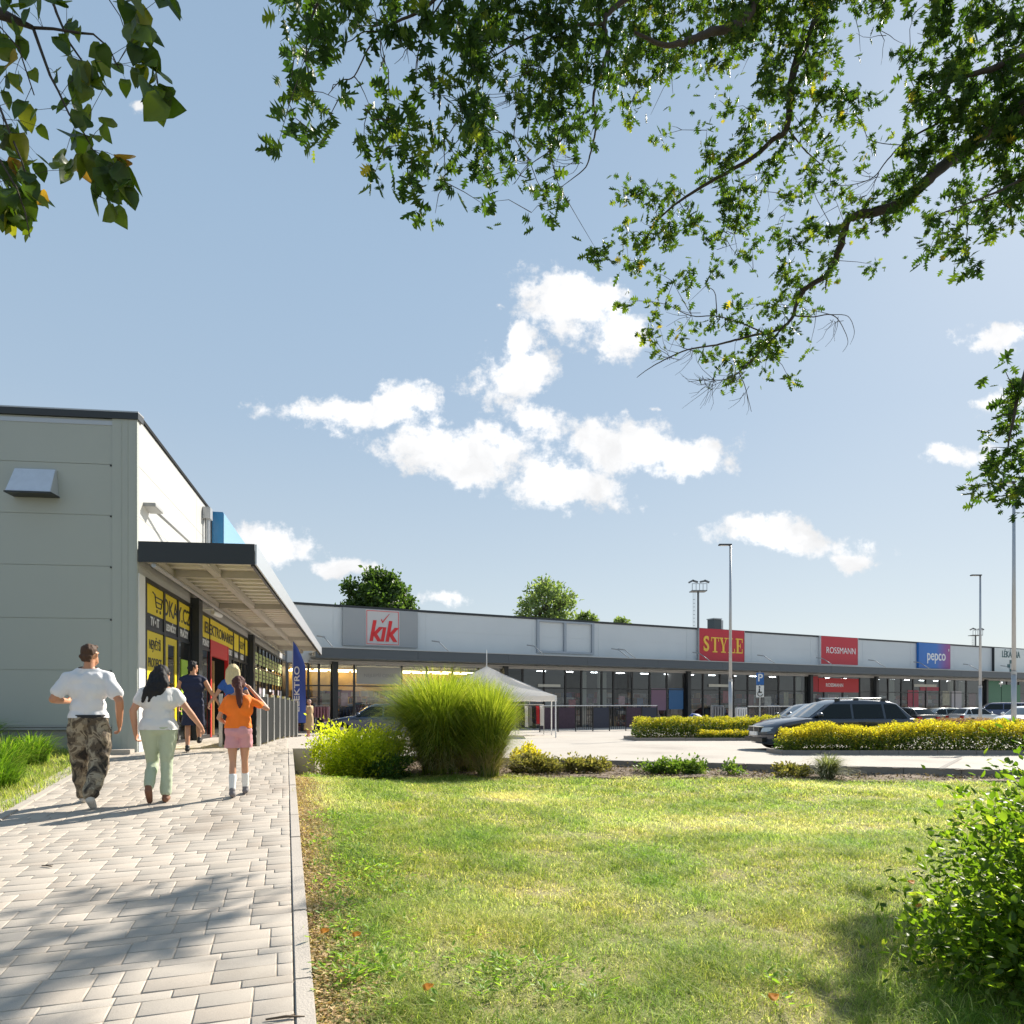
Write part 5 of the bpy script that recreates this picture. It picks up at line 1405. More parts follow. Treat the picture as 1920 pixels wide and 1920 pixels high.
for n, y0, y1, hh, ww in ((760000, 2.2, 4.6, .046, .0038), (640000, 4.6, 7.5, .046, .0055), (330000, 7.5, 10.5, .05, .0085), (220000, 10.5, 13.9, .055, .012)):
    p = lawn_pts(int(n*.55), y0, y1)
    allp.append((p, hh, ww))
bs, hs, ws, rs, os_, rc = [], [], [], [], [], []
def patch(x, y, s, o): return np.array([mnoise.noise(Vector((a*s+o, b*s, 0))) for a, b in zip(x, y)])
for p, hh, ww in allp:
    n = len(p); x, y = p[:, 0], p[:, 1]
    nz = .8*patch(x, y, 1.3, 3) + .6*patch(x, y, 4.3, 9) + .6*patch(x, y, 11., 15); nt_ = patch(x, y, .55, 20)
    edge = np.exp(-(x - xright(y))/.8)
    keep = RNG.random(n) < np.clip(.72 + .55*nz + .2*edge, .22, 1)
    x, y, nz, nt_, edge = x[keep], y[keep], nz[keep], nt_[keep], edge[keep]; n = len(x)
    bs.append(np.stack([x, y, zlawn(x, y) - .004], 1))
    a_ = RNG.uniform(0, 2*np.pi, n); os_.append(np.stack([np.cos(a_), np.sin(a_)], 1))
    h = hh*RNG.uniform(.5, 1.3, n)*(1 + .8*np.clip(nz, -.7, 1.1) + .35*edge); hs.append(h)
    rc.append(h*RNG.uniform(.4, 2.2, n)); ws.append(ww*RNG.uniform(.7, 1.3, n))
    rs.append(np.clip(RNG.normal(.50, .25, n) - .32*nz - .22*edge + .75*np.clip(nt_, 0, 1) + (RNG.random(n) < .06)*.35, 0, 1))
g = ribbons('grass', np.concatenate(bs), np.concatenate(os_), np.concatenate(hs), np.concatenate(rc), np.concatenate(ws), np.concatenate(rs), grass_m, seg=2, droop=.2)
tag(g, 'sunlit mown lawn grass with yellowing patches right of the path', 'grass', kind='stuff')
# broad-leaved weeds in the lawn: rosettes
weed_m = leafmat('weed_leaf', [(0, (.12, .22, .03)), (.5, (.19, .30, .045)), (1, (.29, .38, .07))], .45, .5)
def rosettes(name, cs, nper, size, mat, label, cat, up=.35):
    pos, tip, sc = [], [], []
    for x, y, s in cs:
        for i in range(nper):
            a_ = RNG.uniform(0, 2*np.pi); r_ = RNG.uniform(0, .09)*s
            pos.append((x+r_*math.cos(a_), y+r_*math.sin(a_), float(zlawn(x, y))+RNG.uniform(.005, .06)*s)); tip.append((math.cos(a_), math.sin(a_), RNG.uniform(.05, 1.1)*up*2)); sc.append(size*s*RNG.uniform(.6, 1.3))
    pos, tip = np.array(pos), np.array(tip); n = len(pos)
    o = scatter(name, *strip_leaf([(.0, 0), (.15, .3), (.16, .62), (0, 1.0)], .3), pos, frames(tip, np.tile([0, 0, 1.], (n, 1)) + RNG.normal(0, .2, (n, 3))), np.array(sc), RNG.random(n), mat)
    return tag(o, label, cat, kind='stuff')
cs = []
for (px, py, rad, cnt) in ((960, 1830, .33, 20), (940, 1815, .25, 10), (690, 1690, .40, 26), (640, 1560, .3, 14), (700, 1655, .35, 16), (640, 1790, .25, 10), (600, 1480, .5, 40), (640, 1470, .5, 30), (650, 1600, .35, 26), (665, 1640, .3, 22), (640, 1740, .3, 18), (700, 1800, .35, 20), (650, 1860, .3, 14), (760, 1480, .4, 14), (660, 1830, .3, 14), (1200, 1590, .3, 10), (1480, 1840, .18, 6)):
    d = F*(CAMZ-.15)/(py-HZ); x0 = (px-CX)/F*d
    for _ in range(cnt):
        x, y = x0 + RNG.normal(0, rad*.6), d + RNG.normal(0, rad*.6)
        if x > float(xright(y)) + .08: cs.append((x, y, RNG.uniform(.7, 1.3)))
rosettes('weeds', cs, 9, .043, weed_m, 'bright green broad leaved weeds spread in tufts over the lawn', 'weeds')
# fallen leaves
flm = leafmat('fallen_leaf', [(0, (.55, .20, .03)), (1, (.70, .34, .04))], .3, .6)
for i, (px, py, lab) in enumerate(((1445, 1858, 'orange fallen leaf lying on the grass at the bottom of the lawn'), (1706, 1650, 'upper orange fallen leaf on the grass left of the bush'), (1718, 1692, 'lower orange fallen leaf on the grass left of the bush'),
                                   (602, 1760, 'orange fallen leaf beside the kerb of the path'), (662, 1766, 'small yellow leaf in the weeds right of the kerb'), (795, 1855, 'dry brown leaf lying in the near lawn'))):
    d = F*(CAMZ-.17)/(py-HZ); x = (px-CX)/F*d
    o = scatter('fallen_leaf', *HEART, np.array([[x, d, float(zlawn(x, d))+.055], [x+.03, d+.02, float(zlawn(x, d))+.05]]), frames(np.array([[.8, .3, .25], [-.6, .5, .35]]), np.array([[0, -.4, 1.], [.2, -.5, 1.]])), np.array([.05, .036]), np.array([.3, .8]), flm)
    tag(o, lab, 'leaf', 'fallen leaves on the lawn')
# dry litter along the kerb
lit = leafmat('dry_litter', [(0, (.22, .13, .06)), (.4, (.44, .30, .16)), (1, (.66, .50, .30))], .25, .8)
n = 20000; y = RNG.uniform(2.4, 13.8, n); x = xright(y) + .01 + np.abs(RNG.normal(0, .17, n))
o = scatter('litter', *SMALL, np.stack([x, y, zlawn(x, y) + RNG.uniform(.0, .03, n)], 1), frames(rdir(n)*[1, 1, .3], rdir(n)*.6+[0, 0, 1]), RNG.uniform(.012, .035, n), RNG.random(n), lit); tag(o, 'dry brown litter along the kerb of the path', 'litter', kind='stuff')
n = 16000; x = RNG.uniform(-5, 11.5, n); y = RNG.uniform(12.6, 16.6, n); k = (x > xright(y)+.05) & (y < 16.4-.366*x) & (y > 13.0-.12*(x-2)); x, y = x[k], y[k]; n = len(x)
o = scatter('mulch', *SMALL, np.stack([x, y, zlawn(x, y) + RNG.uniform(.02, .07, n)], 1), frames(rdir(n)*[1, 1, .4], rdir(n)*.6+[0, 0, 1]), RNG.uniform(.03, .08, n), RNG.random(n), leafmat('mulch_chip', [(0, (.07, .045, .03)), (.5, (.17, .12, .08)), (1, (.36, .28, .20))], .1, .85)); tag(o, 'brown bark mulch and dry leaves over the planting bed', 'mulch', kind='stuff')

# ---------------------------------------------------------------- shrubs
def leafy(name, label, cat, base, cen, rad, nl, size, mat, stems=12, clumps=60, tmpl=None, group=None, shape=None, up=.5, stemc=None, hang=0., surf=.75, rn=None, skirt=False):
    """shrub = stems + leaves gathered in clumps inside an uneven ellipsoid"""
    root = thing(name, label, cat, tuple(base), 0, group)
    cen, rad = np.array(cen, float), np.array(rad, float)
    d = rdir(clumps); r_ = RNG.random(clumps)**(.33 if surf < .9 else .15)
    cc = cen + d*rad*(r_*(1-surf*.0))[:, None]*(.82 + .25*RNG.random((clumps, 1)))
    if skirt:
        lo = cc[:, 2] < cen[2]; h_ = (cc - cen)[:, :2]; hn = np.linalg.norm(h_/rad[:2], axis=1, keepdims=True); t_ = np.clip(hn*1.35, .3, 1.0)
        cc[lo, :2] = (cen[:2] + h_/np.maximum(hn, .05)*t_)[lo]
    cc = cc[cc[:, 2] > base[2] + .03]
    k = RNG.integers(0, len(cc), nl)
    cr = (rad.mean()*RNG.uniform(.14, .30, len(cc)))[k]
    pos = cc[k] + RNG.normal(size=(nl, 3))*cr[:, None]*.75
    pos = pos[pos[:, 2] > base[2] + .01]; nl = len(pos)
    od = pos - cen; od /= np.linalg.norm(od, axis=1, keepdims=True) + 1e-6
    tip = od*.6 + rdir(nl)*.8 + [0, 0, up]
    nrm = rdir(nl)*.7 + [0, 0, 1.]
    rnd = np.clip(RNG.normal(.5, .22, nl), 0, 1) if rn is None else rn(pos, nl)
    scatter('foliage', *(tmpl or ELL), pos, frames(tip, nrm), size*RNG.uniform(.65, 1.3, nl), rnd, mat, root)
    B = MB()
    for c in cc[:stems]:
        b = Vector((base[0] + random.uniform(-.3, .3)*rad[0], base[1] + random.uniform(-.3, .3)*rad[1], base[2]-.02)); c = Vector(c)
        m_ = b.lerp(c, .5) + Vector((random.uniform(-.1, .1), random.uniform(-.1, .1), .08))*rad.mean()
        B.tube([b, m_, c], [.012*rad.mean()+.003, .009*rad.mean()+.002, .003], 5)
    B.build('stem', M('shrub_stem', (.10, .07, .045), .8), root)
    return root
# yellow-green shrub beside the path end
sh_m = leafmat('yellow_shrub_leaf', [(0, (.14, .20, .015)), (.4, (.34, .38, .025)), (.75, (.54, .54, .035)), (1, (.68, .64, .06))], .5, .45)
c = P(670, 1460, 13.4); zb = float(zlawn(c.x, 13.4))
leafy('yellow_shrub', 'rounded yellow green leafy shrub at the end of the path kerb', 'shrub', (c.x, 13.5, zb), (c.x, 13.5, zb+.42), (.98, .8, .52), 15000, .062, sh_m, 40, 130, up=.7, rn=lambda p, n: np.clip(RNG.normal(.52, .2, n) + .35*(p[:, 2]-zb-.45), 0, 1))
c2 = P(735, 1455, 13.0); leafy('green_shrub', 'small dark green shrub between the yellow shrub and the tall grass', 'shrub', (c2.x, 13.0, zb), (c2.x, 13.0, zb+.22), (.42, .35, .24), 2500, .055, leafmat('green_shrub_leaf', [(0, (.03, .07, .015)), (.5, (.06, .12, .02)), (1, (.12, .20, .04))], .4), 10, 30)
# tall ornamental grass: three tussocks planted together
mis = leafmat('ornamental_grass_blade', [(0, (.07, .115, .02)), (.4, (.16, .21, .03)), (.75, (.32, .35, .055)), (1, (.50, .47, .14))], .5, .45, None, (1, 1.05, .4))
def tussock(px, d, pytop, wpx, n, label, lean=0.):
    c = P(px, HZ, d); z0 = float(zlawn(c.x, d)); h0 = CAMZ + (HZ-pytop)/F*d - z0; w0 = wpx/F*d/2
    root = thing('ornamental_grass', label, 'ornamental grass', (c.x, d, z0))
    a_ = RNG.uniform(0, 2*np.pi, n); rb = np.sqrt(RNG.random(n))*.24*w0
    base = np.stack([c.x + rb*np.cos(a_), d + rb*np.sin(a_), np.full(n, z0)], 1)
    a2 = a_ + RNG.normal(0, .5, n); out = np.stack([np.cos(a2), np.sin(a2)], 1)
    rel = rb/(.24*w0)
    h = h0*(1.17 - .20*rel**2)*RNG.uniform(.72, 1.02, n); reach = w0*np.clip(.22 + .70*rel*RNG.uniform(.5, 1.2, n) + RNG.normal(0, .08, n), .02, 1.15)
    ribbons('blades', base, out, h, reach, RNG.uniform(.010, .017, n), np.clip(RNG.normal(.5, .22, n), 0, 1), mis, root, 8, .30)
    k2 = n//2; a3 = RNG.uniform(0, 2*np.pi, k2); r3 = np.sqrt(RNG.random(k2))*.26*w0
    b3 = np.stack([c.x + r3*np.cos(a3), d + r3*np.sin(a3), np.full(k2, z0)], 1); a4 = a3 + RNG.normal(0, .35, k2)
    ribbons('arching_blades', b3, np.stack([np.cos(a4), np.sin(a4)], 1), h0*RNG.uniform(.45, .92, k2), w0*RNG.uniform(.55, 1.08, k2), RNG.uniform(.010, .017, k2), np.clip(RNG.normal(.45, .24, k2), 0, 1), mis, root, 8, .75)
    k = int(n*.35)
    ribbons('dry_blades', base[:k], out[:k], h[:k]*RNG.uniform(.25, .6, k), reach[:k]*RNG.uniform(.5, 1.2, k), RNG.uniform(.010, .016, k), np.clip(RNG.normal(.75, .2, k), 0, 1), leafmat('dry_grass_blade', [(0, (.16, .12, .05)), (1, (.42, .36, .20))], .3, .7), root, 6, .5)
    return root
tussock(826, 13.9, 1270, 255, 6500, 'tallest feathery tussock of ornamental grass standing in the middle of the bed')
tussock(915, 13.4, 1292, 150, 3200, 'narrower feathery tussock of ornamental grass at the right of the tallest one')
tussock(872, 14.6, 1276, 190, 3000, 'feathery tussock of ornamental grass at the back between the two front ones')
# low perennials and dry plants in the bed
dryp = leafmat('dry_perennial_leaf', [(0, (.10, .10, .03)), (.5, (.20, .18, .06)), (1, (.34, .26, .13))], .35, .7)
grp = leafmat('low_green_leaf', [(0, (.05, .09, .02)), (.5, (.10, .16, .03)), (1, (.20, .24, .06))], .4, .5)
golden = leafmat('golden_leaf', [(0, (.20, .20, .02)), (.5, (.45, .36, .02)), (1, (.60, .46, .03))], .45, .5)
for px, py, d, w, h, n, mt, lab in ((1000, 1445, 14.2, .55, .34, 2600, dryp, 'dry brownish perennial right of the tall ornamental grass'), (1070, 1440, 14.6, .5, .26, 2000, dryp, 'low green arching perennial left of the lawn corner by the road'), (985, 1405, 16.0, .3, .45, 1300, golden, 'small golden flowering plant at the road edge behind the dry perennial'),
                                   (1115, 1440, 14.6, .4, .22, 1000, dryp, 'flat dry plant in the mulch at the road kerb'), (1268, 1450, 13.9, .75, .18, 2600, grp, 'flat green creeping shrub at the kerb in the middle of the road edge'), (1376, 1450, 13.8, .14, .2, 320, grp, 'tiny green tuft in the bed right of the creeping shrub'), (1480, 1455, 13.4, .32, .24, 900, dryp, 'low dry tuft left of the wispy grey shrub')):
    c = P(px, HZ, d); z0 = float(zlawn(c.x, d))
    leafy('low_plant', lab, 'plant', (c.x, d, z0), (c.x, d, z0+h*.5), (w, .4, h*.55), n, .075, mt, 12, 26, up=.5, tmpl=ELL)
c = P(1552, HZ, 13.2); z0 = float(zlawn(c.x, 13.2)); n = 900
rt_ = thing('wispy_shrub', 'wispy grey green shrub with thin arching stems in front of the hedge kerb', 'shrub', (c.x, 13.2, z0))
a_ = RNG.uniform(0, 2*np.pi, n); base = np.stack([c.x + .12*np.cos(a_)*RNG.random(n), 13.2 + .12*np.sin(a_)*RNG.random(n), np.full(n, z0)], 1)
ribbons('stems', base, np.stack([np.cos(a_), np.sin(a_)], 1), RNG.uniform(.2, .58, n), RNG.uniform(.1, .62, n), RNG.uniform(.010, .02, n), RNG.random(n), leafmat('wispy_leaf', [(0, (.10, .12, .06)), (.6, (.22, .23, .12)), (1, (.40, .38, .25))], .3, .6), rt_, 6, .6)

# hedges on the kerbed islands of the car park
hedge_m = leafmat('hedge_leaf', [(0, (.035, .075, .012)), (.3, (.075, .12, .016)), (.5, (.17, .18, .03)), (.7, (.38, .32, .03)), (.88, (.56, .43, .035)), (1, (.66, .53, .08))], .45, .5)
def hedge(label, x0, x1, y0, y1, zt, nl, size, gold=.55, bump_=.10, matr=None, seed=1):
    zb = float(zroad((y0+y1)/2)) + .08
    root = thing('hedge', label, 'hedge', ((x0+x1)/2, (y0+y1)/2, zb), 0, 'flowering hedges of the car park')
    zt_ = zt if isinstance(zt, tuple) else (zt, zt)
    top = lambda x, y: np.interp(x, [x0, x0+4.5], zt_) - .05 + bump_*np.array([mnoise.noise(Vector((a*1.3+seed, b*1.5, 2))) + .7*mnoise.noise(Vector((a*4.2, b*4+seed, 7))) for a, b in zip(x, y)])
    x = RNG.uniform(x0, x1, nl); y = RNG.uniform(y0, y1, nl); tp = top(x, y)
    # rounded flanks
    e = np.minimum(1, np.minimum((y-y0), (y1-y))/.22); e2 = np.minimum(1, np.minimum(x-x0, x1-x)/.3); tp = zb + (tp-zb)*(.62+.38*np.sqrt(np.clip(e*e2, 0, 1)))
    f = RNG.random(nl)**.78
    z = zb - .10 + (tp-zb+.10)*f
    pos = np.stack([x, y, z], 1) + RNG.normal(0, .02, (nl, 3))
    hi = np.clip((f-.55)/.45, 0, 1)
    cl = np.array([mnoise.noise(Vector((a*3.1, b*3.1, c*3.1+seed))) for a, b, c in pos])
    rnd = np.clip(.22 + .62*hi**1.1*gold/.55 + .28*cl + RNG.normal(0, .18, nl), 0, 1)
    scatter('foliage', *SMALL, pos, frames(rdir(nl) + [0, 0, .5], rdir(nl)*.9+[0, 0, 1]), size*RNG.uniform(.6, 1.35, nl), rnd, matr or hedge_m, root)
    # upright flowering tips
    k = nl//9; xs = RNG.uniform(x0+.1, x1-.1, k); ys = RNG.uniform(y0+.05, y1-.05, k); ts = top(xs, ys) - .10; n_ = RNG.integers(3, 7, k)
    pp = np.repeat(np.stack([xs, ys, ts], 1), 6, 0) + np.stack([RNG.normal(0, .018, 6*k), RNG.normal(0, .018, 6*k), RNG.uniform(0, .17, 6*k)], 1)
    scatter('flower_tips', *SMALL, pp, frames(rdir(6*k)*.8 + [0, 0, .8], rdir(6*k)), size*RNG.uniform(.5, 1.0, 6*k), np.clip(RNG.normal(.30+.5*gold/.55, .14, 6*k), 0, 1), matr or hedge_m, root)
    B = MB()
    for i in range(int((x1-x0)*6)):
        xx, yy = random.uniform(x0, x1), random.uniform(y0, y1); B.tube([(xx, yy, zb-.1), (xx+random.uniform(-.1, .1), yy, zb+.55*(zt_[0]-zb))], [.012, .006], 5)
    B.build('stem', M('shrub_stem', (.10, .07, .045), .8), root)
def island(x0, x1, y0, y1, name='kerb'):
    pts = [(x0, y0), (x1, y0), (x1, y1), (x0, y1), (x0, y0)]
    kerb(pts, .12, .35, lambda x, y: zroad(y) + .11, mat=concd, side=1)
    s = MB(); s.prism([(x0+.13, y0+.13), (x1-.13, y0+.13), (x1-.13, y1-.13), (x0+.13, y1-.13)], -.5, float(zroad(y1)) + .09); o = s.build('planting_bed', soil); tag(o, kind='structure')
island(6.95, 24, 17.85, 18.95)
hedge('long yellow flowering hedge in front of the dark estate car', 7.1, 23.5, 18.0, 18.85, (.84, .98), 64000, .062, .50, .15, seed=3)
island(4.7, 13.5, 26.6, 29.2)
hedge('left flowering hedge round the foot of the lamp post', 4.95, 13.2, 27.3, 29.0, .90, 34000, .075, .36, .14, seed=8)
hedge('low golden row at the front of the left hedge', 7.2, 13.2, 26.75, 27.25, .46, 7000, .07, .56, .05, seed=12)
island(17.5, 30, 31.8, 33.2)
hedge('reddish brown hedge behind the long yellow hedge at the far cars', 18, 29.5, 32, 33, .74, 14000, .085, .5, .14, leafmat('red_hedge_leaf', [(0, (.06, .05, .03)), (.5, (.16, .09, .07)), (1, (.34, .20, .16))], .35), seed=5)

# big bush at the lower right
bush_m = leafmat('bush_leaf', [(0, (.045, .085, .014)), (.45, (.095, .16, .022)), (.8, (.19, .26, .035)), (1, (.38, .40, .08))], .55, .45, None, (1, 1.1, .32), .35)
bc = (3.52, 3.3)
zb = float(zlawn(*bc))
bush = leafy('bush', 'large dark green leafy bush at the lower right corner', 'bush', (bc[0], bc[1], zb), (bc[0], bc[1], zb+.42), (1.2, 1.0, .70), 40000, .053, bush_m, 60, 300, surf=.95, up=.35, skirt=True)
n = 420; a_ = RNG.uniform(0, 2*np.pi, n)
pos, tip = [], []
B = MB()
for i in range(46):      # long shoots breaking the outline
    a_ = random.uniform(0, 6.28); el = random.uniform(.15, 1.3); dv = Vector((math.cos(a_)*math.cos(el), math.sin(a_)*math.cos(el), math.sin(el)))
    s = Vector((bc[0] + dv.x*1.08, bc[1] + dv.y*.9, zb+.42 + dv.z*.70)); e = s + dv*random.uniform(.12, .34) + Vector((0, 0, .08)); B.tube([s - dv*.4, s, e], [.005, .004, .002], 5)
    for j in range(11):
        f = j/10; q = s.lerp(e, f); pos.append(q); tip.append(dv*.5 + Vector((random.uniform(-1, 1), random.uniform(-1, 1), random.uniform(-.3, .8))))
B.build('shoot', M('shoot_green', (.14, .13, .05), .6), bush)
n = len(pos); scatter('shoot_leaves', *ELL, np.array([tuple(q) for q in pos]), frames(np.array([tuple(q) for q in tip]), RNG.normal(0, .4, (n, 3)) + [0, 0, 1]), RNG.uniform(.032, .056, n), np.clip(RNG.normal(.7, .2, n), 0, 1), bush_m, bush)
n = 16
d_ = rdir(n); d_[:, 1] = -np.abs(d_[:, 1]); d_[:, 0] = -np.abs(d_[:, 0])
scatter('withered_leaves', *ELL, np.array([bc[0], bc[1], zb+.42]) + d_*[1.15, .96, .68], frames(rdir(n), -d_), RNG.uniform(.05, .07, n), RNG.random(n), leafmat('withered_leaf', [(0, (.50, .22, .03)), (1, (.62, .36, .08))], .35, .6), bush)
# tall grass round the bush foot
n = 2000; a_ = RNG.uniform(np.pi*.55, np.pi*1.6, n); r_ = RNG.uniform(.9, 1.7, n); x = bc[0] + r_*np.cos(a_); y = bc[1] + r_*np.sin(a_)*.95; b = np.stack([x, y, zlawn(x, y)], 1); a2 = RNG.uniform(0, 6.28, n)
o = ribbons('grass', b, np.stack([np.cos(a2), np.sin(a2)], 1), RNG.uniform(.06, .18, n), RNG.uniform(.03, .16, n), RNG.uniform(.004, .007, n), np.clip(RNG.normal(.45, .25, n), 0, 1), grass_m, None, 4, .4)
tag(o, 'longer unmown grass round the foot of the large bush', 'grass', kind='stuff')

# left bed: strappy daylily clumps and grass strip
day = leafmat('daylily_leaf', [(0, (.05, .11, .012)), (.4, (.11, .20, .02)), (.8, (.20, .30, .03)), (1, (.34, .32, .12))], .5, .45)
spots = [(-7.15, 9.5, .62), (-7.9, 9.3, .66), (-8.7, 9.6, .7), (-7.5, 10.3, .66), (-8.4, 10.5, .7), (-9.4, 10.4, .72), (-7.75, 11.2, .6), (-8.8, 11.4, .8), (-9.8, 11.5, .95), (-6.75, 9.1, .45), (-8.0, 8.75, .5), (-9.3, 9.1, .7)]
nm_ = ['front right', 'front middle', 'front', 'middle right', 'middle', 'middle left', 'back right', 'back middle', 'tall back left', 'lowest by the kerb', 'low front', 'front left']
for i, (x, y, h) in enumerate(spots):
    n = 520; z0 = float(zleft(x, y)); rt_ = thing('daylily_clump', 'strappy leaf clump before the grey end wall, ' + nm_[i] + ' one', 'plant', (x, y, z0), 0, 'leaf clumps before the end wall')
    a_ = RNG.uniform(0, 6.28, n); rb = RNG.random(n)*.22; base = np.stack([x + rb*np.cos(a_), y + rb*np.sin(a_), np.full(n, z0)], 1)
    ribbons('blades', base, np.stack([np.cos(a_), np.sin(a_)], 1), h*RNG.uniform(.55, 1.05, n), h*RNG.uniform(.15, .95, n), RNG.uniform(.012, .02, n), np.clip(RNG.normal(.5, .25, n), 0, 1), day, rt_, 6, .55)
n = 42000; x = RNG.uniform(-13, -4.9, n); y = RNG.uniform(6.9, 12.8, n); k = (x < xleft(y)-.1) & (x > -.80*y - 1.0); x, y = x[k], y[k]; n = len(x)
a2 = RNG.uniform(0, 6.28, n)
o = ribbons('grass', np.stack([x, y, zleft(x, y)], 1), np.stack([np.cos(a2), np.sin(a2)], 1), RNG.uniform(.05, .12, n), RNG.uniform(.02, .1, n), RNG.uniform(.006, .011, n), np.clip(RNG.normal(.45, .22, n), 0, 1), grass_m, None, 3, .3)
tag(o, 'strip of green grass left of the paved path', 'grass', kind='stuff')

# ---------------------------------------------------------------- trees behind the hall
bark = M('bark', (.075, .058, .045), .9, var=.35, vs=9, bump=.6, bs=22)
def far_tree(label, px0, px1, pytop, d, nl, size, mat, zc=None, seed=1, loose=False):
    rs_ = np.random.default_rng(seed)
    cx = (px0+px1)/2; c = P(cx, HZ, d); zt_ = P(cx, pytop, d).z; w = (px1-px0)/F*d/2
    root = thing('tree', label, 'tree', (c.x, d, -1), 0, 'trees behind the hall')
    cz = zt_ - w*(.95 if not loose else 1.0); nc = 150
    dd = rs_.normal(size=(nc, 3)); dd /= np.linalg.norm(dd, axis=1, keepdims=True); rr_ = rs_.random(nc)**.30
    cc = np.array([c.x, d, cz]) + dd*rr_[:, None]*np.array([w*.92, w*.92, (zt_-cz)*.92])
    k = rs_.integers(0, nc, nl); pos = cc[k] + rs_.normal(size=(nl, 3))*w*(.085 if not loose else .10)
    B = MB(); B.tube([(c.x, d, -1), (c.x+.2, d, cz*.6), (c.x, d, cz)], [.4, .3, .18], 8); B.build('trunk', bark, root)
    B = MB()
    for q in cc[:50]: B.tube([(c.x, d, cz-w*.6), tuple((np.array([c.x, d, cz-w*.3])+q)/2 + rs_.normal(size=3)*.2), tuple(q)], [.14, .07, .02], 5)
    B.build('branches', bark, root)
    up = np.array([0, 0, .5])
    scatter('crown', *ELL, pos, frames(rs_.normal(size=(nl, 3)) + (pos-np.array([c.x, d, cz]))/w*(.4 if not loose else 1.2), rs_.normal(size=(nl, 3)) + up), size*rs_.uniform(.6, 1.3, nl), rs_.random(nl), mat, root)
dk_leaf = leafmat('dark_tree_leaf', [(0, (.025, .05, .014)), (.5, (.05, .09, .02)), (1, (.09, .14, .03))], .38, .5)
lt_leaf = leafmat('pale_tree_leaf', [(0, (.09, .13, .05)), (.5, (.15, .20, .08)), (1, (.22, .26, .12))], .42, .5)
far_tree('dense dark green round tree behind the hall left of the gazebo', 628, 780, 1069, 66, 15000, .42, dk_leaf, seed=4)
far_tree('looser lighter green tree behind the empty sign frame', 968, 1082, 1086, 72, 3600, .40, lt_leaf, seed=6, loose=True)
far_tree('low tree top just above the roof right of the lighter tree', 1078, 1120, 1147, 76, 1300, .36, lt_leaf, seed=7, loose=True)
far_tree('tiny tree top above the roof left of the floodlight mast', 1148, 1182, 1158, 80, 600, .34, lt_leaf, seed=8, loose=True)
# small sticks on the paving
for px, py, dx, dy, lab in ((88, 1626, .10, -.03, 'short dark stick lying on the paving near the left edge'), (535, 1912, .16, .03, 'thin dark stick lying across the kerb joint at the bottom')):
    d = 1950/(py-1259.5); x = (px-CX)/F*d; z = float(zramp(d)) + .008
    B = MB(); B.tube([(x-dx/2, d-dy/2, z), (x, d+.006, z+.004), (x+dx/2, d+dy/2, z)], [.004, .006, .003], 6); B.tube([(x, d, z+.003), (x+.03, d+.03, z+.004)], [.004, .002], 5)
    tag(B.build('fallen_stick', M('shrub_stem', (.10, .07, .045), .8), None, smooth=True), lab, 'stick')
# ================================================================ big oak whose boughs hang into the view from the right
oak_leaf = leafmat('oak_leaf', [(0, (.018, .044, .016)), (.4, (.036, .076, .020)), (.74, (.08, .13, .025)), (.95, (.19, .23, .04)), (1, (.34, .28, .05))], .42, .45, None, (1.1, 1.1, .30), .16)
limb_m = M('oak_bark', (.055, .045, .038), .9, var=.4, vs=10, bump=.7, bs=26)
ROWS = {  # foliage thickness (0-9) over the boughs, 40-pixel steps, first column at 520
 0: '567836647977887667768'+'899877515266744'[0:14],
}
GRID = {}
def row(r, c0, s):
    for i, ch in enumerate(s):
        if ch != '.' and ch != '0': GRID[(c0+i, r)] = int(ch)
row(0, 0, '56783664797788767768' '89987751520' '67644')
row(1, 0, '56661884797478766875' '79877720.1' '66356')
row(2, 0, '37200000698578628885' '56267841.2' '76555')
row(3, 0, '38100015681564547611' '315777 20'.replace(' ', '') + '.3' '87667')
row(4, 0, '37100462790357525210'[:20] + '3056756601' '77988')
row(5, 0, '26403750580566612120'[:20] + '0345335403' '67999')
row(6, 0, '35105541475354300300'[:20] + '3426444425' '66787')
row(7, 0, '00006175165210000000'[:20] + '5655353105' '54567')
row(8, 0, '00001065054252003440'[:20] + '6632540156' '43567')
row(9, 0, '00000041032134004443'[:20] + '5524204676' '22567')
row(10, 16, '53554413357640' + '44455')
row(11, 15, '635521146421' + '..' + '1450')
row(12, 15, '153244314452.3' + '..15')
row(13, 23, '563')
row(14, 16, '443104355')
row(15, 17, '43345663')
row(16, 17, '21055552')
row(17, 20, '1523')
row(17, 34, '3'); row(18, 34, '7'); row(19, 33, '16'); row(20, 33, '38'); row(21, 33, '69'); row(22, 33, '59'); row(23, 33, '26')
def depth_of(c, r):
    if r >= 17 and c >= 33: return 8.6
    if c <= 8: return 7.0 + .05*c
    if c <= 15: return 8.0 + .12*(c-9)
    if c <= 28: return 9.9 + .09*r
    return 9.8 if r < 10 else 9.4
rgg = random.Random(77)
for r in range(-7, 0):
    for c in range(0, 44): GRID[(c, r)] = rgg.choice([1, 3, 4, 5, 6, 7])
for r in range(0, 9):
    for c in range(35, 45): GRID[(c, r)] = rgg.choice([4, 5, 6, 7, 8])
trunk_p = Vector((11.2, 10.4, 0))
oak = thing('oak_tree', 'big oak whose long leafy boughs hang over the lawn from the upper right', 'tree', tuple(trunk_p))
B = MB(); B.tube([(11.2, 10.4, -.3), (11.2, 10.4, .3), (11.1, 10.3, 3), (11.0, 10.2, 6), (10.8, 10.1, 9), (10.6, 10.0, 12), (10.5, 9.9, 14.5)], [.62, .46, .40, .36, .30, .2, .1], 14); B.build('trunk', limb_m, oak, smooth=True)
BR = []
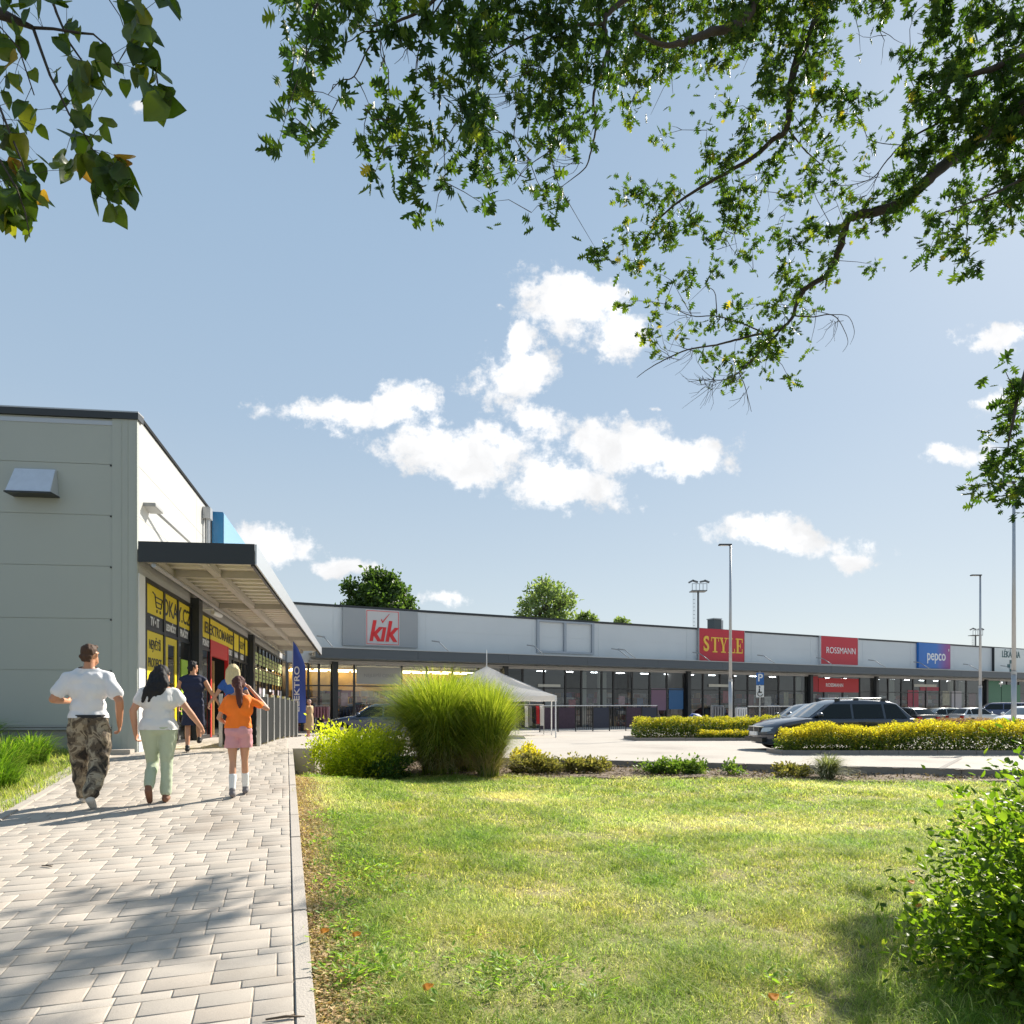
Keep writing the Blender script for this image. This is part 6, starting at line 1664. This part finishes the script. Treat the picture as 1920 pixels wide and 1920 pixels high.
def bough(pts, rs, name='bough'):
    """pts: 3-D points"""
    pts = [Vector(p) for p in pts]
    # smooth by Catmull-Rom with slight crook
    out, ro = [], []
    n = len(pts)
    for i in range(n-1):
        p0, p1, p2, p3 = pts[max(0, i-1)], pts[i], pts[i+1], pts[min(n-1, i+2)]
        for k in range(5):
            t = k/5
            out.append(.5*((2*p1) + (-p0+p2)*t + (2*p0-5*p1+4*p2-p3)*t*t + (-p0+3*p1-3*p2+p3)*t**3) + Vector((random.uniform(-1, 1), random.uniform(-1, 1), random.uniform(-1, 1)))*rs[i]*.25); ro.append(rs[i]+(rs[i+1]-rs[i])*t)
    out.append(pts[-1]); ro.append(rs[-1])
    b = MB(); b.tube(out, ro, 9 if rs[0] > .03 else 6); b.build(name, limb_m, oak, smooth=True)
    BR.extend([(o, r) for o, r in zip(out, ro)])
PX = lambda *q: [P(a, b, c*.90 if c > 10.9 else c) for a, b, c in q]
bough([(11.0, 10.2, 8.3)] + PX((2080, 130, 9.6), (1960, 185, 9.8), (1860, 238, 10.2), (1795, 290, 10.6), (1740, 335, 11), (1690, 380, 11.4), (1640, 398, 11.7), (1592, 412, 12), (1574, 470, 12.2), (1552, 513, 12.3), (1502, 545, 12.4)), [.22, .17, .13, .10, .085, .078, .072, .066, .062, .055, .045, .036])
bough(PX((1510, 540, 12.4), (1494, 570, 12.4), (1484, 598, 12.4), (1460, 618, 12.4), (1415, 628, 12.4), (1370, 640, 12.3), (1335, 648, 12.2), (1288, 656, 12.1), (1245, 675, 12.0), (1215, 692, 11.9), (1194, 708, 11.9)), [.034, .030, .026, .022, .018, .016, .013, .011, .009, .006, .004], 'branch')
bough(PX((1552, 513, 12.3), (1549, 530, 12.3), (1548, 544, 12.3)), [.026, .014, .008], 'stub')
bough(PX((1470, 612, 12.4), (1420, 665, 12.3), (1385, 698, 12.2), (1358, 712, 12.1), (1325, 712, 12.0), (1290, 716, 12.0)), [.016, .013, .010, .008, .005, .003], 'branch')
bough(PX((1385, 698, 12.2), (1396, 722, 12.2), (1402, 745, 12.2), (1409, 772, 12.2)), [.008, .006, .005, .003], 'branch')
bough(PX((1490, 592, 12.4), (1525, 594, 12.4), (1558, 590, 12.5), (1576, 606, 12.5), (1590, 640, 12.5), (1580, 660, 12.5)), [.012, .009, .008, .006, .004, .003], 'branch')
bough(PX((1558, 590, 12.5), (1590, 593, 12.5), (1602, 622, 12.5), (1594, 646, 12.5)), [.006, .005, .004, .002], 'branch')
bough(PX((1440, 628, 12.4), (1390, 606, 12.3), (1344, 593, 12.2), (1296, 592, 12.2), (1252, 572, 12.1), (1225, 566, 12.1)), [.013, .010, .008, .007, .005, .003], 'branch')
bough(PX((1344, 590, 12.2), (1340, 548, 12.2), (1322, 537, 12.2)), [.009, .006, .003], 'branch')
bough(PX((1296, 590, 12.2), (1276, 555, 12.2), (1262, 528, 12.2)), [.006, .004, .002], 'branch')
bough([(10.6, 10.0, 12.0)] + PX((1760, -330, 10.6), (1620, -170, 11), (1545, 10, 11.2), (1490, 130, 11.3), (1474, 240, 11.4), (1448, 262, 11.5), (1405, 300, 11.6), (1330, 342, 11.7), (1262, 386, 11.8), (1222, 425, 11.9)), [.20, .15, .11, .075, .055, .044, .036, .030, .024, .016, .008])
bough(PX((1480, 245, 11.4), (1510, 282, 11.5), (1556, 322, 11.6)), [.014, .01, .005], 'branch')
bough([(10.5, 9.9, 13.0)] + PX((1760, -520, 9.8), (1560, -260, 9.6), (1440, -60, 9.4), (1395, 35, 9.3), (1330, 62, 9.2), (1290, 78, 9.1), (1245, 84, 9.0), (1190, 60, 8.9)), [.20, .16, .12, .075, .058, .05, .042, .03, .016])
bough(PX((1500, -160, 9.5), (1260, -60, 9.1), (1165, 5, 8.9), (1134, 38, 8.8), (1140, 92, 8.8), (1128, 130, 8.8), (1112, 185, 8.8), (1118, 232, 8.8), (1106, 292, 8.8), (1094, 318, 8.8), (1050, 352, 8.8)), [.08, .055, .034, .030, .025, .02, .016, .013, .010, .007, .003])
bough(PX((1134, 45, 8.8), (1088, 46, 8.7), (1030, 58, 8.5), (970, 80, 8.4), (920, 110, 8.2)), [.024, .018, .014, .010, .006], 'branch')
bough(PX((1100, 205, 8.8), (1080, 232, 8.8), (1062, 250, 8.8), (1035, 280, 8.8), (990, 312, 8.7), (964, 345, 8.7)), [.012, .009, .008, .006, .005, .003], 'branch')
bough(PX((1260, -60, 9.1), (1000, -110, 8.2), (880, -60, 7.6), (812, 2, 7.3), (790, 20, 7.3), (732, 46, 7.2), (715, 62, 7.2), (690, 92, 7.2), (664, 143, 7.2), (638, 152, 7.2), (615, 178, 7.2)), [.05, .04, .03, .018, .015, .012, .011, .008, .006, .005, .003])
bough(PX((715, 60, 7.2), (682, 60, 7.2), (658, 76, 7.2), (638, 84, 7.1)), [.008, .006, .005, .003], 'branch')
bough(PX((664, 143, 7.2), (676, 160, 7.2), (692, 196, 7.2)), [.006, .005, .003], 'branch')
bough(PX((715, 64, 7.2), (714, 100, 7.2), (728, 130, 7.2)), [.007, .005, .003], 'branch')
bough(PX((830, 0, 7.3), (805, 40, 7.3), (784, 100, 7.3), (778, 140, 7.3)), [.009, .007, .006, .003], 'branch')
bough(PX((815, -5, 7.3), (806, 60, 7.3), (796, 118, 7.3)), [.008, .005, .003], 'branch')
bough(PX((880, -60, 7.6), (700, -60, 7.1), (600, 0, 7.0), (575, 90, 7.0), (580, 150, 7.0)), [.03, .02, .014, .008, .004], 'branch')
bough(PX((1780, 220, 9.9), (1702, 262, 10), (1664, 300, 10.2), (1638, 332, 10.3), (1600, 346, 10.4), (1558, 348, 10.4)), [.016, .012, .009, .007, .005, .003], 'branch')
bough(PX((1690, 272, 10), (1650, 268, 10.1), (1625, 255, 10.1), (1612, 205, 10.1)), [.006, .005, .004, .002], 'branch')
bough(PX((1650, 318, 10.2), (1636, 350, 10.2), (1625, 366, 10.2)), [.006, .004, .003], 'branch')
bough([(10.9, 10.15, 8.9)] + PX((2100, 40, 9.4), (1960, 90, 9.4), (1860, 130, 9.5), (1790, 150, 9.6), (1740, 190, 9.7)), [.14, .10, .06, .04, .025, .008])
bough([(11.0, 10.2, 6.5)] + PX((2090, 480, 8.8), (1985, 560, 8.7), (1930, 680, 8.6), (1905, 760, 8.6), (1890, 840, 8.6)), [.10, .07, .045, .03, .02, .008])
bough(PX((1985, 300, 9.4), (1900, 345, 9.4), (1840, 372, 9.4), (1770, 398, 9.4)), [.04, .02, .012, .005], 'branch')
# bare dead twigs
tw = MB(); rgt = random.Random(4)
def twig_fan(px, py, d, ang, L_, n, sp=.9):
    d = d*.90 if d > 10.9 else d
    for i in range(n):
        a0 = R(ang) + rgt.uniform(-sp, sp); ln = L_*rgt.uniform(.5, 1.1); pts = [P(px + rgt.uniform(-14, 14), py + rgt.uniform(-8, 8), d)]; x, y = px, py; a = a0
        for k in range(4):
            a += rgt.uniform(-.4, .4) + .12; x += ln/4*math.cos(a); y += ln/4*math.sin(a); pts.append(P(x, y, d + rgt.uniform(-.1, .1)))
        tw.tube(pts, [.0045, .004, .0032, .0026, .0018], 5)
for a in ((1300, 656, 12.1, 140, 70, 6), (1350, 710, 12.1, 150, 85, 8), (1330, 712, 12, 110, 60, 6), (1400, 730, 12.2, 100, 60, 4), (1260, 668, 12, 190, 60, 5), (1385, 700, 12.2, 130, 60, 6), (1568, 596, 12.5, 80, 60, 6), (1300, 592, 12.2, 230, 55, 3), (980, 170, 8.6, 160, 90, 7), (1000, 130, 8.5, 150, 80, 5), (1060, 250, 8.8, 130, 70, 5), (1090, 300, 8.8, 150, 70, 6), (1000, 300, 8.7, 140, 60, 5), (1640, 330, 10.3, 160, 80, 6), (760, 85, 7.3, 80, 45, 4), (1440, 320, 11.6, 110, 80, 6), (1660, 60, 10, 100, 60, 3), (1240, 420, 11.9, 100, 40, 3), (1360, 440, 11.9, 60, 50, 4)):
    twig_fan(*a)
# leaves in sprays, each spray hanging on a twig
pos, tip, sc, rnd = [], [], [], []
bp_arr = np.zeros((12000, 3)); nb = len(BR); bp_arr[:nb] = [tuple(o) for o, r in BR]
cells = sorted(GRID.items(), key=lambda q: min(np.linalg.norm(bp_arr[:nb] - np.array(P(540+40*q[0][0], 20+40*q[0][1], depth_of(*q[0]))), axis=1)))
for (c, r), dn in cells:
    d0 = depth_of(c, r)
    lf = .185 if c <= 8 else (.16 if c <= 15 else (.138 if c <= 28 else .165))
    px_l = lf/d0*F
    need = (dn/9)**1.55*1600/(px_l*px_l*.33)*(6.0 if c <= 15 else (5.0 if c <= 28 else 6.6))
    ns = max(1, round(need/24))
    for s_ in range(ns):
        px = 520 + 40*c + random.uniform(0, 40); py = 40*r + random.uniform(0, 40)
        d = d0 + random.gauss(0, .35)
        o = P(px, py, d)
        if o.z < 1.6: continue
        nl = max(3, int(need/ns*random.uniform(.7, 1.3)))
        # twig to the nearest bough
        dist = np.linalg.norm(bp_arr[:nb] - np.array(o), axis=1); j = int(dist.argmin())
        if .05 < dist[j] < 1.5:
            b_ = Vector(bp_arr[j]); m_ = b_.lerp(o, .55) + Vector((random.uniform(-.1, .1), random.uniform(-.1, .1), random.uniform(.0, .14)))*min(1, dist[j])
            tw.tube([b_, m_, o], [.0055, .004, .0022], 4, False)
            bp_arr[nb] = m_; bp_arr[nb+1] = o; nb += 2
        spray = Vector((random.gauss(0, .6), random.gauss(0, .6), -.75)).normalized()
        tone = random.random() + (.35 if 16 <= c <= 27 else -.15)  # sun shining through put into leaf colour: middle sprays paler, the rest darker
        for i in range(nl):
            q = o + spray*random.uniform(-.16, .14) + Vector((random.gauss(0, .07), random.gauss(0, .07), random.gauss(0, .06)))
            pos.append(q); tip.append(spray*.75 + Vector((random.gauss(0, .7), random.gauss(0, .7), random.gauss(0, .5)))); sc.append(lf*random.uniform(.5, 1.22)); rnd.append(min(1, max(0, random.gauss(.42 + .22*(tone-.5), .2))))
# rest of the crown above and right of the view
for i in range(620):
    a_ = random.uniform(0, 6.28); rr_ = random.uniform(.4, 1)**.5*6.2
    o = Vector((8.2 + rr_*math.cos(a_), 9.3 + rr_*.75*math.sin(a_), 12.2 + random.uniform(-2.4, 3.2)))
    py = HZ - F*(o.z-CAMZ)/max(o.y, .5); px = CX + F*o.x/max(o.y, .5)
    if py > -12 and px < 1945: continue
    for k in range(11):
        pos.append(o + Vector((random.gauss(0, .28), random.gauss(0, .28), random.gauss(0, .22)))); tip.append(Vector((random.gauss(0, .7), random.gauss(0, .7), random.gauss(-.5, .5)))); sc.append(.15*random.uniform(.7, 1.1)); rnd.append(random.random()*.8)
tw.build('twigs', limb_m, oak)
n = len(pos); print('oak leaves', n)
T = np.array([tuple(t) for t in tip])
scatter('foliage', *OAK, np.array([tuple(q) for q in pos]), frames(T, rdir(n)*.8 + [0, 0, .5]), np.array(sc), np.array(rnd), oak_leaf, oak)

# ================================================================ linden twigs hanging in at the upper left
lin_leaf = leafmat('linden_leaf', [(0, (.022, .050, .010)), (.45, (.05, .095, .014)), (.8, (.10, .14, .02)), (.93, (.20, .20, .03)), (1, (.30, .17, .05))], .45, .4, None, (1.05, 1.0, .28), .4)
lin = thing('linden_tree', 'linden tree with rounded heart shaped leaves hanging in at the upper left', 'tree', (-6.6, 1.8, .2))
B = MB(); B.tube([(-6.6, 1.8, -.2), (-6.6, 1.8, .4), (-6.55, 1.9, 2.5), (-6.4, 2.0, 5), (-6.3, 2.0, 7)], [.34, .27, .24, .18, .08], 12); B.build('trunk', limb_m, lin, smooth=True)
LB = []
def lbough(pts, r0, r1, nm='branch'):
    pts = [Vector(p) for p in pts]; n = len(pts); rs = [r0+(r1-r0)*i/(n-1) for i in range(n)]
    b = MB(); b.tube(pts, rs, 6); b.build(nm, limb_m, lin, smooth=True)
    for i in range(n-1):
        for k in range(6): LB.append(pts[i].lerp(pts[i+1], k/6))
lbough([(-6.45, 2.0, 4.4)] + PX((-420, -60, 3.3), (-120, -30, 3.35), (0, 25, 3.4), (30, 38, 3.4), (62, 52, 3.4)), .05, .010, 'bough')
lbough(PX((62, 52, 3.4), (100, 54, 3.4), (150, 62, 3.4), (175, 64, 3.4), (205, 90, 3.45), (222, 128, 3.45)), .007, .003)
lbough(PX((62, 52, 3.4), (76, 92, 3.4), (94, 142, 3.4), (110, 172, 3.4), (130, 215, 3.4), (155, 245, 3.4), (178, 288, 3.45)), .008, .003)
lbough(PX((-40, 100, 3.3), (0, 50, 3.35), (35, 90, 3.4), (64, 178, 3.4)), .006, .003)
lbough(PX((-60, -60, 3.4), (92, -20, 3.5), (106, 24, 3.5), (130, 80, 3.5), (165, 130, 3.5), (200, 165, 3.5)), .010, .003)
lbough(PX((92, -20, 3.5), (240, -40, 3.6), (262, 10, 3.6), (278, 60, 3.6), (290, 120, 3.6), (300, 180, 3.6), (304, 220, 3.6)), .008, .002)
lbough(PX((-60, 150, 3.3), (-5, 190, 3.3), (15, 240, 3.3), (40, 300, 3.3), (55, 345, 3.3)), .007, .003)
lbough(PX((-60, 260, 3.3), (0, 300, 3.3), (30, 350, 3.3), (48, 400, 3.3), (56, 445, 3.3)), .006, .002)
lbough(PX((205, 0, 3.5), (225, 30, 3.5), (235, 60, 3.5)), .003, .002)
LV = [(8, 8, 30), (52, 30, 32), (25, 48, 30), (8, 85, 34), (38, 86, 28), (18, 130, 40), (12, 152, 34), (60, 142, 26), (5, 182, 30), (45, 205, 38), (70, 215, 26), (28, 150, 28), (105, 153, 32), (72, 245, 22), (135, 48, 34), (148, 62, 26), (118, 75, 30), (125, 15, 28), (60, 8, 34), (20, 0, 36), (80, -8, 30), (150, 135, 44), (130, 115, 36), (165, 148, 44), (178, 128, 34), (185, 160, 36), (140, 160, 36), (160, 172, 34), (195, 172, 26), (192, 104, 32), (215, 130, 26), (238, 20, 40), (250, 45, 46), (262, 30, 44), (258, 75, 40), (270, 62, 36), (258, 92, 34), (282, 110, 34), (275, 135, 44), (288, 150, 44), (280, 175, 42), (298, 178, 38), (312, 175, 34), (304, 205, 44), (290, 195, 34), (256, 140, 28), (236, 160, 26), (128, 200, 32), (142, 228, 28), (158, 218, 36), (165, 232, 24), (106, 205, 18), (178, 262, 22), (193, 248, 34), (140, 275, 44), (120, 312, 44), (132, 330, 34), (152, 318, 40), (172, 300, 36), (178, 318, 44), (192, 335, 50), (205, 318, 44), (215, 330, 44), (228, 312, 40), (236, 345, 46), (240, 365, 36), (222, 358, 40), (180, 380, 30), (215, 405, 40), (205, 368, 34), (8, 250, 40), (20, 262, 40), (10, 285, 36), (32, 250, 30), (62, 312, 30), (70, 300, 26), (34, 235, 24), (30, 300, 30), (15, 320, 40), (28, 335, 40), (45, 340, 34), (55, 360, 42), (10, 350, 40), (30, 372, 44), (12, 388, 46), (45, 388, 40), (70, 378, 34), (78, 382, 22), (20, 412, 44), (8, 405, 40), (40, 405, 34), (58, 432, 30), (312, 2, 40), (55, 445, 22), (240, 0, 40), (-30, 60, 40), (-40, 140, 40), (-30, 220, 40), (-50, 300, 44), (-40, 380, 44)]
pos, tip, sc = [], [], []; tw2 = MB(); lb = np.array([tuple(q) for q in LB])
for px, py, s in LV:
    for k in range(3 if s > 38 else (2 if s > 27 else 1)):
        d = 3.4 + random.uniform(-.12, .12); o = P(px + k*random.uniform(-10, 10), py + k*random.uniform(-10, 10) - s*.35, d)
        pos.append(o); tip.append((random.gauss(.12, .45), random.gauss(0, .5), random.gauss(-.8, .35))); sc.append(s/F*d*random.uniform(.85, 1.15))
        if k == 0:
            dist = np.linalg.norm(lb - np.array(o), axis=1); j = int(dist.argmin()); b_ = Vector(lb[j])
            tw2.tube([b_, b_.lerp(o, .5) + Vector((0, 0, .01)), o], [.0016, .0013, .001], 4, False)
# rest of its crown out of the view to the left
for i in range(260):
    o = Vector((-6.3 + random.gauss(0, 1.5), 2.0 + random.gauss(0, 1.1), 5.2 + random.gauss(0, 1.2)))
    if o.y > .4 and abs(o.x/o.y) < .9: continue
    for k in range(10): pos.append(o + Vector((random.gauss(0, .25), random.gauss(0, .25), random.gauss(0, .2)))); tip.append((random.gauss(0, .6), random.gauss(0, .6), -.7)); sc.append(.1)
tw2.build('leaf_stalks', limb_m, lin)
n = len(pos)
scatter('foliage', *HEART, np.array([tuple(q) for q in pos]), frames(np.array(tip), rdir(n)*.9 + [0, -.6, .5]), np.array(sc), np.clip(RNG.normal(.5, .24, n), 0, 1), lin_leaf, lin)
# ================================================================ sky, sun, camera
SUN_AZ, SUN_EL = 41.0, 37.0          # degrees right of the view direction, degrees up
sv = Vector((math.sin(R(SUN_AZ))*math.cos(R(SUN_EL)), math.cos(R(SUN_AZ))*math.cos(R(SUN_EL)), math.sin(R(SUN_EL))))
sl = bpy.data.lights.new('sun', 'SUN'); sl.energy = 5.0; sl.angle = R(.53); sl.color = (1.0, .93, .82)
so = bpy.data.objects.new('sun', sl); COL.objects.link(so); so.rotation_euler = sv.to_track_quat('Z', 'Y').to_euler(); so.location = sv*60
W = bpy.data.worlds.new('World'); S.world = W; W.use_nodes = True
nt = W.node_tree; N, L = nt.nodes, nt.links
bg = N['Background']; bg.inputs['Strength'].default_value = .0975
sky = N.new('ShaderNodeTexSky'); sky.sky_type = 'NISHITA'; sky.sun_disc = False
sky.sun_elevation = R(SUN_EL); sky.sun_rotation = R(SUN_AZ); sky.air_density = 1.0; sky.dust_density = 0.8; sky.ozone_density = 1.0; sky.altitude = 200
gm = N.new('ShaderNodeGamma'); gm.inputs['Gamma'].default_value = .75
L.new(sky.outputs[0], gm.inputs[0])
tc = N.new('ShaderNodeTexCoord')
sx = N.new('ShaderNodeSeparateXYZ'); L.new(tc.outputs['Generated'], sx.inputs[0])
def math_(op, a, b=None, clamp=False):
    n = N.new('ShaderNodeMath'); n.operation = op; n.use_clamp = clamp
    for i, q in enumerate((a, b)):
        if q is None: continue
        if isinstance(q, (int, float)): n.inputs[i].default_value = q
        else: L.new(q, n.inputs[i])
    return n.outputs[0]
# pale summer-haze tint by height above the horizon, mixed with the physical sky
SKYK = 5.49
hz_ = ramp(N, [(0, (.76, .83, .86)), (.08, (.68, .775, .825)), (.20, (.575, .69, .79)), (.36, (.46, .605, .765)), (.56, (.40, .56, .745)), (1, (.27, .42, .62))])
L.new(sx.outputs[2], hz_.inputs[0])
hk_ = N.new('ShaderNodeVectorMath'); hk_.operation = 'SCALE'; hk_.inputs['Scale'].default_value = SKYK; L.new(hz_.outputs[0], hk_.inputs[0])
hs = N.new('ShaderNodeMix'); hs.data_type = 'RGBA'; hs.inputs[0].default_value = .74
L.new(gm.outputs[0], hs.inputs[6]); L.new(hk_.outputs[0], hs.inputs[7])
yy = math_('MAXIMUM', sx.outputs[1], .02)
uu = math_('DIVIDE', sx.outputs[0], yy); vv = math_('DIVIDE', sx.outputs[2], yy)
cb = N.new('ShaderNodeCombineXYZ'); L.new(uu, cb.inputs[0]); L.new(vv, cb.inputs[1])
# wisps: noise bends the cloud outlines
n1 = N.new('ShaderNodeTexNoise'); n1.inputs['Scale'].default_value = 9; n1.inputs['Detail'].default_value = 6; n1.inputs['Roughness'].default_value = .6
L.new(cb.outputs[0], n1.inputs[0])
vs = N.new('ShaderNodeVectorMath'); vs.operation = 'SUBTRACT'; L.new(n1.outputs['Color'], vs.inputs[0]); vs.inputs[1].default_value = (.5, .5, .5)
vm = N.new('ShaderNodeVectorMath'); vm.operation = 'MULTIPLY'; L.new(vs.outputs[0], vm.inputs[0]); vm.inputs[1].default_value = (.13, .085, 0)
va = N.new('ShaderNodeVectorMath'); va.operation = 'ADD'; L.new(cb.outputs[0], va.inputs[0]); L.new(vm.outputs[0], va.inputs[1])
CL = [(1075, 570, 130, 60, -14), (1170, 640, 62, 44, -30), (1010, 545, 70, 22, -10), (965, 705, 95, 62, 25), (985, 640, 50, 30, 50), (640, 772, 150, 34, -3), (745, 755, 62, 52, 20), (800, 745, 70, 28, -35), (870, 850, 160, 58, -8), (1050, 905, 140, 52, 0), (1010, 800, 80, 26, -30),
      (1160, 832, 190, 56, -5), (1265, 850, 115, 44, 5), (515, 1022, 100, 48, -5), (660, 1070, 70, 26, 0), (805, 1128, 62, 18, 0), (1465, 1012, 165, 34, -5), (1440, 995, 70, 26, 0), (1590, 1036, 55, 18, 0), (1880, 630, 70, 36, 0), (1790, 858, 85, 24, -6), (1868, 765, 60, 24, 0), (928, 568, 18, 12, 0), (270, 207, 30, 12, 0), (1230, 770, 10, 5, 0)]
best = None
for (px, py, a, b, ang) in CL:
    mp = N.new('ShaderNodeMapping'); mp.vector_type = 'TEXTURE'
    mp.inputs['Location'].default_value = ((px-CX)/F, (HZ-py)/F, 0); mp.inputs['Rotation'].default_value = (0, 0, R(ang)); mp.inputs['Scale'].default_value = (a/F, b/F, 1)
    L.new(va.outputs[0], mp.inputs[0])
    ln = N.new('ShaderNodeVectorMath'); ln.operation = 'LENGTH'; L.new(mp.outputs[0], ln.inputs[0])
    f = math_('SUBTRACT', 1.0, ln.outputs['Value'])
    f = math_('MULTIPLY', math_('ADD', f, .16), min(1.15, .35 + b/50))
    best = f if best is None else math_('MAXIMUM', best, f)
n2 = N.new('ShaderNodeTexNoise'); n2.inputs['Scale'].default_value = 17; n2.inputs['Detail'].default_value = 11; n2.inputs['Roughness'].default_value = .66; L.new(cb.outputs[0], n2.inputs[0])
nb = math_('MULTIPLY', math_('SUBTRACT', n2.outputs[0], .53), 3.0)
dens = math_('ADD', best, nb)
mr = N.new('ShaderNodeMapRange'); mr.interpolation_type = 'SMOOTHSTEP'; mr.inputs['From Min'].default_value = .0; mr.inputs['From Max'].default_value = .62; L.new(dens, mr.inputs['Value'])
front = math_('GREATER_THAN', sx.outputs[1], .05)
cov = math_('MULTIPLY', mr.outputs[0], front, True)
# cloud tone: bright, soft grey in the thick lower parts
n3 = N.new('ShaderNodeTexNoise'); n3.inputs['Scale'].default_value = 11; n3.inputs['Detail'].default_value = 5; L.new(va.outputs[0], n3.inputs[0])
tone = N.new('ShaderNodeMapRange'); tone.inputs['From Min'].default_value = .40; tone.inputs['From Max'].default_value = .70; tone.inputs['To Min'].default_value = 1.0; tone.inputs['To Max'].default_value = .72; L.new(n3.outputs[0], tone.inputs['Value'])
CLOUD = 6.3
cc = N.new('ShaderNodeVectorMath'); cc.operation = 'SCALE'; cc.inputs[0].default_value = (CLOUD*.985, CLOUD*.99, CLOUD*1.0); L.new(tone.outputs[0], cc.inputs['Scale'])
mx = N.new('ShaderNodeMix'); mx.data_type = 'RGBA'; L.new(cov, mx.inputs[0]); L.new(hs.outputs[2], mx.inputs[6]); L.new(cc.outputs[0], mx.inputs[7])
L.new(mx.outputs[2], bg.inputs['Color'])

cam = bpy.data.cameras.new('camera'); co = bpy.data.objects.new('camera', cam); COL.objects.link(co)
co.location = (0, 0, CAMZ); co.rotation_euler = (R(90), 0, 0)
cam.sensor_width = 36; cam.lens = 36*F/1920; cam.shift_y = (HZ-960)/1920; cam.clip_end = 6000; cam.clip_start = .05
S.camera = co
S.render.engine = 'CYCLES'
S.cycles.max_bounces = 8; S.cycles.transparent_max_bounces = 12; S.cycles.sample_clamp_indirect = 6
S.cycles.use_denoising = True
vs_ = S.view_settings; vs_.view_transform = 'Standard'; vs_.look = 'None'; vs_.exposure = .9; vs_.gamma = 1; vs_.use_curve_mapping = False
bpy.context.view_layer.update()
